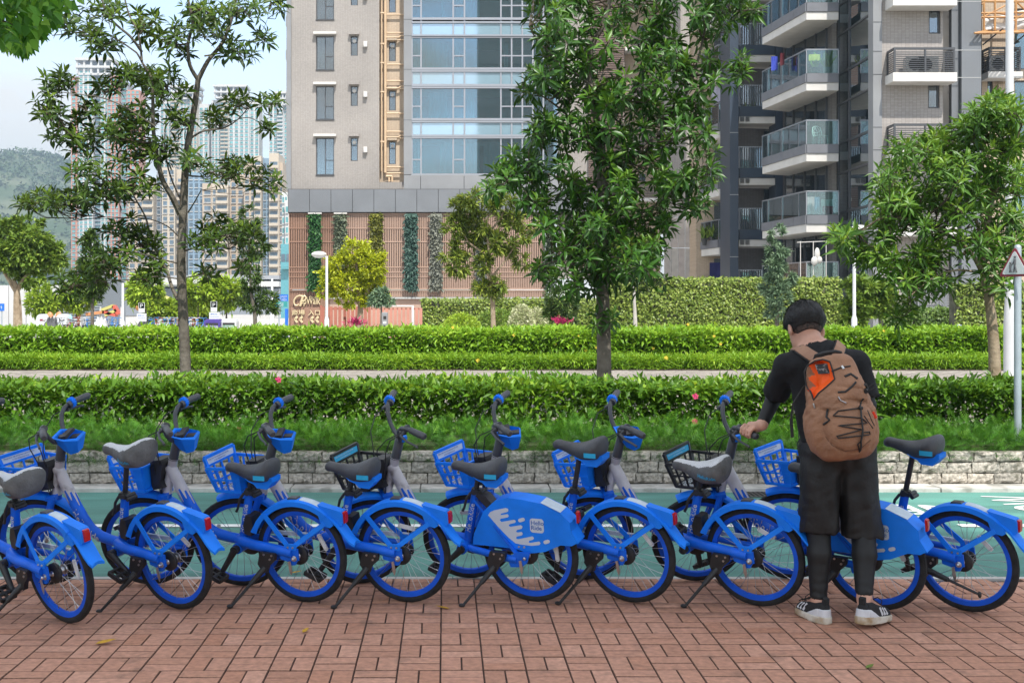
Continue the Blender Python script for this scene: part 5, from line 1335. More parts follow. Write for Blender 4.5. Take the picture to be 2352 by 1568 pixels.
def near_tree(name, label, Z, limbs, clumps, variants, mleaf, bark, size=1., depth=.8, cat='tree', seed=0, trunk_base=LEV, tilt=.35, group=None, mult=1.0):
    r = np.random.default_rng(seed+50); base = P(*limbs[0][0][0], Z); base.z = trunk_base
    t = empty(name, base); tag(t, label, cat, group); O = Vector(base); smp = []
    for i, (pts, r0, r1, dz) in enumerate(limbs):
        o, rs = limb(pts, Z, r0, r1, dz)
        if i == 0: o[0].z = trunk_base-.03; 
        smp += [(p, q) for p, q in zip(o, rs)]
        mb = MB().tube([p-O for p in o], rs, 9 if i < 3 else 6)
        mb.build('trunk' if i == 0 else 'branch', bark, t, smooth=True)
    SP = np.array([p for p, _ in smp])
    ros = []; tw = MB(); fs = []
    for x, y, rx, ry, n in clumps:
        zc = r.normal(0, depth*.35); c = P(x, y, Z+zc); a = np.array(c); dist = np.linalg.norm((SP-a)*np.array((1, .6, 1.)), axis=1)+.35*np.clip(SP[:, 2]-a[2]+.1, 0, 9)+.12*np.clip(.02-np.array([q for _, q in smp]), 0, 1)*0; k = int(dist.argmin()); b = Vector(SP[k]); R_ = min(.013, smp[k][1]*.7)
        bend = b.lerp(c, .55)+Vector((r.normal(0,.05), r.normal(0,.05), -.07*(c-b).length)); spine = [b, b.lerp(bend, .5)+Vector((0,0,-.01)), bend, bend.lerp(c, .6)+Vector((0,0,.02)), c]
        tw.tube([q-O for q in spine], [R_, R_*.85, R_*.7, R_*.55, R_*.4], 5, cap=False)
        for _ in range(int(n*mult+r.uniform(0, 1))):
            a, q = r.uniform(0, 2*pi), sqrt(r.uniform(0, 1)); p = P(x+rx*q*cos(a), y+ry*q*sin(a), Z+zc+r.normal(0, depth*.45)*min(1, rx/40)); ros.append((p, spine[int(r.integers(2, 5))]))
    order = sorted(range(len(ros)), key=lambda i: ros[i][0].y)
    for j, i in enumerate(order):
        p, b = ros[i]; mid = b.lerp(p, .55)+Vector((r.normal(0,.015), r.normal(0,.015), -.12*(p-b).length))
        tw.tube([b-O, mid-O, p-O], [.0055, .0042, .003], 4, cap=False)
        dirn = (p-mid); dirn.normalize(); dirn = (dirn*.55+Vector((r.normal(0, tilt), r.normal(-.1, tilt), .75))).normalized()
        M = Matrix.Translation(p-O) @ dirn.to_track_quat('Z', 'X').to_matrix().to_4x4() @ Matrix.Rotation(r.uniform(0, 2*pi), 4, 'Z') @ Matrix.Scale(size*r.uniform(.75, 1.2), 4)
        me, v, f, av = variants[r.integers(len(variants))]
        if j < 300:
            o = mesh_obj('leaf_cluster', me, None, t); o.matrix_local = M
        else:
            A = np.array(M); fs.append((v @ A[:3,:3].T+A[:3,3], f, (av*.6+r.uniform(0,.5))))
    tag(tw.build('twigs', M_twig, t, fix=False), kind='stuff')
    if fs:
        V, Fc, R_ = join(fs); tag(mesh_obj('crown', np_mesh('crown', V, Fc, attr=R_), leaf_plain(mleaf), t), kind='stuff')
    return t
def leaf_plain(m):
    """same leaf colours for a joined crown, which has no per-object value"""
    nm = m.name+'_joined'
    if nm in MAT: return MAT[nm]
    c = m.copy(); c.name = nm; nt = c.node_tree
    at = [n for n in nt.nodes if n.type == 'ATTRIBUTE'][0]; rp = [n for n in nt.nodes if n.type == 'VALTORGB'][0]; nt.links.new(at.outputs['Fac'], rp.inputs[0]); MAT[nm] = c; return c
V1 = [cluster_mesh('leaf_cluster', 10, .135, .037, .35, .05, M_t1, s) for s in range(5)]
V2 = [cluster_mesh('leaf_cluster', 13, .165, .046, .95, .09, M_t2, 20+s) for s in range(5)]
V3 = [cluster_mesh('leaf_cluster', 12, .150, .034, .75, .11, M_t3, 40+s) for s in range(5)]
near_tree('young_tree', 'slender open-crowned tree with forked grey trunk behind the parked bicycles', 13.6,
 [([(428,912),(424,800),(419,690),(416,600),(420,500),(425,400),(432,330),(446,250),(455,182)], .072, .032, (0,0)),
  ([(455,184),(478,140),(510,100),(530,50),(548,-30)], .030, .016, (0,.2)), ([(455,184),(436,150),(432,100),(442,50),(424,-30)], .026, .014, (0,-.3)),
  ([(414,492),(395,452),(372,410),(358,340),(352,293),(349,190),(330,150)], .042, .016, (0,-.5)), ([(409,688),(395,660),(383,622),(366,590),(350,555),(340,520),(333,496),(310,455),(290,418)], .024, .008, (0,.6)),
  ([(355,290),(322,268),(285,245),(235,225),(188,218),(142,212)], .014, .005, (-.5,-.9)), ([(330,150),(318,128),(309,118),(270,92),(228,72),(180,75),(120,82)], .014, .005, (-.5,.1)),
  ([(326,120),(300,85),(269,59),(245,30),(228,-20)], .018, .011, (-.5,-.7)), ([(326,140),(318,80),(295,30),(283,-20)], .014, .009, (-.5,-.3)),
  ([(432,322),(465,302),(510,295),(535,283),(555,266),(575,240),(588,222)], .015, .004, (0,.5)), ([(530,280),(570,270),(600,285),(618,296)], .006, .003, (.3,.6)), ([(470,129),(505,123),(540,113),(580,95),(605,66)], .011, .004, (.05,.6)),
  ([(432,488),(448,462),(462,437)], .010, .006, (0,-.4)), ([(408,640),(360,635),(310,642),(250,640),(235,620)], .010, .004, (0,-.5)), ([(425,638),(470,630),(510,622),(537,612)], .008, .004, (0,.3)), ([(412,545),(385,520),(350,505),(318,500)], .010, .005, (0,.8)), ([(408,605),(350,590),(290,575),(260,590)], .010, .005, (0,-.8)), ([(420,470),(390,400),(378,330),(385,250)], .012, .006, (0,.7))],
 [(135,192,42,32,9),(110,255,38,30,8),(150,300,50,28,9),(190,330,40,25,6),(95,460,52,20,8),(160,470,55,26,12),(230,445,55,30,11),(265,190,50,30,9),(330,175,45,30,10),(235,105,40,26,6),(195,72,38,22,6),(245,25,50,26,8),(330,55,36,36,7),(405,95,44,40,11),(470,25,50,30,9),(555,20,52,32,9),(620,12,36,18,4),(605,88,22,16,3),(545,118,40,24,6),(480,75,40,30,6),(385,195,52,38,12),(325,262,50,30,9),(258,305,46,28,8),(312,355,52,30,9),(205,395,40,26,6),(300,425,60,28,10),(375,345,36,26,6),(425,280,36,24,5),(500,282,34,22,6),(545,240,30,20,4),(612,235,28,18,4),(618,292,16,10,2),(555,390,38,24,5),(505,395,44,26,7),(455,372,36,20,4),(520,530,60,30,13),(600,410,44,22,4),(470,560,44,26,8),(560,600,26,16,2),(245,595,52,28,10),(318,562,52,28,10),(222,640,40,20,6),(335,645,40,16,3),(160,655,34,24,5),(285,525,52,26,8),(475,635,34,16,3),(620,430,28,16,2),(205,250,34,20,4),(60,470,26,14,3),(300,300,40,20,5),(90,30,30,20,3),(150,50,40,26,5),(590,545,34,20,3),(345,610,40,20,5)],
 V1, M_t1, M_bark, 1.06, .9, seed=1, mult=2.0)
def outline_clumps(rows, seed, n, jx=0):
    """leaf clumps filling a crown whose edges are given row by row"""
    r = np.random.default_rng(seed); ys = [a[0] for a in rows]; out = []
    while len(out) < n:
        y = r.uniform(ys[0], ys[-1]); a = np.interp(y, ys, [q[1] for q in rows]); b = np.interp(y, ys, [q[2] for q in rows]); x = r.uniform(a+18, b-18)
        if any((x-gx)**2/gr**2+(y-gy)**2/gq**2 < 1 for gx, gy, gr, gq in jx or []): continue
        out.append((x, y, 20, 16, 2))
    return out
rows2 = [(-60,1195,1760),(0,1195,1765),(30,1205,1760),(60,1195,1690),(100,1195,1685),(130,1190,1700),(170,1170,1725),(220,1165,1650),(270,1170,1640),(330,1190,1660),(375,1130,1655),(410,1118,1645),(440,1190,1640),(480,1200,1600),(520,1245,1560),(560,1250,1555),(600,1205,1515),(640,1215,1555),(660,1260,1530)]
near_tree('broadleaf_tree', 'tall dense tree with drooping dark glossy leaves in the middle of the hedge', 14.6,
 [([(1389,905),(1388,860),(1387,760),(1384,650),(1383,560),(1385,470),(1383,400),(1379,330),(1376,285)], .105, .060, (0,0)),
  ([(1378,300),(1362,240),(1356,200),(1352,150),(1362,100),(1385,60),(1400,0),(1405,-50)], .045, .024, (0,-.4)), ([(1382,330),(1400,280),(1440,230),(1480,150),(1500,60),(1510,-40)], .036, .02, (0,.5)), ([(1384,420),(1430,380),(1490,330),(1560,250),(1600,150),(1625,40)], .034, .014, (0,.1)),
  ([(1383,540),(1360,480),(1330,430),(1260,400),(1180,395)], .024, .008, (0,-.4)), ([(1384,560),(1430,520),(1490,480),(1560,440),(1620,420)], .024, .008, (0,.4)), ([(1384,640),(1330,610),(1280,600),(1230,615)], .018, .007, (0,-.5)), ([(1385,660),(1430,620),(1480,620),(1530,640)], .018, .007, (0,-.3)), ([(1380,330),(1320,280),(1260,230),(1200,200)], .022, .008, (0,.3)), ([(1360,200),(1300,150),(1240,100),(1215,60)], .02, .008, (-.2,-.6)), ([(1590,180),(1640,140),(1690,150)], .012, .006, (.1,.2)), ([(1620,60),(1680,30),(1750,20)], .012, .006, (.1,-.2))],
 outline_clumps(rows2, 3, 400, [(1462,60,24,30),(1470,165,22,18),(1455,250,16,20),(1520,300,20,16),(1560,60,18,30),(1505,400,14,16),(1600,330,12,14),(1440,545,12,12),(1545,190,14,20)])+[(1386,735,26,18,7),(1160,400,36,16,7),(1130,430,14,10,3),(1612,470,14,22,4),(1700,150,16,26,5),(1740,20,30,14,6)],
 V2, M_t2, M_bark, 1.0, 1.3, seed=2, tilt=.45, mult=1.15)
rows3 = [(235,2262,2345),(262,2225,2352),(300,2050,2356),(330,2040,2360),(360,2005,2365),(400,2010,2370),(430,1990,2370),(470,1985,2370),(510,1960,2370),(540,1900,2370),(565,1915,2365),(600,2000,2360),(640,2010,2350),(665,2035,2340)]
near_tree('leaning_tree', 'sunlit narrow-leaved tree with pale leaning trunk beside the warning sign pole', 13.2,
 [([(2285,870),(2283,800),(2278,740),(2272,690),(2262,640),(2258,580),(2270,500),(2285,420)], .072, .034, (0,0)), ([(2262,640),(2230,580),(2180,540),(2110,510),(2030,500),(1960,545)], .030, .008, (0,-.4)), ([(2258,580),(2240,500),(2200,430),(2130,380),(2060,360)], .026, .008, (0,.3)), ([(2275,480),(2300,400),(2330,330),(2350,280)], .022, .009, (0,-.3)), ([(2264,600),(2310,550),(2350,520),(2400,480)], .02, .009, (0,.4)), ([(2262,630),(2200,620),(2140,640),(2090,680)], .016, .006, (0,-.6)), ([(2285,430),(2260,350),(2270,290)], .016, .007, (0,.2))],
 outline_clumps(rows3, 5, 215, [(2170,610,26,22),(2230,640,16,14),(2060,560,16,12),(2290,620,14,14)])+[(2085,690,26,24,6),(2060,720,12,14,3),(1935,550,30,14,6),(2150,640,24,30,4),(2235,300,14,30,4)],
 V3, M_t3, M_barkl, 1.0, 1.1, seed=3, tilt=.5, mult=1.6)
def overhang():
    """bright leaves of a street tree whose trunk stands just outside the picture"""
    base = Vector((-5.0, 6.6, 0)); t = empty('street_tree', base); tag(t, 'bright green leafy bough hanging into the upper corner of the sky', 'tree'); tip = P(60, 20, 6.6)
    MB().tube([(0,0,-.05),(.05,0,1.5),(.12,0,2.7),(.3,.1,3.6)], [.12,.10,.085,.06], 10).build('trunk', M_bark, t, smooth=True)
    bs = [[Vector((.12,0,2.7))+base, P(-160, -60, 6.6), P(-60, -30, 6.6), P(60, 5, 6.6), P(150, -10, 6.5)], [Vector((.2,.05,3.1))+base, P(-120, -120, 6.9), P(0, -60, 6.8), P(90, 30, 6.7)], [Vector((.12,0,2.7))+base, P(-130, 0, 6.3), P(-40, 30, 6.4), P(30, 60, 6.5)]]
    for b in bs: MB().tube([p-base for p in b], [.04,.022,.014,.008,.004][:len(b)], 7).build('branch', M_bark, t, smooth=True)
    r = RNG; ps = []
    rows = [(-120,-120,190),(-30,-60,180),(0,-40,168),(25,-40,150),(55,-40,112),(80,-30,82),(105,30,60)]; ys = [q[0] for q in rows]
    while len(ps) < 900:
        y = r.uniform(-120, 105); a, b = np.interp(y, ys, [q[1] for q in rows]), np.interp(y, ys, [q[2] for q in rows]); ps.append(tuple(P(r.uniform(a, b), y, 6.6+r.normal(0,.28))))
    n = len(ps); p = np.array(ps)-np.array(base); d = np.stack([r.normal(.4,.5,n), r.normal(-.1,.5,n), r.normal(-.6,.4,n)], 1); up = np.stack([r.normal(0,.5,n), r.normal(-.5,.4,n), r.normal(.7,.3,n)], 1)
    L_, W_ = shape(.085, .050)(n); tag(foliage('crown', [leaves(p, d, up, L_, W_, r.beta(2, 2, n))], mat_leaf('bright_leaf', (.03,.13,.012), (.10,.30,.025), (.28,.50,.05), .4, .5), t), kind='stuff')
overhang()

# ---- trees farther off: trunk, limbs and a crown of many leaf clumps
def far_tree(name, label, x, yb, Z, trunk, blobs, n, l, w, m, bark=None, tr=.10, seed=0, base_z=LEV, cat='tree', group=None, limbs=()):
    r = np.random.default_rng(seed+90); b0 = Vector((XW(x, Z), Z, base_z)); t = empty(name, b0); tag(t, label, cat, group)
    pts = [b0]+[P(px, py, Z) for px, py in trunk]; MB().tube([p-b0 for p in pts], [tr*(1-.7*i/(len(pts)-1)) for i in range(len(pts))], 8).build('trunk', bark or M_bark, t, smooth=True)
    for lm in limbs: q = [P(px, py, Z) for px, py in lm]; MB().tube([p-b0 for p in q], [tr*.5*(1-.7*i/(len(q)-1)) for i in range(len(q))], 6).build('branch', bark or M_bark, t, smooth=True)
    k = F/Z; ps, ds = [], []; A = sum(rx*ry for _, _, rx, ry in blobs)
    for bx, by, rx, ry in blobs:
        c = np.array(P(bx, by, Z+r.normal(0, .25)*rx/k)); q = int(n*rx*ry/A); nc = max(4, q//42); u = unit(r.normal(0, 1, (nc, 3)))*r.uniform(.45, 1, (nc, 1))**.5
        cc = c+u*np.array((rx, (rx+ry)/2, ry))/k
        i = r.integers(nc, size=q); v = unit(r.normal(0, 1, (q, 3)))*np.abs(r.normal(0, 1, (q, 1)))*min(rx, ry)/k*.19; ps.append(cc[i]+v); ds.append(u[i]*.6+unit(v)*.6)
    p = np.concatenate(ps); d = np.concatenate(ds)+r.normal(0, .45, (len(p), 3)); up = np.array((0, -.2, 1.))+r.normal(0, .45, (len(p), 3)); L_ = l*r.normal(1, .2, len(p)).clip(.5, 1.5); W_ = w*r.normal(1, .2, len(p)).clip(.5, 1.5)
    tag(foliage('crown', [leaves(p-np.array(b0), d, up, L_, W_, r.beta(2, 2.2, len(p)))], m, t), kind='stuff'); return t
M_yel = mat_leaf('yellow_green_leaf', (.20,.26,.012), (.38,.44,.016), (.58,.60,.03), .45, .3)
M_mid = mat_leaf('mid_green_leaf', (.07,.13,.018), (.15,.25,.03), (.30,.40,.06), .45, .22)
M_olv = mat_leaf('olive_leaf', (.06,.095,.014), (.16,.23,.03), (.36,.40,.06), .42, .22)
M_blg = mat_leaf('blue_green_leaf', (.07,.12,.07), (.15,.24,.13), (.28,.38,.22), .45, .2)
M_drk = mat_leaf('deep_green_leaf', (.03,.065,.014), (.07,.13,.025), (.16,.24,.04), .42, .2)
M_lim = mat_leaf('lime_leaf', (.15,.25,.02), (.28,.42,.03), (.45,.56,.06), .45, .28)
far_tree('golden_tree', 'bright yellow-green bushy tree in front of the slatted podium', 825, 760, 46, [(828,700),(822,650),(818,600)], [(815,580,34,30),(845,610,36,34),(785,615,38,36),(760,640,28,26),(800,655,46,30),(865,595,18,22),(855,655,24,26),(750,668,22,16),(815,690,42,18),(875,680,16,14)], 11000, .16, .085, M_yel, M_barkl, .14, 1, limbs=[[(826,700),(845,670),(860,640)],[(826,700),(800,670),(780,645)]])
far_tree('open_tree', 'olive-green open tree with pale branches before the podium screen', 1135, 760, 36, [(1132,700),(1126,640),(1122,560),(1110,500)], [(1090,460,28,24),(1060,490,30,24),(1150,480,30,30),(1100,520,38,30),(1180,510,28,24),(1040,520,24,20),(1130,560,34,26),(1075,565,28,22),(1165,560,22,22),(1035,585,22,22),(1060,610,26,20),(1195,545,16,16),(1110,610,26,18),(1115,670,36,22),(1150,655,22,16),(1200,600,16,14),(1225,530,10,10)], 6500, .24, .062, M_olv, M_barkl, .09, 2, limbs=[[(1126,640),(1160,600),(1185,560)],[(1124,590),(1080,560),(1050,520)],[(1120,540),(1150,500),(1160,480)]])
far_tree('young_tree', 'small blue-green sapling beside the grey gate machine', 876, 760, 44, [(876,720),(876,690)], [(872,680,20,18),(890,690,14,14),(860,690,14,12)], 1200, .17, .06, M_blg, None, .06, 3)
far_tree('conifer', 'slim blue-green conifer before the ivy wall and balconies', 1784, 760, 38, [(1785,700),(1786,640),(1784,560)], [(1783,540,14,22),(1786,580,22,22),(1780,615,28,22),(1795,640,32,22),(1768,655,28,18),(1790,680,30,20),(1783,715,20,18)], 5200, .17, .05, M_blg, None, .08, 4)
far_tree('street_tree', 'round-crowned broad tree with forked brown trunk at the far side of the lawn', 42, 760, 42, [(40,700),(38,660),(30,640)], [(20,540,50,34),(75,560,50,40),(40,590,60,36),(100,600,44,34),(10,600,40,30),(60,515,36,20),(120,590,26,30),(70,640,30,16)], 9000, .22, .11, M_mid, M_barkl, .20, 5, limbs=[[(38,670),(55,640),(75,615)],[(38,670),(10,625),(-5,600)]])
far_tree('young_tree', 'thin dark tree standing before the pale wall and vending boxes', 213, 760, 34, [(212,720),(212,670),(210,600)], [(205,560,26,28),(215,600,34,28),(195,630,36,24),(225,645,30,24),(205,670,30,20)], 3600, .17, .06, M_drk, None, .07, 6)
far_tree('young_tree', 'small dark tree by the purple recycling bin and blue road sign', 590, 760, 34, [(585,720),(578,680),(572,600),(570,540)], [(575,500,24,26),(570,540,30,26),(590,570,26,24),(560,590,26,22),(600,690,40,24),(560,680,34,26),(575,640,28,24),(620,700,20,20)], 3600, .16, .05, M_drk, None, .07, 7)
far_tree('sapling', 'dark shrubby tree reading against the ivy-clad wall behind the tall tree', 1290, 740, 41, [(1290,700)], [(1285,690,32,28),(1300,720,36,22),(1275,725,24,20)], 2500, .16, .07, M_drk, None, .07, 8)
far_tree('tree', 'pale-trunked tree mostly hidden behind the tall dense tree', 1459, 770, 33, [(1459,735),(1457,690),(1455,600)], [(1455,600,26,30),(1430,560,26,26),(1480,570,24,26)], 1500, .2, .07, M_olv, mat('white_bark', (.42,.39,.35), .9, var=.2, scale=3, bump=.3), .075, 9)
far_tree('climber_shrub', 'tangled rounded climber shrub beside the white lamp post', 1990, 760, 36, [(1975,740),(1985,700)], [(1975,660,36,24),(2010,670,38,26),(1970,700,34,24),(2005,705,36,24),(1960,735,22,16),(2030,690,26,22)], 4200, .2, .11, M_mid, None, .09, 10)
for i, (lb, x, y, rx, ry) in enumerate((('lime-green feathery bush nearest the white gantry of the playground', 335, 668, 36, 34), ('lime-green bush behind the forked grey trunk', 455, 678, 44, 36), ('lime-green tree between the tree trunk and the second parking sign', 520, 672, 38, 34), ('lime-green bush under the orange slide', 375, 715, 44, 24), ('lime-green shrub left of the purple bin', 440, 715, 40, 22), ('pale green sapling before the concrete wall', 98, 690, 30, 34), ('lime sapling beside the orange climbing frame', 175, 680, 34, 30))):
    far_tree('bush', lb, x, 752, 66+i, [(x, y+10)], [(x, y, rx, ry), (x-rx*.5, y+ry*.4, rx*.6, ry*.6), (x+rx*.5, y+ry*.3, rx*.6, ry*.6)], 2200, .34, .16, M_lim, None, .08, 20+i, base_z=.2)

# ---- ivy walls and clipped shrubs in front of the buildings
def ivy_wall(name, label, x0, x1, y, z1, n, m, th=.5, l=.12, seed=0, ret=None):
    r = np.random.default_rng(seed+200); t = empty(name, ((x0+x1)/2, y, LEV)); tag(t, label, 'hedge'); O = np.array(t.location)
    MB().bb(x0-t.location.x, x1-t.location.x, .06, th, -.05, z1-LEV-.05).build('wall', mat('hidden_wall', (.10,.10,.07), .95, var=.4, scale=3), t)
    nt_ = int(n*.14); nf = n-nt_
    pf = np.stack([r.uniform(x0, x1, nf), y-np.abs(r.normal(0,.05,nf))-.03*np.sin(r.uniform(0,9,nf)), r.uniform(LEV, z1, nf)], 1); pf[:, 1] -= .05*(np.sin(pf[:, 0]*2.1)+np.sin(pf[:, 2]*3+pf[:, 0]))
    pt = np.stack([r.uniform(x0, x1, nt_), r.uniform(y, y+th, nt_), z1+r.normal(0,.035,nt_)], 1); p = np.concatenate([pf, pt]); q = len(p)
    d = np.stack([r.normal(0,.6,q), r.normal(-.5,.3,q), r.normal(-.5,.5,q)], 1); up = np.stack([r.normal(0,.5,q), r.normal(-.9,.3,q), r.normal(.5,.4,q)], 1)
    L_ = l*r.normal(1,.2,q).clip(.5,1.5); tag(foliage('foliage', [leaves(p-O, d, up, L_, L_*.62, r.beta(2,2,q))], m, t), kind='stuff'); return t
M_ivy = mat_leaf('ivy_leaf', (.085,.14,.018), (.20,.28,.045), (.40,.46,.11), .4, .2)
ivy_wall('ivy_wall', 'long ivy-clad wall below the balconies of the grey apartment block', XW(1395, 43), XW(1932, 43), 43, ZW(640, 43), 15000, M_ivy, seed=1)
ivy_wall('ivy_wall', 'lower ivy-clad wall beside the red slat fence', XW(967, 52), XW(1425, 52), 52, ZW(687, 52), 9000, M_ivy, seed=2, l=.13)
ivy_wall('ivy_wall', 'clipped low ivy hedge under the grey mesh cabinet', XW(2030, 40), XW(2240, 40), 40, ZW(708, 40), 4000, mat_leaf('green_ivy', (.05,.10,.02), (.11,.19,.035), (.2,.3,.06), .4, .2), seed=3)
ivy_wall('ivy_wall', 'ivy column wall behind the leaning tree and white poles', XW(2195, 38.5), XW(2420, 38.5), 38.5, ZW(655, 38.5), 4500, M_ivy, seed=4)
def ball_shrub(label, x, y, rx, ry, Z, n, m, l, seed):
    r = np.random.default_rng(seed+300); k = F/Z; b = Vector((XW(x, Z), Z, LEV)); t = empty('clipped_shrub', b); tag(t, label, 'shrub', 'clipped shrubs by the ivy wall')
    u = unit(r.normal(0,1,(n,3))); u[:,2] = np.abs(u[:,2])*1.0; c = np.array(P(x, y+ry, Z)); p = c+u*np.array((rx, rx, 2*ry))/k*(1+r.normal(0,.03,(n,1))); L_ = l*r.normal(1,.2,n).clip(.5,1.5)
    foliage('foliage', [leaves(p-np.array(b), u+r.normal(0,.6,(n,3)), u*.6+np.array((0,-.3,.6))+r.normal(0,.4,(n,3)), L_, L_*.55, r.beta(2,2,n))], m, t)
M_var = mat_leaf('cream_leaf', (.22,.28,.10), (.50,.52,.30), (.68,.68,.48), .45, .2)
ball_shrub('pale cream variegated clipped shrub, the larger of the pair by the ivy wall', 1198, 728, 27, 24, 44, 1500, M_var, .11, 1)
ball_shrub('pale cream variegated clipped shrub, smaller and rounder, touching the larger', 1232, 731, 24, 20, 44.5, 1300, M_var, .11, 2)
ball_shrub('yellow-green clipped dome shrub against the lower ivy wall', 1060, 742, 40, 18, 44, 1800, M_lim, .12, 3)
ball_shrub('broad green clipped dome shrub next to the cream pair', 1140, 735, 48, 22, 46, 2200, M_mid, .12, 4)
def red_plant(label, x, y, Z, s, seed):
    r = np.random.default_rng(seed); b = Vector((XW(x, Z), Z, LEV)); t = empty('red_cordyline', b); tag(t, label, 'plant', 'crimson cordylines'); n = 90
    p = np.array(P(x, y, Z))+r.normal(0,1,(n,3))*np.array((.32,.15,.16))*s; d = np.stack([r.normal(0,.6,n), r.normal(-.2,.3,n), r.uniform(.3,1,n)], 1)
    L_ = np.full(n, .5*s); foliage('foliage', [leaves(p-np.array(b), d, np.array((0,-1,.4))+r.normal(0,.3,(n,3)), L_, L_*.16, r.uniform(0,1,n))], mat_leaf('crimson_leaf', (.10,.005,.03), (.42,.012,.10), (.70,.05,.20), .4, .2), t)
red_plant('crimson spiky cordyline at the foot of the yellow-green tree', 818, 742, 43, .45, 1); red_plant('crimson spiky cordyline by the clipped cream shrubs behind the tall tree', 1290, 742, 40, .4, 2)
# fallen leaves on the pavement
M_dead = mat('yellow_dead_leaf', (.52, .29, .02), .7, col2=(.22, .11, .02), scale=30, thr=(.45, .7))
for lb, x, y, s, a in (('fallen yellow leaf alone on the bricks below the two covered saddles', 243, 1478, .052, .3), ('fallen curled yellow leaf on the bricks below the third rear wheel', 702, 1450, .032, 1.2), ('fallen yellow leaf on the bricks in front of the panelled bicycle', 1016, 1398, .042, 2.9), ('small brown fallen leaf by the kickstand at the row end of the covered saddles', 33, 1361, .04, .2), ('small green fallen leaf on the bricks near the bottom edge', 1998, 1533, .03, .6), ('fallen yellow leaf beside the cycle track under the third wheel', 682, 1316, .035, .2)):
    p = G(x, y); mb = MB(); n = 6; vs = []
    for i in range(n+1):
        t_ = i/n; w_ = .42*sin(pi*t_**.8)*s; zz = .004+s*.35*(t_-.3)**2+.2*s*t_
        vs += [(t_*2*s-s, -w_, zz+.2*w_), (t_*2*s-s, 0, zz-.1*w_), (t_*2*s-s, w_, zz+.35*w_)]
    mb.add(vs, [(3*i+k, 3*i+k+1, 3*i+k+4, 3*i+k+3) for i in range(n) for k in (0, 1)]); o = mb.build('fallen_leaf', M_dead if 'green' not in lb else mat('green_dead_leaf', (.12,.17,.02), .7), None, smooth=True); o.location = p; o.rotation_euler = (0, 0, a); tag(o, lb, 'leaf', 'fallen leaves on the bricks')
# ================================================================== buildings
class Root:
    """a building: parts are given in place and hung under one base point"""
    def __init__(s, name, loc, label, cat, group=None): s.e = empty(name, loc); tag(s.e, label, cat, group); s.o = np.array(loc, float)
    def put(s, mb, name, m, parent=None, **k):
        mb.v = [v-s.o for v in mb.v]; return mb.build(name, m, parent or s.e, **k)
M_tile = mat_tiles('grey_wall_tile', (.31,.285,.265), (.36,.33,.305), (.19,.17,.155), .100, .062, .005)
M_tile2 = mat_tiles('grey_wall_tile_b', (.33,.295,.270), (.385,.35,.325), (.19,.175,.165), .150, .060, .006)
M_tileb = mat_tiles('beige_wall_tile', (.46,.355,.255), (.52,.41,.30), (.30,.24,.18), .100, .062, .005)
M_tiled = mat_tiles('dark_wall_tile', (.20,.185,.185), (.235,.22,.22), (.12,.115,.115), .150, .060, .006)
M_panel = mat('grey_cladding', (.165,.175,.19), .45, var=.10, scale=.7, spec=.4)
M_panell = mat('light_grey_cladding', (.24,.245,.255), .45, var=.10, scale=.7)
M_dframe = mat('dark_window_frame', (.075,.078,.085), .45, .2)
M_aframe = mat('aluminium_frame', (.36,.37,.40), .35, .6)
M_wtrim = mat('white_render', (.62,.60,.57), .7, var=.08, scale=2)
M_ftrim = mat('fascia_grey', (.17,.175,.195), .45, var=.10, scale=2)
M_navy = mat('navy_cladding', (.035,.050,.075), .4, var=.12, scale=.8)
M_glass = mat_glass('teal_glass', (.24,.60,.65), .15, .015, .04)
M_glassb = mat_glass('bay_glass', (.40,.66,.74), .34, .015, .06)
M_glassd = mat_glass('dark_glass', (.62,.72,.76), .12, .02, .08)
M_span = mat_glass('spandrel_glass', (.44,.70,.84), .24, .04, .97)
M_rail = mat_glass('railing_glass', (.66,.88,.86), .07, .02, .06)
M_room = mat('room_interior', (.09,.085,.08), .9, var=.5, scale=.5)
M_curt = mat('white_curtain', (.68,.68,.66), .8, var=.06, scale=3); M_curt2 = mat('blue_grey_curtain', (.30,.40,.52), .8, var=.2, scale=2)
M_cream = mat('cream_pipe', (.58,.42,.27), .5, var=.1, scale=2)
M_brown = mat('brown_aluminium', (.30,.175,.122), .5, var=.08, scale=.6, spec=.4)
M_brownl = mat('pale_brown_aluminium', (.42,.285,.22), .5, var=.08, scale=.6, spec=.4)
M_void = mat('dark_void', (.03,.028,.026), .9)
M_gold = mat('cream_metal_letter', (.62,.50,.30), .4, .1)
M_sil = mat('pale_metal', (.46,.46,.45), .45, .3, var=.08, scale=3)
def holes_wall(mb, x0, x1, z0, z1, y, th, holes):
    xs = sorted({x0, x1, *[v for h in holes for v in h[:2] if x0 < v < x1]}); 
    for xa, xb in zip(xs, xs[1:]):
        hs = sorted((h[2], h[3]) for h in holes if h[0] < (xa+xb)/2 < h[1]); z = z0
        for a, b in hs:
            if a > z: mb.bb(xa, xb, y, y+th, z, a)
            z = max(z, b)
        if z < z1: mb.bb(xa, xb, y, y+th, z, z1)
def curtain(R, x0, x1, z0, z1, y, m, amp=.04, waves=None, parent=None, gather=0):
    n = max(8, int((x1-x0)*14)); vs = []
    for i in range(n+1):
        t = i/n; xx = x0+(x1-x0)*t; yy = y+amp*sin(t*(waves or (x1-x0)*3.2)*2*pi)
        vs += [(xx, yy, z1), (xx+gather*(t-.5)*.5, yy*1.0, z0)]
    R.put(MB().add(vs, [(2*i, 2*i+1, 2*i+3, 2*i+2) for i in range(n)]), 'curtain', m, parent, smooth=True)
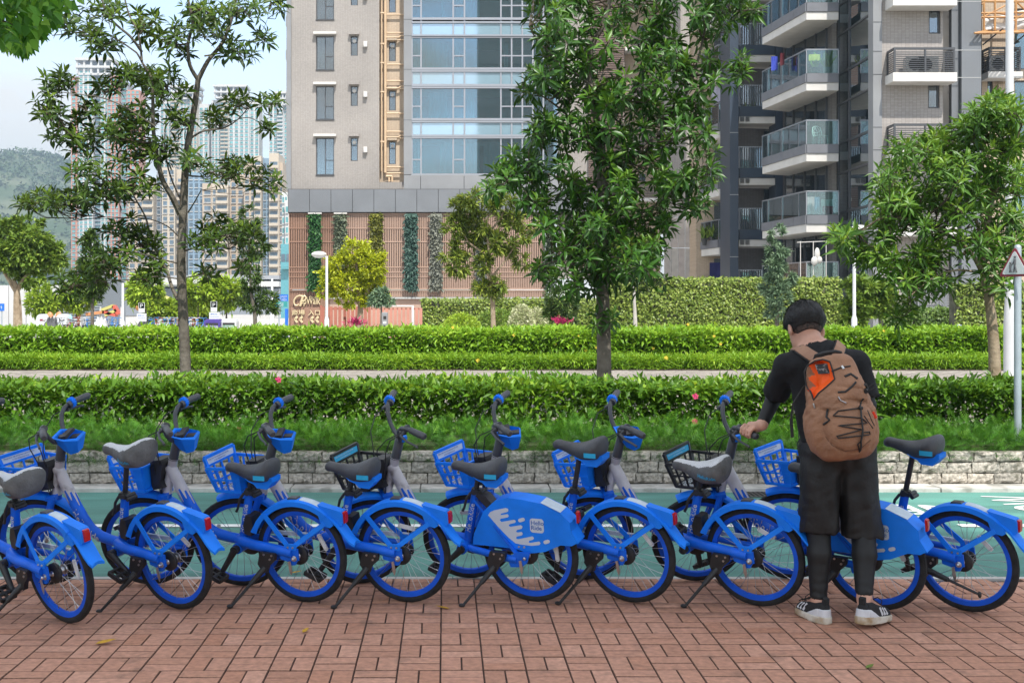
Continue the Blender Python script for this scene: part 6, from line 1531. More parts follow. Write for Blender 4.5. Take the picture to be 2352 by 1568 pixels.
def window(R, x0, x1, z0, z1, y, cells, fr=.05, fm=None, gm=None, depth=.08):
    """frame as a part, each pane a sub-part; cells as fractions (x0,x1,z0,z1)"""
    mb = MB(); W_, H_ = x1-x0, z1-z0; e = set()
    mb.bb(x0, x0+fr, y, y+depth, z0, z1); mb.bb(x1-fr, x1, y, y+depth, z0, z1); mb.bb(x0+fr, x1-fr, y+.002, y+depth, z0, z0+fr); mb.bb(x0+fr, x1-fr, y+.002, y+depth, z1-fr, z1)
    for a, b, c, d in cells:
        if b < 1: e.add(('v', b, c, d))
        if d < 1: e.add(('h', d, a, b))
    for k, p, a, b in e:
        if k == 'v': mb.bb(x0+W_*p-fr*.45, x0+W_*p+fr*.45, y+.004, y+depth-.01, z0+H_*a+(fr if a == 0 else 0), z0+H_*b-(fr if b == 1 else 0))
        else: mb.bb(x0+W_*a+(fr if a == 0 else fr*.45), x0+W_*b-(fr if b == 1 else fr*.45), y+.006, y+depth-.014, z0+H_*p-fr*.45, z0+H_*p+fr*.45)
    w = R.put(mb, 'window', fm or M_dframe)
    for a, b, c, d in cells:
        R.put(MB().bb(x0+W_*a+fr*.5, x0+W_*b-fr*.5, y+depth*.45, y+depth*.45+.012, z0+H_*c+fr*.5, z0+H_*d-fr*.5), 'pane', gm or M_glass, w)
    return w
def left_block():
    Z = 68.0; X = lambda x: XW(x, Z); V = lambda y: ZW(y, Z); c2 = lambda cx: 574.4+cx/3.722; cy = lambda v: v/3.722; c6 = lambda v: 402+v/3.722
    R = Root('apartment_block', (X(960), Z, 0), 'grey-tiled apartment tower with blue glass bays standing on a brown slatted podium', 'building')
    top = 34.0
    rows_w = [(317,401.7),(198.3,274.6),(83.3,160.4),(-32.2,45.1)]; rows_s = [(316.5,370),(198.3,244),(83.8,128.5),(-30,13)]
    hs = [(X(726), X(767.5), V(b), V(a)) for a, b in rows_w]; hs2 = [(X(805.5), X(821.8), V(b), V(a)) for a, b in rows_s]
    mb = MB(); holes_wall(mb, X(669), X(871), V(436.5), top, Z, .22, hs+hs2); R.put(mb, 'tile_wall', M_tile)
    R.put(MB().bb(X(669), X(1600), Z+3.2, Z+12, V(436), top), 'core', M_room)
    for k, (x0, x1, z0, z1) in enumerate(hs):
        window(R, x0, x1, z0, z1, Z+.09, [(0,.5,0,1),(.5,1,0,.40),(.5,1,.40,1)], gm=M_glassd)
        if k != 1: curtain(R, x0+.05, x0+.52, z0+.1, z1-.05, Z+.42, M_curt if k != 3 else M_curt2, .035)
        if k in (0, 3): curtain(R, x1-.48, x1-.06, z0+(.4 if k == 0 else .1), z1-.05, Z+.42, M_curt if k == 0 else M_curt2, .035)
        R.put(MB().bb(x0-.14, x1+.14, Z-.30, Z-.003, z1+.06, z1+.20), 'window_canopy', M_wtrim, bevel=.012)
        R.put(MB().bb(x0-.02, x1+.02, Z-.05, Z-.002, z0-.06, z0-.0), 'window_sill', M_dframe)
    for k, (x0, x1, z0, z1) in enumerate(hs2):
        w = window(R, x0, x1, z0, z1, Z+.09, [(0,1,0,.68),(0,1,.68,1)], gm=M_glassd)
        R.put(MB().lathe([(.10, Z+.06),(.12, Z+.09),(.12, Z+.10)], ((x0+x1)/2, 0, z1-.27), 14, 'y'), 'extractor_vent', M_wtrim, w)
        R.put(MB().bb(x0-.09, x1+.09, Z-.26, Z-.003, z1+.06, z1+.24), 'window_canopy', M_tile)
    for y in (97, 211.8, 338.5, -14): R.put(MB().bb(X(835.5), X(844), Z-.24, Z-.003, V(y+12.5), V(y)).bb(X(836), X(843.5), Z-.22, Z-.19, V(y+13.5), V(y+12.6)), 'exhaust_box', M_wtrim, bevel=.015)
    R.put(MB().bb(X(658), X(668.6), Z-.05, Z+4, V(436.5), top), 'corner_cladding', M_panell)
    for y in (34, 112, 210, 255, 370): R.put(MB().bb(X(654), X(657.8), Z+.4, Z+1.3, V(y+22), V(y)), 'ac_ledge', M_wtrim)
    # recessed service bay
    rs = [(322,374.5),(204,250),(91,136),(-22,23)]; hr = [(X(892), X(908), V(b), V(a)) for a, b in rs]
    mb = MB(); holes_wall(mb, X(868), X(930), V(418), top, Z+.62, .2, hr); R.put(mb, 'service_bay_wall', M_tileb)
    for x0, x1, z0, z1 in hr:
        w = window(R, x0, x1, z0, z1, Z+.70, [(0,1,0,.7),(0,1,.7,1)], gm=M_glassd); R.put(MB().lathe([(.09, Z+.66),(.11, Z+.70)], ((x0+x1)/2, 0, z1-.25), 12, 'y'), 'extractor_vent', M_wtrim, w)
        R.put(MB().bb(x0-.08, x1+.08, Z+.36, Z+.615, z1+.05, z1+.2), 'window_canopy', M_tileb)
    def pipe(x0, y0, x1, y1, r=.055, d=.38): R.put(MB().tube([(X(x0), Z+d, V(y0)), (X(x1), Z+d, V(y1))], r, 8), 'drain_pipe', M_cream, smooth=True)
    pipe(884, -60, 884, 395, .085); pipe(875.3, -60, 875.3, 392, .05)
    for y in (30, 72, 88, 145, 183, 201, 258, 300, 315, 382, 396): pipe(885, y, 927, y, .05, .42)
    for y in (27, 98, 142, 209, 324): pipe(873, y, 884, y, .06)
    for y in (79, 196, 309): pipe(886, y+4, 915, y+4, .05); pipe(915, y+4, 920, y, .05); pipe(920, y, 927, y, .05)
    pipe(886, 403, 900, 403, .06); pipe(900, 403, 900, 416, .06); pipe(893, 406, 893, 416, .06)
    R.put(MB().bb(X(871)+.002, X(928), Z+.05, Z+.9, V(436.5), V(418)), 'tile_wall', M_tile)
    # glazed bay
    R.put(MB().bb(X(928), X(946), Z-.35, Z+2, V(402.5), top), 'pillar', M_panell)
    for v in (180,320,605,745,1035,1175,1505): R.put(MB().bb(X(927.8), X(946.2), Z-.356, Z-.34, V(cy(v)+.5), V(cy(v)-.5)), 'joint', M_dframe)
    xs = [946.5,967.5,1041,1066.8,1150,1174.5,1199,1223,1247,1280]
    rw = [(1185,1500),(760,1030),(330,600),(-100,175)]; rspan = [(1050,1170),(620,740),(205,320),(-225,-110)]
    yb = Z-.28
    fr = MB()
    for x in xs: fr.bb(X(x)-.045, X(x)+.045, yb-.06, yb+.10, V(404), top)
    for a, b in rw+rspan:
        for v, h in ((a, .05), (b, .07)): fr.bb(X(946), X(1280.5), yb-.10, yb+.08, V(cy(v))-h, V(cy(v))+h)
    R.put(fr, 'mullions', M_aframe)
    for k, (a, b) in enumerate(rw):
        z1, z0 = V(cy(a))-.05, V(cy(b))+.07
        for i in range(len(xs)-1):
            x0, x1 = X(xs[i])+.045, X(xs[i+1])-.045; narrow = i in (0, 2, 4, 5, 6)
            if narrow:
                zm = z0+(z1-z0)*.40; R.put(MB().bb(x0, x1, yb-.05, yb+.06, zm-.04, zm+.04), 'transom', M_aframe)
                for za, zb in ((z0, zm-.04), (zm+.04, z1)): R.put(MB().bb(x0, x1, yb, yb+.015, za, zb), 'pane', M_glass)
            else: R.put(MB().bb(x0, x1, yb, yb+.015, z0, z1), 'pane', M_glass)
        # curtains drawn differently on every floor
        cur = {0: [(1,.55,1),(3,.0,.45),(3,.5,1),(4,0,1),(0,.1,.9)], 1: [(1,.2,.85),(3,.05,.3)], 2: [(1,.0,.85),(0,0,1),(2,.1,.7),(4,.2,.8)], 3: [(1,.6,.75),(3,.0,.45),(2,.2,1)]}[k]
        for i, p, q in cur:
            xa, xb = X(xs[i]), X(xs[i+1]); curtain(R, xa+(xb-xa)*p+.06, xa+(xb-xa)*q-.06, z0+.1, z1-.1, Z+.35+.05*p, M_curt, .05)
    for a, b in rspan:
        z1, z0 = V(cy(a))-.05, V(cy(b))+.07
        for i in range(len(xs)-1): R.put(MB().bb(X(xs[i])+.045, X(xs[i+1])-.045, yb, yb+.015, z0, z1), 'spandrel_panel', M_span)
    for k, (a, b) in enumerate(rspan): R.put(MB().bb(X(946), X(1281), Z+.2, Z+3, V(cy(b))-.1, V(cy(a))+.1), 'floor_slab', M_wtrim)
    # right of the glass: louvres, service bay, tiled wall
    mb = MB(); z = V(640)
    while z < 22: mb.bb(X(1352), X(1434), Z+.1, Z+.16, z, z+.075); z += .13
    tag(R.put(mb, 'louvre', mat('brown_louvre', (.16,.11,.09), .55)), kind='stuff'); R.put(MB().bb(X(1281), X(1436), Z+.3, Z+.5, V(640), top), 'recess_wall', M_tile)
    R.put(MB().bb(X(1434), X(1524), Z+1.0, Z+1.2, V(640), top), 'service_bay_wall', M_tileb); R.put(MB().bb(X(1524), X(1600), Z-.2, Z+3, V(480), top), 'tile_wall', M_tile)
    for i, (a, b) in enumerate(((1524,1540),(1540,1556),(1556,1572),(1572,1602))):
        for y0, y1 in ((640,570),(570,500),(500,430)): R.put(MB().bb(X(a)+.012, X(b)-.012, Z-.26+i*.02, Z-.15, V(y0)+.012, V(y1)-.012), 'stone_panel', mat_obj_random('stone_cladding', [(.40,.36,.32),(.46,.42,.37),(.43,.37,.33)], .7, .1, 3, .1, 30))
    for y in (-38, 77, 192, 307, 422):
        s = MB().bb(X(1436), X(1524), Z-.1, Z+.98, V(y+40), V(y+33)); sl = R.put(s, 'ac_balcony', M_wtrim); mb = MB()
        for k in range(9): mb.bb(X(1437), X(1523), Z-.08, Z-.04, V(y+32-k*3.6), V(y+30.6-k*3.6))
        tag(R.put(mb, 'louvre', M_dframe, sl), kind='stuff')
        R.put(MB().bb(X(1474), X(1488), Z+.9, Z+.99, V(y-10), V(y-26)), 'window', M_glassd)
    # cladding panels over the podium, one by one
    yp = Z-.75
    for i in range(15):
        a = 665.7+48.76*i; R.put(MB().bb(X(a)+.012, X(a+48.76)-.012, yp, yp+.06, V(489.6), V(438.2)), 'cladding_panel', M_panel, bevel=.006)
    bx = [928,966.7,1065.7,1150,1232,1300]
    for a, b in zip(bx, bx[1:]): R.put(MB().bb(X(a)+.012, X(b)-.012, yp+.25, yp+.31, V(437.3), V(404.6)), 'cladding_panel', M_panell, bevel=.006)
    R.put(MB().bb(X(665), X(1400), yp+.07, Z+3, V(491), V(437)), 'podium_top', M_void)
    # slatted screen
    ys = Z-.55; x = X(667); xe = X(1251)
    for lim, m in ((X(771.8), M_brown), (xe, M_brownl)):
        s = MB()
        while x < lim: s.bb(x, x+.058, ys, ys+.09, V(664), V(492)); x += .105
        tag(R.put(s, 'slat_screen', m), kind='stuff')
    for y, h in ((492.6,.05),(526,.05),(556.5,.06),(614.5,.06),(626,.05),(637,.04),(663.5,.08),(667.5,.05)): (R.put(MB().bb(X(666.4), X(772), ys-.03, ys+.12, V(y)-h/2, V(y)+h/2), 'screen_rail', M_brown), R.put(MB().bb(X(772)+.002, xe+.02, ys-.03, ys+.12, V(y)-h/2, V(y)+h/2), 'screen_rail', M_brownl))
    for a, b in ((492,526.5),(614,664)): (R.put(MB().bb(X(666.8), X(772), ys+.14, ys+.2, V(b), V(a)), 'screen_backing', M_brown), R.put(MB().bb(X(772), xe, ys+.14, ys+.2, V(b), V(a)), 'screen_backing', M_brownl))
    R.put(MB().bb(X(739.6), X(771.8), ys+.135, ys+.139, V(664), V(492)), 'screen_backing', M_brown)
    R.put(MB().bb(X(666.5), xe, ys+1.2, ys+1.4, V(664), V(492)), 'inner_wall', mat('inner_shade', (.03,.022,.018), .8)); R.put(MB().bb(X(666.4), X(668.4), ys-.02, ys+1.1, V(760), V(492)), 'corner_post', M_brown)  # near-black wall colour stands in for the shade behind the open slats
    s = MB(); x = X(760)
    while x < xe: s.bb(x, x+.058, ys, ys+.07, V(682), V(668.5)); x += .105
    tag(R.put(s, 'slat_screen', M_brownl), kind='stuff'); R.put(MB().bb(X(666.8), X(760), ys+.09, Z+3, V(770), V(667)), 'lower_wall', M_brown); R.put(MB().bb(X(760)+.002, xe, ys+.09, Z+3, V(770), V(667)), 'lower_wall', M_brownl)
    R.put(MB().bb(X(758), xe, ys-.12, ys+.10, V(686.5), V(682.5)), 'ledge', M_sil)
    for i in range(4): a = 670+22.4*i; R.put(MB().bb(X(a), X(a+22), ys+.02, ys+.06, V(765), V(705)), 'door_panel', M_brown, bevel=.01)
    s = MB(); x = X(670)
    while x < X(757): s.bb(x, x+.05, ys+.03, ys+.08, V(704), V(669)); x += .1
    tag(R.put(s, 'slat_screen', M_brown), kind='stuff')
    # green strips
    for i, (a, b, cols, cap) in enumerate(((713.6,739.4,((.01,.05,.012),(.022,.10,.022),(.06,.17,.035)),1),(772,797,((.05,.075,.045),(.11,.14,.085),(.2,.22,.14)),1),(852.5,879.3,((.06,.07,.008),(.14,.15,.016),(.26,.25,.04)),0),(931.7,958.6,((.03,.07,.055),(.06,.125,.10),(.11,.19,.15)),0),(989.5,1015,((.12,.13,.11),(.20,.21,.17),(.28,.29,.22)),0),(1094,1114,((.10,.12,.11),(.16,.18,.16),(.24,.26,.22)),0),(1251,1268,((.03,.05,.03),(.08,.11,.07),(.16,.18,.12)),0))):
        r = np.random.default_rng(i); n = 900; p = np.stack([r.uniform(X(a), X(b), n), ys-.16-np.abs(r.normal(0,.05,n)), r.uniform(V(667), V(494), n)], 1); d = np.stack([r.normal(0,.7,n), r.normal(-.6,.3,n), r.normal(-.5,.6,n)], 1)
        L_ = .24*r.normal(1,.2,n).clip(.5,1.5); m = mat_leaf('strip_leaf_%s' % 'abcdefg'[i], *cols, .5, .15)
        bk = R.put(MB().bb(X(a), X(b), ys-.15, ys-.05, V(667), V(493)), 'green_strip', mat('strip_backing_%s' % 'abcdefg'[i], cols[1], .9, var=.3, scale=3))
        tag(foliage('foliage', [leaves(p-R.o, d, np.array((0,-.8,.6))+r.normal(0,.4,(n,3)), L_, L_*.45, r.beta(2,2,n))], m, bk), kind='stuff')
        if cap: R.put(MB().bb(X(a-2), X(b+3), ys-.3, ys-.02, V(494), V(491.2)), 'planter_lip', M_wtrim)
    # lettering
    yl_ = ys-.10; FR = lambda x, y: Matrix.Translation((X(x)-R.o[0], yl_-R.o[1], V(y)-R.o[2])) @ Matrix.Rotation(pi/2, 4, 'X')
    def sg(s_, x0, x1, y, h, off=.0):
        v, f = text_xy(s_, 1.0, 1.0, off); w = v[:,0].max()-v[:,0].min(); hh = v[:,1].max(); sx = (X(x1)-X(x0))/w; sy = h/F*Z/hh
        lettering('sign_lettering', s_, 1.0, FR(x0, y) @ Matrix.Diagonal((sx, sy, 1, 1)) @ Matrix.Translation((-v[:,0].min(), 0, 0)), M_gold, R.e, thick=.06, offset=off)
    sg('opWalk', 692.5, 738.5, 698.3, 16, .012); sg('Ocean', 712.5, 739, 686.6, 6.5, .012); sg('商場', 673.8, 703.5, 722.5, 11.5, .014); sg('入口', 711, 737.5, 722.5, 11.5, .014)
    pp = [(694,703),(697,690),(700,682),(704,679)]; 
    def script(pts, r=.05): R.put(MB().tube([(X(x), yl_, V(y)) for x, y in pts], r, 6, flat=1), 'sign_lettering', M_gold, smooth=True)
    script([(693,703),(695,695),(697.5,686),(699.5,680)], .07); script([(699,681),(703,679.5),(706,682.5),(705,688),(701,691.5),(696.5,692)], .055); script([(699,680),(691,679),(684,682),(679.5,688),(678.5,695),(681,700.5),(686,701.5),(690,698)], .05)
    for x0 in (679, 690.5, 715.5, 727):
        P_ = [(x0+7.5,726),(x0+2,733),(x0+7.5,740)]; mb = MB()
        for a, b in zip(P_, P_[1:]): mb.bar((X(a[0]), yl_, V(a[1])), (X(b[0]), yl_, V(b[1])), .13, .06, up=(0,-1,0))
        R.put(mb, 'sign_chevron', M_gold)
left_block()

def right_block():
    R = Root('apartment_building', (16.5, 50, 0), 'modern apartment block with corner glass balconies, tile walls and louvred air conditioner ledges', 'building')
    c4 = lambda cx: 1720.3+cx/3.722
    top = 30.0; h = 3.04
    ZR = 46.0; X = lambda x, Z=ZR: XW(x, Z); V = lambda y, Z=ZR: ZW(y, Z)
    # frontal tiled wall with its windows
    hw = [(X(c4(1537)), X(c4(1638)), V(78), V(19)), (X(c4(1532)), X(c4(1630)), V(249), V(191)), (X(c4(1535)), X(c4(1635)), V(-84), V(-145)), (X(c4(1530)), X(c4(1628)), V(420), V(362))]
    mb = MB(); holes_wall(mb, X(2025), X(2166), 0, top, ZR, .25, hw); R.put(mb, 'tile_wall', M_tile2)
    for x0, x1, z0, z1 in hw: window(R, x0, x1, z0, z1, ZR+.08, [(0,1,0,1)], .07, gm=M_glassd)
    R.put(MB().bb(X(2025), X(2166), ZR+1.2, ZR+6, 0, top), 'core', M_room)
    R.put(MB().bb(X(2004.5), X(2025)-.003, ZR-.05, ZR+.5, 0, top), 'pillar', M_panell)
    for y in (-55, 52, 119, 172, 293, 345, 460): R.put(MB().bb(X(2004.3), X(2024.8), ZR-.056, ZR-.04, V(y)-.015, V(y)+.015), 'joint', M_dframe)
    # recess and pillars to the side
    R.put(MB().bb(X(2167), X(2192), ZR+1.6, ZR+2, 0, top), 'recess_wall', M_tiled); R.put(MB().tube([(X(2185), ZR+.5, 0), (X(2185), ZR+.5, top)], .06, 8), 'drain_pipe', M_wtrim, smooth=True)
    R.put(MB().bb(X(2192), X(2210)-.01, ZR+.25, ZR+2.5, 0, top), 'pillar', M_panel); R.put(MB().bb(X(2210), X(2255), ZR+.05, ZR+2.5, 0, top), 'pillar', M_panel)
    for y in (-62, 3, 115, 178, 294, 352, 470): R.put(MB().bb(X(2191.5), X(2255.2), ZR+.044, ZR+.06, V(y)-.012, V(y)+.012), 'joint', M_sil)
    Zq = 47.6; hq = [(XW(2268, Zq), XW(2281, Zq), ZW(242, Zq), ZW(186, Zq)), (XW(2330, Zq), XW(2420, Zq), ZW(330, Zq), ZW(185, Zq)), (XW(2330, Zq), XW(2420, Zq), ZW(500, Zq), ZW(370, Zq)), (XW(2330, Zq), XW(2420, Zq), ZW(160, Zq), ZW(20, Zq))]
    mb = MB(); holes_wall(mb, XW(2255.5, Zq), XW(2470, Zq), 0, top, Zq, .25, hq); R.put(mb, 'tile_wall', M_tileb); R.put(MB().bb(XW(2255, Zq), XW(2470, Zq), Zq+1.2, Zq+4, 0, top), 'core', M_room)
    for x0, x1, z0, z1 in hq: window(R, x0, x1, z0, z1, Zq+.08, [(0,.5,0,1),(.5,1,0,1)] if x1-x0 > .6 else [(0,1,0,1)], .06, gm=M_glass)
    for q in range(3): curtain(R, XW(2332, Zq), XW(2420, Zq), ZW(330+170*(q-1), Zq), ZW(190+170*(q-1), Zq), Zq+.5, mat('teal_blind', (.25,.46,.44), .8), .02)
    R.put(MB().bb(XW(2288, Zq), XW(2304, Zq), Zq-.22, Zq-.003, ZW(217, Zq), ZW(196, Zq)), 'exhaust_box', M_tileb, bevel=.02)
    # louvred ledges with air conditioners
    def ledge(xa, xb, yt, ym, yb_, Zf, Zb, unit_x, nb=10, seed=0):
        Vf = lambda y: ZW(y, Zf); x0, x1 = XW(xa, Zf), XW(xb, Zf); zt, zm, zb = Vf(yt), Vf(ym), Vf(yb_)
        sl = R.put(MB().bb(x0-.06, x1+.06, Zf-.05, Zb, zb, zm-.02), 'ac_ledge', M_wtrim, bevel=.01); fr = MB()
        for x in (x0, (x0+x1)/2, x1-.07): fr.bb(x, x+.07, Zf, Zf+.07, zm, zt)
        for x in (x0, x1-.07): fr.bb(x+.004, x+.066, Zb-.08, Zb-.005, zm, zt); fr.bb(x, x+.07, Zf+.07, Zb-.08, zt-.09, zt)
        fr.bb(x0+.07, x1-.07, Zf+.003, Zf+.067, zt-.09, zt); R.put(fr, 'railing_frame', M_dframe, sl); lv = MB()
        for k in range(nb):
            z = zm+.03+(zt-zm-.15)*k/nb; lv.bb(x0+.07, (x0+x1)/2, Zf+.01, Zf+.05, z, z+.035); lv.bb((x0+x1)/2+.07, x1-.07, Zf+.01, Zf+.05, z, z+.035)
            for x in (x0+.015, x1-.055): lv.bb(x, x+.04, Zf+.07, Zb-.08, z, z+.035)
        tag(R.put(lv, 'louvre', M_dframe, sl), kind='stuff')
        return x0, x1, zm
    units = []
    for yt, ym, yb_ in ((-66,-11,14),(109,166,188),(284,342,364),(462,520,542)):
        x0, x1, z = ledge(2053.5, 2194, yt, ym, yb_, 45.2, ZR-.003, None)
        if 0 < yt < 200: units += [(x0+.28+.72, z, 'louvred ledge'), (x1-.95, z, 'louvred ledge')]
    Lx = ledge(2272, 2345, 108, 164, 180, 46.9, Zq-.003, None)
    # slanting glazed bay seen along its side
    xg = 17.06
    for k in range(-1, 6):
        zf = ZW(138.5, 46.2)+h*(1-k)+0.02
    ZS = lambda cyv: ZW(cyv/3.722, ZR)
    bands = []
    z0 = ZW(124, ZR)                 # a floor line at the near end
    fr = MB(); pans = []
    for k in range(-4, 4):
        zf = z0+k*h
        for dz, hh in ((0,.10),(-1.32,.08)): fr.bb(xg-.05, xg+.05, ZR+.05, 50.4, zf+dz-hh/2, zf+dz+hh/2)
        if zf < 0 or zf > top: continue
    for y in (ZR+.06, 48.9, 50.3): fr.bb(xg-.052, xg+.052, y-.05, y+.05, 0, top-1)
    R.put(fr, 'mullions', M_dframe)
    for k in range(-4, 4):
        zf = z0+k*h
        for za, zb in ((zf-1.28, zf-.05), (zf+.05, zf+h-1.36)):
            for ya, yb_ in ((ZR+.12, 48.84), (48.96, 50.24)): R.put(MB().bb(xg-.006, xg+.006, ya, yb_, max(za,.3), zb), 'pane', M_glassb)
        R.put(MB().bb(xg+.25, xg+2, ZR+.4, 50.4, zf-.35, zf-.05), 'floor_slab', M_wtrim)
        if k in (-1, 0, 1): R.put(MB().add([(xg+.5, ZR+.6+i*.12, zz) for i in range(22) for zz in (zf+.1, zf+h-1.5)], [(2*i,2*i+1,2*i+3,2*i+2) for i in range(21)]), 'curtain', M_curt if k else mat('teal_curtain', (.10,.32,.38), .8))
    R.put(MB().bb(xg+1.5, xg+4, ZR+.4, 53, 0, top), 'core', M_room)
    R.put(MB().bb(16.60, 17.02, 50.45, 51.6, 0, top), 'tile_wall', M_tile2)
    # corner balconies
    def balcony(L, C, D, zr, glass=1.03, fas=.38, sl=.35, npan=(.0,.14,.47,.84,1.0), inner=None, gm=None, fm=None, vents=False, name='balcony'):
        """plan: L far side end, C corner, D other end at the wall; zr: handrail height"""
        L, C, D = Vector((*L, 0)), Vector((*C, 0)), Vector((*D, 0)); I1 = Vector((*(inner or (D.x, L.y)), 0))
        zg = zr-glass; zf = zg-fas; zs = zf-sl
        def prism(pts, za, zb): n = len(pts); return MB().add([(p.x,p.y,za) for p in pts]+[(p.x,p.y,zb) for p in pts], [tuple(range(n)), tuple(range(2*n-1,n-1,-1))]+[(i,(i+1)%n,(i+1)%n+n,i+n) for i in range(n)])
        b = R.put(prism([L, C, D, I1], zs, zf-.01), name, M_wtrim)
        fm = fm or M_ftrim
        for a, q in ((L, C), (C, D)):
            n = max(1, round((q-a).length/1.25)); d = (q-a)/n; nm = Vector((d.y, -d.x, 0)).normalized()
            for i in range(n): u, v = a+d*i+d*.006, a+d*(i+1)-d*.006; R.put(MB().bar((u+nm*.01)+Vector((0,0,(zf+zg)/2)), (v+nm*.01)+Vector((0,0,(zf+zg)/2)), .08, zg-zf), 'fascia_panel', fm, b)
        up = Vector((0,0,1)); pts = [L.lerp(C, t) for t in npan]+[D]
        for a, q in zip(pts, pts[1:]): R.put(MB().bar(a.lerp(q,.02)+up*(zg+zr)/2, a.lerp(q,.98)+up*(zg+zr)/2, .012, zr-zg-.04), 'glass_panel', gm or M_rail, b)
        rl = MB().bar(L+up*zr, C+up*zr, .06, .05).bar(C+up*zr, D+up*zr, .06, .05)
        for p in pts: rl.bar(p+up*zg, p+up*(zr-.03), .035, .035, up=(0,1,0))
        R.put(rl, 'handrail', M_aframe, b)
        if vents:
            for t in (.3, .75): p = L.lerp(C, t); d = (C-L).normalized(); nm = Vector((d.y, -d.x, 0)); vb = MB(); [vb.bar(p-d*.22+nm*.012+up*(zs+.10+.04*k), p+d*.22+nm*.012+up*(zs+.10+.04*k), .01, .022) for k in range(4)]; R.put(vb, 'vent_grille', M_dframe, b)
        return b
    Lp, Cp, Dp = (14.56, 53.5), (15.2, 48.9), (16.58, 48.9)
    zr0 = ZW(114.2, 48.9)
    for k in range(-3, 3): balcony(Lp, Cp, Dp, zr0+k*h, inner=(16.58, 54.5), fas=.38)
    R.put(MB().bar((16.72,50.4,0), (16.72,50.4,top), .02, .02, up=(0,1,0)), 'edge_trim', M_tile2)
    # balcony doors: frames and panes along the receding wall
    d0, d1 = Vector((16.55, 50.4, 0)), Vector((15.95, 54.6, 0)); dd = (d1-d0)
    for k in range(-4, 3):
        zf = zr0+k*h-1.03; fr = MB(); up = Vector((0,0,1))
        for t in (0, .24, .5, .78, 1): p = d0+dd*t; fr.bar(p+up*(zf-.1), p+up*(zf+2.45), .09, .10, up=(0,1,0))
        for z in (zf+2.40, zf+.02): fr.bar(d0+up*z, d1+up*z, .08, .10)
        w = R.put(fr, 'balcony_door', M_dframe)
        for a, b in ((0,.24),(.24,.5),(.5,.78),(.78,1)): R.put(MB().bar(d0+dd*(a+.02)+up*(zf+1.2), d0+dd*(b-.02)+up*(zf+1.2), .012, 2.3), 'pane', M_glassd, w)
        R.put(MB().bar(d0+dd*.0+Vector((.25,0,zf-.3)), d1+Vector((.25,0,zf-.3)), .5, .36), 'floor_slab', M_wtrim); R.put(MB().bar(d0+Vector((.1,0,zf+2.62)), d1+Vector((.1,0,zf+2.62)), .2, .30), 'lintel', M_tile2)
        if k % 2: 
            q = [d0+dd*(.05+.3*i/16)+Vector((.4+.04*(i%2),0,0)) for i in range(17)]; R.put(MB().add([(p.x,p.y,z) for p in q for z in (zf+.1,zf+2.3)], [(2*i,2*i+1,2*i+3,2*i+2) for i in range(16)]), 'curtain', M_curt)
    R.put(MB().bar((17.6,50.5,15), (16.9,55,15), .3, 30), 'core', M_room)
    # dark recessed bay with smaller balconies
    Zd = 57.0
    R.put(MB().bb(XW(1693, Zd), XW(1815, Zd), Zd+.4, Zd+1, 0, top), 'tile_wall', M_tiled)
    R.put(MB().bb(XW(1676.7, 55), XW(1696, 55), 55, 57, 0, top), 'navy_pillar', M_navy); R.put(MB().bb(XW(1782, 55.4), XW(1798, 55.4), 55.4, 56.6, 0, top), 'navy_pillar', M_navy)
    for v in range(9): R.put(MB().bb(XW(1676.5, 55), XW(1696.2, 55), 54.994, 55.01, 1.2+v*3.0, 1.225+v*3.0), 'joint', M_sil)
    zr1 = ZW(197.5, 55.6)
    for k in range(-3, 3):
        b = balcony((XW(1696.5, 56.9), 56.9), (XW(1697.5, 55.5), 55.5), (XW(1780, 55.5), 55.5), zr1+k*3.0, fas=.48, sl=.34, npan=(0, 1), gm=M_glassd, fm=M_navy, inner=(XW(1782, 57.3), 57.3), vents=False)
        zc = zr1+k*3.0-.5; pst = MB()
        for i in range(16): x = XW(1699+i*5.3, 55.45); pst.bb(x, x+.035, 55.43, 55.47, zc-.5, zc+.5)
        R.put(pst, 'balusters', M_dframe, b)
        z0_ = zr1+k*3.0; g = MB()
        for ax in (1700, 1712):
            for q in range(5): g.bb(XW(ax, 55.48), XW(ax+9, 55.48), 55.44, 55.47, z0_-1.75+.045*q, z0_-1.73+.045*q)
        R.put(g, 'vent_grille', M_dframe, b)
        R.put(MB().bb(XW(1755, 57.3), XW(1778, 57.3), 57.25, 57.38, z0_-1.0, z0_+1.2), 'window', M_glassd)
    # far wing balconies
    Zl = 59.0; R.put(MB().bb(XW(1598, Zl+2.4), XW(1680, Zl+2.4), Zl+2.4, Zl+4, 0, top), 'tile_wall', M_tileb)
    zr2 = ZW(237, Zl)
    for k in range(-3, 3):
        balcony((XW(1601, 62), 62), (XW(1651, Zl), Zl), (XW(1675, Zl), Zl), zr2+k*3.02, fas=.40, sl=.36, npan=(0,.33,.66,1), inner=(XW(1676, 61.4), 61.4))
        R.put(MB().bb(XW(1640, 61.3), XW(1668, 61.3), 61.25, 61.35, zr2+k*3.02-.9, zr2+k*3.02+1.1), 'balcony_door', M_glassd)
    return units, h, zr0, Lp, Cp, Dp, Lx
units, h_, zr0, Lp, Cp, Dp, Lx = right_block()
def aircon(x, y, z, label):
    t = empty('air_conditioner', (x, y, z)); tag(t, label, 'air conditioner', 'air conditioners on the ledges')
    MB().bb(-.42,.42,-.16,.16,.05,.68).build('casing', M_wtrim, t, bevel=.02); MB().lathe([(.24,-.165),(.24,-.162),(.02,-.162)], (-.08,0,.36), 18, 'y').build('fan_grille', M_void, t)
    for s in (-.3,.3): MB().bb(s-.04,s+.04,-.15,.15,0,.05).build('foot', M_dframe, t)
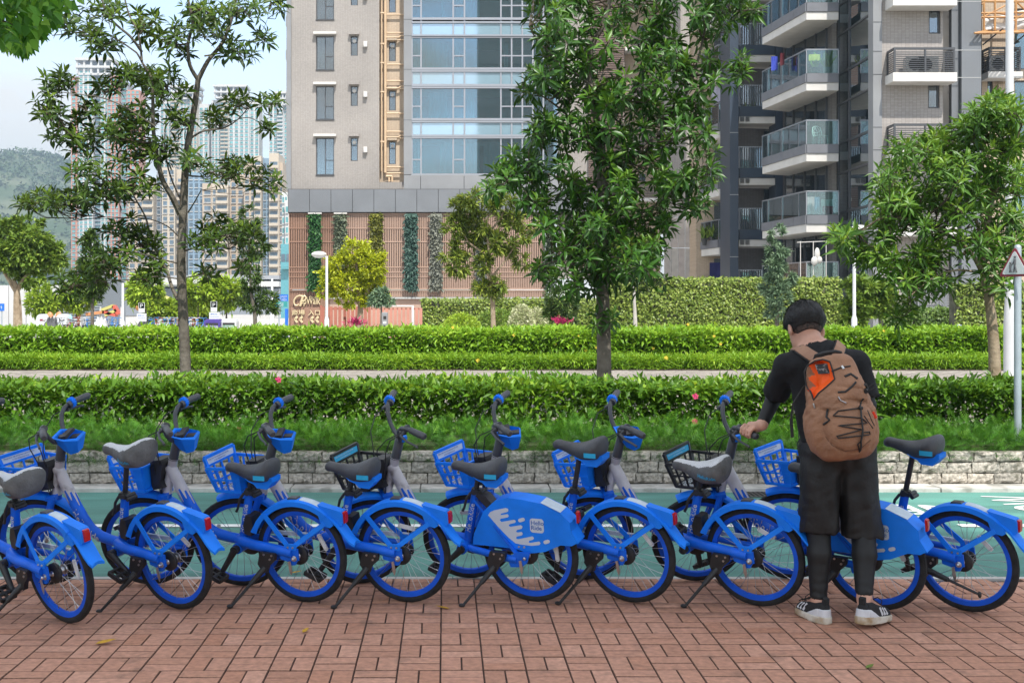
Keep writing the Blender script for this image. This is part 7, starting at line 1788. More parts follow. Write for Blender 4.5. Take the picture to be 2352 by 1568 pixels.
aircon(units[0][0], 45.62, units[0][1], 'white air conditioner nearer the glass bay on the upper louvred ledge'); aircon(units[1][0], 45.62, units[1][1], 'white air conditioner farther from the glass bay on the upper louvred ledge'); aircon((Lx[0]+Lx[1])/2-.1, 47.3, Lx[2], 'white air conditioner on the small ledge under the bamboo scaffold')
# things on the balconies
def hang(label, x0, x1, zt, ln, y, m, n=8, cat='laundry', name='laundry', wob=.03, rot=0.):
    t = bpy.data.objects; vs = []; r = random.Random(int(x0*1000)); k = 5
    for j in range(k+1):
        for i in range(n+1): vs.append(((x1-x0)*i/n, wob*sin(i*1.9+j*.4)+.01*j*sin(i), -ln*j/k*(1+.06*sin(i*2.3))))
    vs2 = [(x, yy+.012, z) for x, yy, z in vs]; q = len(vs); W_ = n+1
    f = [(j*W_+i, j*W_+i+1, (j+1)*W_+i+1, (j+1)*W_+i) for j in range(k) for i in range(n)]; f2 = [tuple(v+q for v in a[::-1]) for a in f]
    o = MB().add(vs+vs2, f+f2).build(name, m, None, smooth=True); o.location = (x0, y, zt); o.rotation_euler = (0,0,rot); return tag(o, label, cat, 'laundry hanging on the balconies')
col = lambda n, c: mat(n, c, .85, var=.1, scale=8)
zA = zr0; zB = zr0-h_; zC = zr0-2*h_
Zx = 49.3; bx = lambda x: XW(x, Zx)
hang('yellow towel over the rack on the upper balcony', bx(1858), bx(1884), ZW(125, Zx), .27, Zx, col('yellow_cloth', (.72,.60,.06)))
hang('blue and red garments on the upper balcony rail pole', bx(1797), bx(1812), ZW(130, 51), .62, 51, col('blue_cloth', (.05,.08,.45)))
hang('dark maroon shirt on the upper balcony pole', bx(1812), bx(1822), ZW(122, 50.6), .55, 50.6, col('maroon_cloth', (.12,.02,.03)))
hang('pale pink shirt on the lower balcony drying rack', bx(1846), bx(1871), ZW(452, Zx), .72, Zx, col('pink_cloth', (.60,.36,.38)))
hang('slate blue shirt beside the pink one on the lower balcony', bx(1871), bx(1886), ZW(452, Zx), .70, Zx+.1, col('slate_cloth', (.13,.22,.36)))
hang('white sheet over the lower balcony rail', bx(1886), bx(1914), ZW(458, Zx), .55, Zx, col('white_cloth', (.68,.68,.66)))
hang('crimson cloth below the white sheet on the lower balcony', bx(1887), bx(1912), ZW(474, Zx), .34, Zx-.15, col('crimson_cloth', (.52,.03,.07)))
hang('navy blanket draped over the lowest balcony of the far wing', XW(1630, 58.9), XW(1669, 58.9), ZW(603, 58.9), .85, 58.9, col('navy_cloth', (.02,.022,.10)))
hang('lilac skirts hung below the ceiling of the far wing balcony', XW(1634, 59.6), XW(1674, 59.6), ZW(200, 59.6), .75, 59.6, col('lilac_cloth', (.52,.50,.62)))
def chair(x, y, z):
    t = empty('garden_chair', (x, y, z), .3); tag(t, 'white plastic garden chair on the middle glass balcony', 'chair'); m = mat('white_plastic', (.72,.72,.70), .4)
    for a in (-.2,.2):
        for b in (-.19,.19): MB().tube([(a,b,.42),(a*1.15,b*1.15,0)], [.022,.018], 6).build('leg', m, t)
    MB().bb(-.24,.24,-.22,.22,.41,.45).build('seat', m, t, bevel=.015); b = MB()
    for p in ([(-.22,.2,.44),(-.23,.26,.66),(-.19,.29,.84),(-.08,.30,.9),(.08,.30,.9),(.19,.29,.84),(.23,.26,.66),(.22,.2,.44)],): b.tube(p, .02, 6)
    for p in ([(-.1,.23,.45),(-.16,.27,.7),(-.02,.29,.89)],[(.1,.23,.45),(.15,.27,.7),(.02,.29,.89)],[(0,.23,.45),(.02,.27,.68),(-.1,.29,.86)],[(-.21,.25,.62),(.05,.27,.62),(.2,.28,.74)]): b.tube(p, .013, 5)
    b.build('backrest', m, t, smooth=True)
chair(bx(1887), Zx+.15, zB-1.03)
def pot(label, x, y, z, hgt, m, pm, n=26, s=.5):
    t = empty('potted_plant', (x, y, z)); tag(t, label, 'plant', 'potted plants on the balconies'); MB().lathe([(.10,0),(.16,.34),(.17,.36),(.15,.36),(.145,.31)], n=14).build('pot', pm, t, smooth=True); r = np.random.default_rng(int(x*100))
    d = np.stack([r.normal(0,.3,n), r.normal(0,.3,n), r.uniform(.6,1,n)], 1); L_ = np.full(n, s)*r.uniform(.7,1.2,n); foliage('foliage', [leaves(np.tile((0,0,.33),(n,1))+r.normal(0,.05,(n,3)), d, r.normal(0,1,(n,3)), L_, L_*.18, r.uniform(0,1,n))], m, t)
pot('tall plant in a pale pot behind the upper balcony glass', bx(1900), Zx+.1, zA-1.03, .36, M_lim, mat('pale_pot', (.4,.45,.45), .6), 30, .75); pot('small leafy plant low behind the upper balcony glass', bx(1873), Zx+.1, zA-1.03, .3, M_lim, mat('dark_pot', (.06,.06,.06), .6), 24, .42)
for i in range(3): pot(['bushy palm behind the glass of the far wing balcony, first of the row', 'second palm along the far wing balcony glass', 'third palm nearest the navy pillar on the far wing balcony'][i], XW(1618+i*20, 60.2), 60.2-i*.3, zr0*0+ZW(549, 59.5)-.3, .3, M_mid, mat('dark_pot', (.06,.06,.06), .6), 40, .7)
def rack(x, y, z):
    t = empty('drying_rack', (x, y, z)); tag(t, 'folding drying rack with a white soft toy on the ground floor terrace', 'drying rack'); m = M_wtrim
    for a in (-.55,0,.55): MB().tube([(a,0,0),(a,0,1.6)], .018, 6).build('post', m, t)
    MB().tube([(-.7,0,1.55),(.6,0,1.6)], .02, 6).build('rail', m, t)
    k = MB(); k.ball((.15,-.05,1.05), (.12,.1,.28), 10, 8); k.ball((.02,-.08,.75), (.14,.1,.2), 10, 8); k.ball((.24,-.08,.8), (.12,.1,.16), 10, 8); k.build('cloth_bundle', m, t, smooth=True)
rack(bx(1858), 48.7, ZW(640, 48.7))
def scaffold():
    Z = 46.3; t = Root('bamboo_scaffold', (XW(2310, Z), Z, 10), 'bamboo scaffold with torn white sheeting high on the tiled wall', 'scaffold'); m = mat('bamboo', (.50,.27,.10), .6, col2=(.36,.17,.06), scale=5); r = random.Random(4)
    c4 = lambda cx: 1720.3+cx/3.722; q = lambda cx, cy_, d=0: (XW(c4(cx), Z+d), Z+d, ZW(cy_/3.722, Z+d))
    def pole(a, b, w=.045): t.put(MB().tube([a, b], w, 6), 'bamboo_pole', m, smooth=True)
    for cx in (2105, 2285, 2010, 2440): pole(q(cx, -300), q(cx+r.uniform(-6,6), 262))
    for cy_ in (-140, 10, 112, 150): pole(q(1985, cy_+r.uniform(-6,6)), q(2560, cy_+r.uniform(-12,12)))
    for a, b in (((1980,160),(2190,50)),((2260,180),(2500,30)),((2085,100),(2200,130)),((2290,20),(2400,130)),((1990,40),(2090,-60))): pole(q(*a), q(*b), .035)
    for k in range(13): pole(q(1935+k*36, 290-k*1.5+r.uniform(-8,8), -.5+.0*k), q(2080+k*36, 262+r.uniform(-8,8), .45), .042)
    pole(q(1925,285,-.5), q(2520,275,-.5)); t.put(MB().tube([q(2000,385,.9), q(2172,245,-.4)], .03, 6), 'steel_bracket', M_dframe); t.put(MB().tube([q(2250,385,.9), q(2420,250,-.4)], .03, 6), 'steel_bracket', M_dframe)
    vs = []; n = 14
    for j in range(n+1):
        for i in range(n+1): u, v = i/n, j/n; vs.append(np.array(q(2015+520*u, 110+150*v+25*sin(u*7)*(1-v), .25))+np.array((0, .10*sin(u*13+v*4)+.06*sin(v*11+u*5), 0)))
    t.put(MB().add(vs, [(j*(n+1)+i, j*(n+1)+i+1, (j+1)*(n+1)+i+1, (j+1)*(n+1)+i) for j in range(n) for i in range(n) if not (i in (2,3) and 3 < j < 7)]), 'sheeting', mat('white_sheeting', (.66,.65,.63), .7, var=.1, scale=2), smooth=True)
scaffold()
# added unseen tower, sized to throw shade over the pavement and cycle track
def shade_tower():
    y0, y1 = -33.0, -25.0; t_ = (11.2+25)/cos(SUN_AZ); hgt = t_*tan(SUN_EL); xo = (10.7+25)*tan(SUN_AZ); x1 = 3.3+xo; x0 = 3.6
    R = Root('residential_tower', ((x0+x1)/2, -29, 0), 'added unseen tower behind the viewer, shaped to shade the bicycles', 'building'); R.put(MB().bb(x0, x1, y0, y1, -.05, hgt), 'wall', M_wtrim)
    for k in range(18): R.put(MB().bb(x0, x1, y1-.02, y1+.10, 2.6+k*3.05, 3.0+k*3.05), 'floor_band', M_wtrim)
shade_tower()
# ================================================================== street furniture
M_galv = mat('galvanised_steel', (.36,.41,.44), .5, .35, var=.14, scale=3, bump=.05)
M_wpole = mat('white_pole_paint', (.62,.63,.64), .45, var=.06, scale=1.5)
M_bluesign = mat('blue_sign', (.012,.13,.52), .45); M_tealsign = mat('teal_sign', (.03,.25,.24), .45); M_wsign = mat('white_sign', (.58,.60,.60), .5, var=.06, scale=3); M_redsign = mat('red_sign', (.22,.025,.04), .5, var=.1, scale=8)
M_sgrey = mat('sign_print_grey', (.10,.10,.11), .6)
def lamp_post(label, x, yt, Z, yb=757, head=True, side=-1, wide=727, hx=24, w=.05):
    b = Vector((XW(x, Z), Z, LEV-.3)); t = empty('lamp_post', b); tag(t, label, 'lamp post'); zt = ZW(yt, Z)-b.z; zw = ZW(wide, Z)-b.z
    MB().lathe([(w,zw),(w*.9,zt-.1),(w*.8,zt)], n=12).build('pole', M_wpole, t, smooth=True); MB().lathe([(w*1.7,0),(w*1.7,zw-.12),(w,zw)], n=12).build('base', M_wpole, t, smooth=True)
    if head:
        k = F/Z; MB().tube([(0,0,zt-.05),(side*.15,0,zt+.03),(side*(hx-12)/k,0,zt+.05)], .028, 8).build('arm', M_wpole, t, smooth=True)
        h = MB(); h.ball((side*(hx-2)/k,0,zt+.06), (.27,.17,.11), 14, 8); h.build('lamp_head', M_wtrim, t, smooth=True); MB().ball((side*(hx-2)/k,0,zt-.01), (.20,.13,.06), 12, 6).build('diffuser', M_clear, t, smooth=True)
lamp_post('white lamp post with a hooded lamp in front of the brown slatted podium', 750.5, 588, 40, hx=20)
lamp_post('white lamp post rising between the ivy wall and the climber shrub', 1962, 530, 33.5, wide=724, side=1, hx=14)
lamp_post('tall white pole behind the parking sign near the playground', 282, 650, 60, head=False, wide=735, w=.07)
lamp_post('white pole beside the blue pedestrian warning sign', 665-40, 640, 62, head=False, wide=720, w=.07)
lamp_post('thin white pole near the lime bushes', 412, 662, 70, head=False, wide=735, w=.06)
def gantry_pole():
    Z = 19.5; b = Vector((XW(2319, Z), Z, LEV)); t = empty('mast', b); tag(t, 'very tall white street light mast beside the warning sign pole', 'pole')
    MB().lathe([(.098,0),(.098,1.15),(.09,1.3),(.068,1.7),(.060,9.0)], n=20).build('shaft', M_wpole, t, smooth=True); MB().lathe([(.16,-.02),(.16,.02),(.10,.03)], n=16).build('base_plate', M_galv, t)
gantry_pole()
def warning_sign():
    Z = 11.25; b = Vector((XW(2337.5, Z), Z, LEV)); t = empty('warning_sign', b); tag(t, 'red and white triangular pedestrian warning sign on a grey galvanised pole', 'sign'); zt = ZW(563, Z)-LEV
    MB().lathe([(.034,0),(.034,zt-.03),(.030,zt-.008),(.016,zt+.004),(.002,zt+.006)], n=18).build('pole', M_galv, t, smooth=True)
    a = radians(62); pv = P(2327, 566, Z)-b; bl_, br_ = P(2306, 640, Z)-b, P(2347, 631, Z)-b
    W_ = (br_.x-bl_.x); zc = pv.z; hz = pv.z-(bl_.z+br_.z)/2; d = Vector((cos(a), -sin(a)*.9, 0)); d *= W_/d.x; o = Vector((pv.x-.002, -.045, 0))
    def tri(s, off, m, nm, cut=None):
        c = Vector((o.x-.005, o.y, zc-hz*.62)); n = d.cross(Vector((0,0,1))).normalized(); n = n if n.y < 0 else -n
        A, B, C = Vector((o.x, o.y, zc)), Vector((o.x, o.y, zc-hz))-d/2, Vector((o.x, o.y, zc-hz))+d/2
        pts = []
        for p, q, r in ((A, B, C), (B, C, A), (C, A, B)):
            p2 = c+(p-c)*s; u = ((c+(q-c)*s)-p2).normalized(); v = ((c+(r-c)*s)-p2).normalized(); k = .06*hz*2*s; pts += [p2+v*k, p2+(u+v)*k*.28, p2+u*k]
        pts = [p+n*off for p in pts]; q = [p+n*.006 for p in pts]; k = len(pts)
        return MB().add(pts+q, [tuple(range(k)), tuple(range(2*k-1,k-1,-1))]+[(i,(i+1)%k,(i+1)%k+k,i+k) for i in range(k)]).build(nm, m, t), n, c
    _, n, c = tri(1.0, 0, M_redsign, 'red_border'); _, n, c = tri(.80, .004, M_wsign, 'white_face')
    u = d.normalized(); q = lambda x, z: c+n*.0125+u*x+Vector((0,0,z)); k = hz
    f = MB()
    for pts, r in (([q(.03*k,.20*k), q(.03*k,.02*k)], .035*k), ([q(.03*k,.02*k), q(.09*k,-.24*k)], .022*k), ([q(.03*k,.02*k), q(-.02*k,-.24*k)], .022*k), ([q(.03*k,.17*k), q(-.05*k,.04*k)], .016*k), ([q(-.13*k,.02*k), q(-.13*k,-.12*k)], .028*k), ([q(-.13*k,-.12*k), q(-.16*k,-.24*k)], .018*k), ([q(-.13*k,-.12*k), q(-.09*k,-.24*k)], .018*k), ([q(-.13*k,0), q(-.05*k,.03*k)], .012*k)): f.tube(pts, r, 6)
    f.ball(q(.03*k,.27*k), .04*k, 8, 6); f.ball(q(-.13*k,.07*k), .033*k, 8, 6); f.build('pictogram', M_sgrey, t)
    MB().lathe([(.037,zt-.17),(.037,zt-.145)], n=14).bb(-.03,.0,-.05,-.03,zt-.17,zt-.145).build('clamp_band', M_galv, t)
warning_sign()
def bollard():
    b = Vector((XW(2201, 37), 37, LEV)); t = empty('bollard', b); tag(t, 'short stainless steel bollard by the low ivy hedge', 'bollard'); zt = ZW(745, 37)-LEV
    MB().lathe([(.11,0),(.11,zt-.02),(.10,zt)], n=16).build('post', M_steel, t, smooth=True); MB().lathe([(.112,zt-.16),(.112,zt-.12)], n=16).build('band', M_dframe, t)
bollard()
def cage():
    Z = 42.5; x0, x1, z0, z1 = XW(2107, Z), XW(2189, Z), ZW(708, Z), ZW(651, Z); b = Vector((x0, Z, z0)); t = empty('equipment_cage', b); tag(t, 'grey mesh equipment cage standing on the low wall above the clipped hedge', 'cage'); w, h = x1-x0, z1-z0
    f = MB(); 
    for x in (0, w*.22, w*.52, w*.62, w-.05): f.bb(x, x+.05, -.05, 0, 0, h)
    f.bb(0, w, -.052, .002, h-.06, h); f.bb(0, w, -.052, .002, 0, .05); f.build('frame', M_panell, t); m = MB()
    for i in range(int(w/.05)): m.bb(i*.05, i*.05+.018, -.03, -.02, .05, h-.06)
    for i in range(int(h/.09)): m.bb(0, w, -.033, -.019, .05+i*.09, .066+i*.09)
    tag(m.build('mesh_panel', M_panell, t), kind='stuff'); MB().bb(0, w, .5, .6, 0, h).build('back_panel', M_panel, t); MB().bb(w*.28, w*.5, .05, .4, .1, h*.75).build('cabinet', M_wtrim, t)
    MB().bb(-.3, w+.3, -.1, .7, -.12, 0).build('plinth', M_wtrim, t); MB().bb(-.3, w+.3, .05, .65, -(z0-LEV), -.12).build('plinth_wall', mat('hidden_wall', (.10,.10,.07)), t)
cage()
def red_fence():
    Z = 51.0; b = Vector((XW(850, Z), Z, LEV)); t = empty('slat_fence', b); tag(t, 'terracotta red slat fence and gate in front of the podium', 'fence'); V = lambda y: ZW(y, Z)-LEV
    ma, mb_ = mat('shaded_slat', (.36,.125,.085), .6, var=.12, scale=2), mat('lit_slat', (.48,.215,.16), .6, var=.10, scale=2); x = 738  # one slat colour in two tones, shade and sunlight put into them
    i = 0
    while x < 964:
        w = 6.6; lit = x > 845; dz = 0 if lit else (.35 if i % 4 == 1 else .0)
        MB().bb(XW(x, Z)-b.x, XW(x+w, Z)-b.x, -.03+dz, .02+dz, .02, V(704 if not lit else 707)).build('slat', mb_ if lit else ma, t); x += 9.8; i += 1
    for y in (709, 750): MB().bb(XW(737, Z)-b.x, XW(965, Z)-b.x, .025, .06, V(y)-.04, V(y)+.04).build('rail', ma, t)
    for x in (738, 848, 948): MB().bb(XW(x, Z)-b.x-.05, XW(x, Z)-b.x+.05, -.05, .07, 0, V(701)).build('post', M_wpole if x > 900 else ma, t)
    MB().bb(XW(848, Z)-b.x, XW(948, Z)-b.x, -.04, .06, V(703.5), V(701)).build('top_rail', M_wpole, t); MB().bb(XW(949, Z)-b.x, XW(964, Z)-b.x, -.6, -.2, 0, V(746)).build('plinth', M_panel, t)
red_fence()
def machine():
    Z = 42; b = Vector((XW(884, Z), Z, LEV)); t = empty('ticket_machine', b); tag(t, 'grey ticket machine with a small screen in front of the slat fence', 'machine'); h = ZW(717, Z)-LEV
    MB().bb(-.11,.11,-.1,.1,.35,h).build('casing', M_panell, t, bevel=.02); MB().bb(-.13,.13,-.12,.12,0,.37).build('base', M_wpole, t); MB().bb(-.05,.06,-.106,-.1,h-.26,h-.14).build('screen', M_void, t); MB().bb(-.06,.06,-.106,-.1,h-.42,h-.34).build('slot_plate', M_wsign, t); MB().bb(-.04,.03,-.106,-.1,h-.58,h-.48).build('keypad', M_void, t)
machine()
def board(label, parts_, x, Z, yb, name='sign'):
    b = Vector((XW(x, Z), Z, .2)); t = empty(name, b); tag(t, label, 'sign'); top_ = min(p[2] for p in parts_)
    MB().lathe([(.035,0),(.035,ZW(top_+2, Z)-.2)], n=10).build('pole', M_galv, t)
    for x0, x1, y0, y1, m, txts in parts_:
        MB().bb(XW(x0, Z)-b.x, XW(x1, Z)-b.x, -.06, -.04, ZW(y1, Z)-.2, ZW(y0, Z)-.2).build('plate', m, t)
        for s_, tx, ty, hh, ww, mm in txts:
            v, f = text_xy(s_, 1.0); w0 = v[:,0].max()-v[:,0].min(); 
            lettering('lettering', s_, 1.0, Matrix.Translation((XW(tx, Z)-b.x, -.064, ZW(ty, Z)-.2)) @ Matrix.Rotation(pi/2, 4, 'X') @ Matrix.Diagonal((ww/F*Z/w0, hh/F*Z/.72, 1, 1)) @ Matrix.Translation((-v[:,0].min(), 0, 0)), mm, t)
board('blue board Beware of pedestrian with Chinese text above a teal mall sign', [(630.8,662,676,691.6,M_bluesign,[('Beware of pedestrian',632.5,682,3.6,27,M_wsign),('小心行人出入',633,690.3,6.2,26,M_wsign)]),(625,660,692,705,M_tealsign,[('Ocean',643,696.5,2.6,9,M_wsign),('PopWalk',632,701.3,4.5,20,M_wsign),('商場入口',642,704.4,2.2,9,M_wsign)])], 641, 60, 752)
board('white parking notice under a blue P plate, nearer the playground slide', [(319,333,695,718,M_wsign,[]),(320,332,695.5,708,M_bluesign,[('P',323,706.5,9,6,M_wsign)]),(315,337,720,738,M_wsign,[('單車泊位',318,726,3,14,M_bprint),('Cycle parking only',317,731,2.4,18,M_bprint)])], 326, 58, 756)
board('white parking notice under a blue P plate above the purple bin', [(484.5,499,692,716,M_wsign,[]),(485.5,498,692.5,706,M_bluesign,[('P',489,704.5,9,6,M_wsign)]),(481,505,717,734,M_wsign,[('單車泊位',484,723,3,16,M_bprint),('Cycle parking only',483,728,2.4,20,M_bprint)])], 492, 56, 756)
board('small blue round-symbol road sign on a grey pole at the photo edge', [(-1,11,697,714,M_bluesign,[('↑',2,711,9,4,M_wsign)])], 4, 55, 756)
MB_ = MB().bb(XW(654.5, 58), XW(661, 58), 58, 58.2, .2, ZW(709, 58)); o_ = MB_.build('banner', M_bluesign); tag(o_, 'narrow blue banner stand below the blue pedestrian board', 'banner')
def bin_(label, x0, x1, yt, Z, m, txt, tm):
    b = Vector((XW((x0+x1)/2, Z), Z, .2)); t = empty('recycling_bin', b); tag(t, label, 'bin'); w, h = XW(x1, Z)-XW(x0, Z), ZW(yt, Z)-.2
    MB().prism([(-w/2,0),(w/2,0),(w/2,h*.86),(w/2-.06,h),(-w/2+.10,h),(-w/2,h*.9)], -.35, .35).build('casing', m, t, bevel=.03); MB().bb(-w/2+.08,w/2-.08,-.36,-.35,h*.72,h*.82).build('slot', M_void, t)
    for i, (s_, zz, hh) in enumerate(txt): lettering('lettering', s_, hh, Matrix.Translation((0, -.362, h*zz)) @ Matrix.Rotation(pi/2, 4, 'X'), tm, t, center=True)
bin_('purple clothes recycling bin below the parking notice', 472, 508.5, 732.5, 54, mat('purple_bin', (.06,.035,.24), .5, var=.1, scale=3), [('舊衣回收', .58, .15), ('RECYCLE', .42, .10)], M_wsign)
bin_('white recycling bin with green print beside the purple one', 511, 546, 732, 54.4, M_wsign, [('環保回收', .6, .15), ('GREEN', .45, .10)], mat('green_print', (.05,.3,.12), .6))
def kiosk(label, x0, x1, ear, em):
    Z = 68; b = Vector((XW((x0+x1)/2, Z), Z, .2)); t = empty('vending_kiosk', b); tag(t, label, 'kiosk'); w, h = XW(x1, Z)-XW(x0, Z), ZW(721, Z)-.2
    n = 8; r = .28; pts = [(-w/2,0),(w/2,0)]+[(w/2-r+r*cos(pi/2*i/n), h-r+r*sin(pi/2*i/n)) for i in range(n+1)]+[(-w/2+r-r*sin(pi/2*i/n), h-r+r*cos(pi/2*i/n)) for i in range(n+1)]
    MB().prism(pts, -.4, .4).build('casing', M_wsign, t); MB().prism([(x*.72, .2+z*.74) for x, z in pts], -.42, -.39).build('front_panel', mat('pale_kiosk_panel', (.56,.60,.62), .5), t); MB().bb(-.1,.2,-.44,-.41,h*.66,h*.75).build('display', M_redsign if ear > 0 else M_dframe, t)
    MB().ball((ear*w*.5, .1, h*.86), (.2,.12,.3), 12, 8).build('ear', em, t, smooth=True); MB().ball((-ear*w*.52, .1, h*.78), (.15,.1,.22), 12, 8).build('ear', mat('sky_blue_plastic', (.30,.62,.72), .5), t, smooth=True)
kiosk('white rounded vending kiosk with an orange ear to its east, before the pale wall', 88.7, 113.5, 1, mat('orange_plastic', (.55,.24,.10), .5)); kiosk('white rounded vending kiosk with an orange ear to its west, beside the slatted grey wall', 133.5, 158.5, -1, mat('orange_plastic', (.55,.24,.10), .5))
def playground():
    Z = 72; b = Vector((XW(250, Z), Z, .2)); t = empty('playground_frame', b); tag(t, 'orange, red and yellow playground climbing frame beyond the lawn', 'playground'); q = lambda x, y, d=0: P(x, y, Z+d)-b
    mo, my, mr = mat('orange_plastic', (.55,.24,.10), .5), mat('yellow_plastic', (.50,.46,.14), .5), mat('red_plastic', (.55,.10,.06), .5)
    for x in (186, 212, 228, 243, 262, 276): MB().tube([q(x, 752), q(x+3, 705)], .06, 6).build('post', mr if x % 2 else M_wsign, t)
    for a, c, m in (((236,712),(262,702),my),((238,716),(268,724),mr),((262,702),(274,722),mr),((200,722),(242,716),mo),((243,724),(270,712),my)): MB().bar(q(*a), q(*c), .6, .18).build('rail', m, t)
    MB().bb(q(176,0).x, q(186,0).x, 0, .3, 0, q(0,700).z).build('panel', mo, t); MB().ball(q(366,693), (.9,.3,.45), 10, 8).tube([q(361,697), q(357,720), q(352,752)], .06, 6).build('canopy', my, t, smooth=True); MB().ball(q(322,704), (.35,.2,.3), 10, 8).build('ball_panel', mo, t, smooth=True)
playground()
def far_bikes():
    r = random.Random(9); cols = [(.05,.2,.5),(.35,.36,.38),(.02,.02,.022),(.3,.05,.05),(.55,.55,.55)]; wheel_, bars_ = MB(), MB()
    for cx in (0, 1.02): wheel_.lathe([(.27,-.02),(.31,-.02),(.31,.02),(.27,.02)], (cx,0,.31), 14, 'y', closed=True)
    wm = wheel_.mesh('wheels'); wm.materials.append(M_tyre)
    fm = []
    for i, c in enumerate(cols):
        f = MB().tube([(0,0,.31),(.4,0,.3),(.28,0,.8),(0,0,.31)], .022, 6).tube([(.4,0,.3),(.85,0,.75),(.28,0,.7)], .026, 6).tube([(.82,0,.95),(.86,0,.72),(1.02,0,.31)], .022, 6).tube([(.75,-.27,1.0),(.82,0,.97),(.75,.27,1.0)], .018, 6).ball((.26,0,.88), (.14,.08,.04), 8, 5).mesh('frame'); f.materials.append(mat('bike_paint_%s' % 'abcde'[i], c, .4)); fm.append(f)
    for i in range(34):
        x = (328+i*5.6) if i < 22 else (94+(i-22)*14.5); Z = 62+r.uniform(-1.2,1.2)
        if 470 < x < 548 and r.random() < .3: continue
        t = empty('parked_bicycle', (XW(x, Z), Z, .22)); tag(t, 'small parked bicycle in the distant cycle racks behind the hedge', 'bicycle', 'bicycles in the distant cycle racks'); t.rotation_euler = (0, 0, radians(75)+r.uniform(-.3,.3)); mesh_obj('wheels', wm, None, t); mesh_obj('frame', fm[r.randrange(5)], None, t)
    for i, (x, w, c, lb) in enumerate(((118, 34, (.08,.08,.085), 'dark grey tarpaulin over bicycles near the vending kiosks'), (272-40, 36, (.62,.62,.62), 'pale tarpaulin over a bicycle by the dark young tree'), (330, 26, (.05,.05,.055), 'black tarpaulin over bicycles beside the first parking sign'))):
        Z = 60; k = Z/F; rr = np.random.default_rng(i); n = 12; m = 6; vs = []
        for jj in range(m+1):
            for ii in range(n+1):
                u, v = ii/n-.5, jj/m; vs.append((u*w*k*(1.05-.25*v), (v-.5)*.8, .95*(1-(2*v-1)**4)*(1-.5*(2*u)**4)*(1+.12*sin(ii*2.1)+rr.normal(0,.05))))
        o = MB().add(vs, [(j*(n+1)+i_, j*(n+1)+i_+1, (j+1)*(n+1)+i_+1, (j+1)*(n+1)+i_) for j in range(m) for i_ in range(n)]).build('tarpaulin', mat('tarp_%s' % 'abc'[i], c, .7), None, smooth=True); o.location = (XW(x, Z), Z, .22); tag(o, lb, 'tarpaulin')
far_bikes()
def pale_wall():
    Z = 80; R = Root('low_concrete_building', (XW(80, Z), Z, 0), 'low pale concrete building with a slatted grey wall behind the vending kiosks', 'building'); X = lambda x: XW(x, Z); V = lambda y: ZW(y, Z)
    for i in range(5): R.put(MB().bb(X(-60+i*40)+.02, X(-20+i*40)-.02, Z, Z+6, -.06, V(655)), 'concrete_panel', mat('pale_concrete', (.50,.50,.50), .8, var=.1, scale=.5))
    R.put(MB().bb(X(140.5), X(232), Z+.2, Z+6, -.06, V(640)), 'slatted_wall', mat('slat_grey', (.26,.29,.32), .7)); mb = MB()
    for k in range(14): z = .2+k*.18; mb.bb(X(141), X(232), Z+.1, Z+.2, z, z+.09)
    tag(R.put(mb, 'slat', mat('slat_grey', (.26,.29,.32), .7)), kind='stuff')
pale_wall()

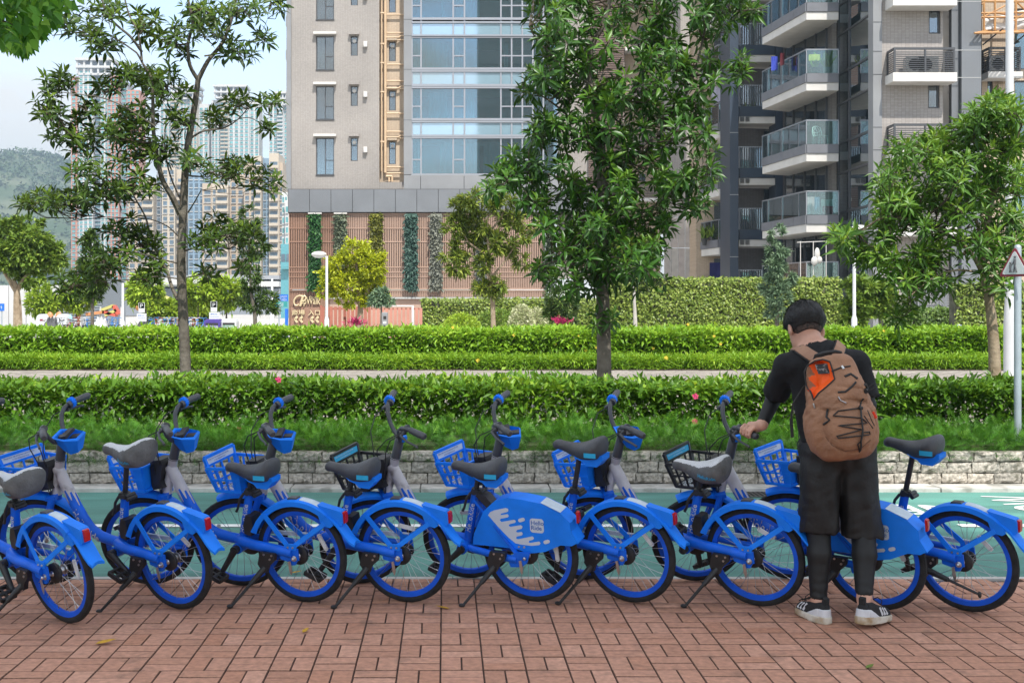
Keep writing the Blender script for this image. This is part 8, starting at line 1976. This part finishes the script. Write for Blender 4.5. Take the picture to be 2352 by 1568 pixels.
# ================================================================== far buildings, hill
T_W, T_B, T_G, T_C, T_K = mat('tower_white', (.60,.59,.57), .8, var=.06, scale=.05), mat('tower_terracotta', (.55,.24,.155), .8, var=.08, scale=.05), mat('tower_grey', (.26,.28,.31), .8), mat('tower_cream', (.55,.47,.37), .8, var=.06, scale=.05), mat('tower_beige', (.50,.40,.30), .8, var=.06, scale=.05)
T_WG, T_WD = mat('far_window_teal', (.10,.30,.31), .25, var=.5, scale=.4), mat('far_window_dark', (.10,.14,.18), .2, var=.6, scale=.3)
def far_tower(label, Z, cols, floor, ytop, crown=None, wins=T_WG, name='residential_tower', base=760, ledge=True):
    """cols: (x0, x1, top row, depth offset, material, windows per floor, kind)"""
    xs0, xs1 = min(c[0] for c in cols), max(c[1] for c in cols); R = Root(name, (XW((xs0+xs1)/2, Z), Z, 0), label, 'building'); k = Z/F
    for x0, x1, yt, dy, m, nw, kind in cols:
        zt = ZW(yt, Z); y = Z+dy; R.put(MB().bb(XW(x0, Z), XW(x1, Z), y, y+16, 0, zt), 'wing', m); w = MB(); l = MB(); z = 8.0; W_ = (x1-x0)*k
        sh = kind == 'balcony'
        while z+floor < zt:
            for i in range(nw):
                a = XW(x0, Z)+W_*(i+.5)/nw; hw = W_/nw*(.30 if not sh else .38)
                w.bb(a-hw, a+hw, y-.12, y-.02, z+floor*.28, z+floor*.80)
            if sh: l.bb(XW(x0, Z)+.15, XW(x1, Z)-.15, y-1.1, y-.05, z, z+floor*.09); l.bb(XW(x0, Z)+.15, XW(x1, Z)-.15, y-1.12, y-1.04, z+floor*.09, z+floor*.36)
            elif ledge:
                for i in range(nw): a = XW(x0, Z)+W_*(i+.5)/nw; hw = W_/nw*.36; l.bb(a-hw, a+hw, y-.45, y-.02, z+floor*.16, z+floor*.24)
            z += floor
        if w.n: tag(R.put(w, 'windows', wins, fix=False), kind='stuff')
        if l.n: tag(R.put(l, 'balconies' if sh else 'window_ledges', T_W if not sh else m, fix=False), kind='stuff')
    if crown:
        x0, x1, y0, y1 = crown; a, b, c, d = XW(x0, Z), XW(x1, Z), ZW(y1, Z), ZW(y0, Z); f = MB(); th = (d-c)*.16
        for q in range(6): x = a+(b-a)*q/5; f.bb(x-th*.35, x+th*.35, Z-1, Z+.6, c, d-th); f.bb(x-th*.35, x+th*.35, Z+12, Z+13.6, c, d-th)
        f.bb(a-th*.8, b+th*.8, Z-2, Z+15, d-th, d); f.bb(a-th*.6, b+th*.6, Z-1.6, Z+14.5, c+(d-c)*.36, c+(d-c)*.50); f.bb(a, b, Z-.5, Z+14, c-th*.5, c+th*.3); R.put(f, 'roof_crown', T_W); R.put(MB().bb(a+th*2, b-th*2, Z+3, Z+11, c, d-th), 'plant_room', T_G)
far_tower('terracotta and white residential tower with a framed white crown, nearest the hill', 800, [(157,181,172,6,T_B,2,'w'),(181,213,148,0,T_W,3,'w'),(213,227,160,5,T_G,1,'balcony'),(227,246,165,4,T_W,2,'w'),(246,272,174,1,T_B,3,'w'),(272,288,185,6,T_G,1,'w'),(288,318,205,3,T_B,3,'w')], 2.79, 134, crown=(178,258,134,170))
far_tower('white and teal tower with framed crown behind the forked grey trunk', 850, [(365,392,228,4,T_W,3,'w'),(392,412,222,0,T_C,2,'balcony'),(412,436,224,2,T_W,3,'w'),(436,453,222,0,T_C,2,'w'),(453,476,236,5,T_W,2,'w')], 2.85, 197, crown=(395,456,197,226))
far_tower('white and teal tower with framed crown next to the gap of open sky', 850, [(483,506,228,4,T_W,3,'w'),(506,524,222,0,T_C,2,'balcony'),(524,548,224,2,T_W,2,'w'),(548,570,228,3,T_W,2,'w'),(570,592,230,6,T_W,2,'w')], 2.85, 196, crown=(494,565,196,224))
far_tower('white tower cut by the edge of the grey-tiled block', 850, [(617,636,236,2,T_W,2,'w'),(636,650,230,0,T_W,1,'balcony'),(650,672,226,3,T_W,2,'w')], 2.85, 211, crown=(635,672,211,240))
far_tower('grey and beige mid-rise apartment block behind the trunk of the open tree', 440, [(290,326,426,3,T_K,2,'w'),(326,352,408,0,T_C,1,'balcony'),(352,372,392,5,T_G,2,'w'),(372,402,385,0,T_C,2,'w'),(402,424,388,3,T_C,1,'balcony')], 3.0, 385, wins=T_WD, name='apartment_block')
far_tower('cream mid-rise apartment block with stacked balconies right behind the forked trunk', 425, [(424,462,392,6,mat('tower_glass', (.22,.32,.42), .2),3,'w'),(462,486,420,2,T_K,1,'w'),(486,496,418,1,T_C,1,'w'),(496,524,425,0,T_C,1,'balcony'),(524,556,398,4,T_K,2,'w')], 3.0, 390, wins=T_WD, name='apartment_block')
far_tower('cream apartment block with rounded balconies next to the grey-tiled tower', 415, [(556,584,368,4,T_K,2,'w'),(584,600,358,0,T_C,1,'balcony'),(600,618,360,4,mat('tower_glass', (.22,.32,.42), .2),2,'w'),(618,640,352,0,T_C,1,'balcony'),(640,648,372,2,T_K,1,'w')], 3.0, 350, wins=T_WD, name='apartment_block')
far_tower('white and teal slab seen in the slit beside the slatted podium', 330, [(645,658,440,2,T_W,2,'w'),(655,672,460,0,T_W,2,'w')], 3.0, 440, name='apartment_block'); far_tower('teal glass low block at the foot of the grey-tiled tower', 180, [(645,668,560,0,mat('tower_teal', (.10,.30,.34), .2),2,'balcony')], 3.0, 560, wins=T_WD, name='apartment_block')
def mall():
    Z = 300; R = Root('shopping_mall', (XW(430, Z), Z, 0), 'long low white mall roofline behind the lime bushes', 'building'); X = lambda x: XW(x, Z); V = lambda y: ZW(y, Z)
    R.put(MB().bb(X(230), X(640), Z+2, Z+30, 0, V(662)), 'wall', T_G); R.put(MB().bb(X(230), X(640), Z, Z+28, V(658), V(646)), 'roof_band', T_W); R.put(MB().bb(X(300), X(640), Z+1, Z+28, V(641), V(632)), 'parapet', mat('mall_grey', (.30,.31,.33), .8))
    for a, b in ((322,345),(372,410),(432,468),(500,530)): R.put(MB().bb(X(a), X(b), Z-.6, Z+10, V(654), V(637)), 'roof_pod', T_W)
mall()
def hills():
    r = np.random.default_rng(12); Z0 = 1450; nx, ny = 150, 40; ridge_x = [-700,-300,-120,0,40,89,129,156,200,300,500,800,1200]; ridge_y = [470,430,408,396,377,366,368,374,395,440,520,600,690]
    vs = []; X0, X1 = XW(-650, Z0), XW(1100, Z0)
    for j in range(ny+1):
        for i in range(nx+1):
            x = X0+(X1-X0)*i/nx; t_ = j/ny; px = PX+x/Z0*F; top_ = ZW(np.interp(px, ridge_x, ridge_y), Z0); y = Z0-620+t_*820; prof = sin(min(1, t_/.76)*pi/2)**1.15 if t_ < .76 else cos((t_-.76)/.24*pi/2*.6)
            z = top_*prof*(y/Z0 if t_ < .76 else 1)**.0; n_ = 18*sin(x*.011+j*.35)*prof*(1-prof)*2+9*sin(x*.027+j*.8)*prof*(1-prof)*2; vs.append((x, y, max(-2, z+n_+r.normal(0, 1.2))))
    m = mat('hill_scrub', (.050,.085,.040), .95, col2=(.12,.14,.085), scale=.02, thr=(.38, .62), bump=0); o = np_mesh('hill', np.array(vs), np.array([(j*(nx+1)+i, j*(nx+1)+i+1, (j+1)*(nx+1)+i+1, (j+1)*(nx+1)+i) for j in range(ny) for i in range(nx)]), True); h = tag(mesh_obj('hill', o, m), kind='structure')
    V_ = np.array(vs).reshape(ny+1, nx+1, 3); n = 7000; ii = r.uniform(0, nx-1, n); jj = np.r_[r.uniform(4, ny*.8, n-1600), r.uniform(ny*.66, ny*.80, 1600)]; i0 = ii.astype(int); j0 = jj.astype(int); c = V_[j0, i0]*(1-(ii-i0))[:, None]+V_[j0, i0+1]*(ii-i0)[:, None]
    keep = (XW(-60, 1)*c[:,1] < c[:,0]) & (c[:,0] < XW(360, 1)*c[:,1]) & (c[:,2] > 4); c = c[keep]; n = len(c); k = 9; p = np.repeat(c, k, 0)+r.normal(0, 1, (n*k, 3))*np.array((2.6, 2.6, 2.3))+np.array((0,0,2.6)); L_ = 3.4*r.uniform(.6, 1.4, n*k); foliage('hillside_trees', [leaves(p, r.normal(0,1,(n*k,3)), np.array((0,-.4,1.))+r.normal(0,.5,(n*k,3)), L_, L_*.8, r.beta(2,2,n*k))], mat_leaf('hill_leaf', (.022,.045,.018), (.045,.085,.03), (.10,.14,.05), .6, .1), h)
    tag(h.children[0], kind='stuff')
hills()
def haze():
    m = bpy.data.materials.new('haze'); m.use_nodes = True; N = m.node_tree.nodes; N.clear(); o = N.new('ShaderNodeOutputMaterial'); v = N.new('ShaderNodeVolumePrincipled'); v.inputs['Color'].default_value = (.54,.70,.86,1); v.inputs['Density'].default_value = .00042; v.inputs['Anisotropy'].default_value = .2
    m.node_tree.links.new(v.outputs[0], o.inputs['Volume']); tag(MB().bb(-3200, 3200, -320, 2600, -3.2, 330).build('haze', m), kind='stuff')
haze()
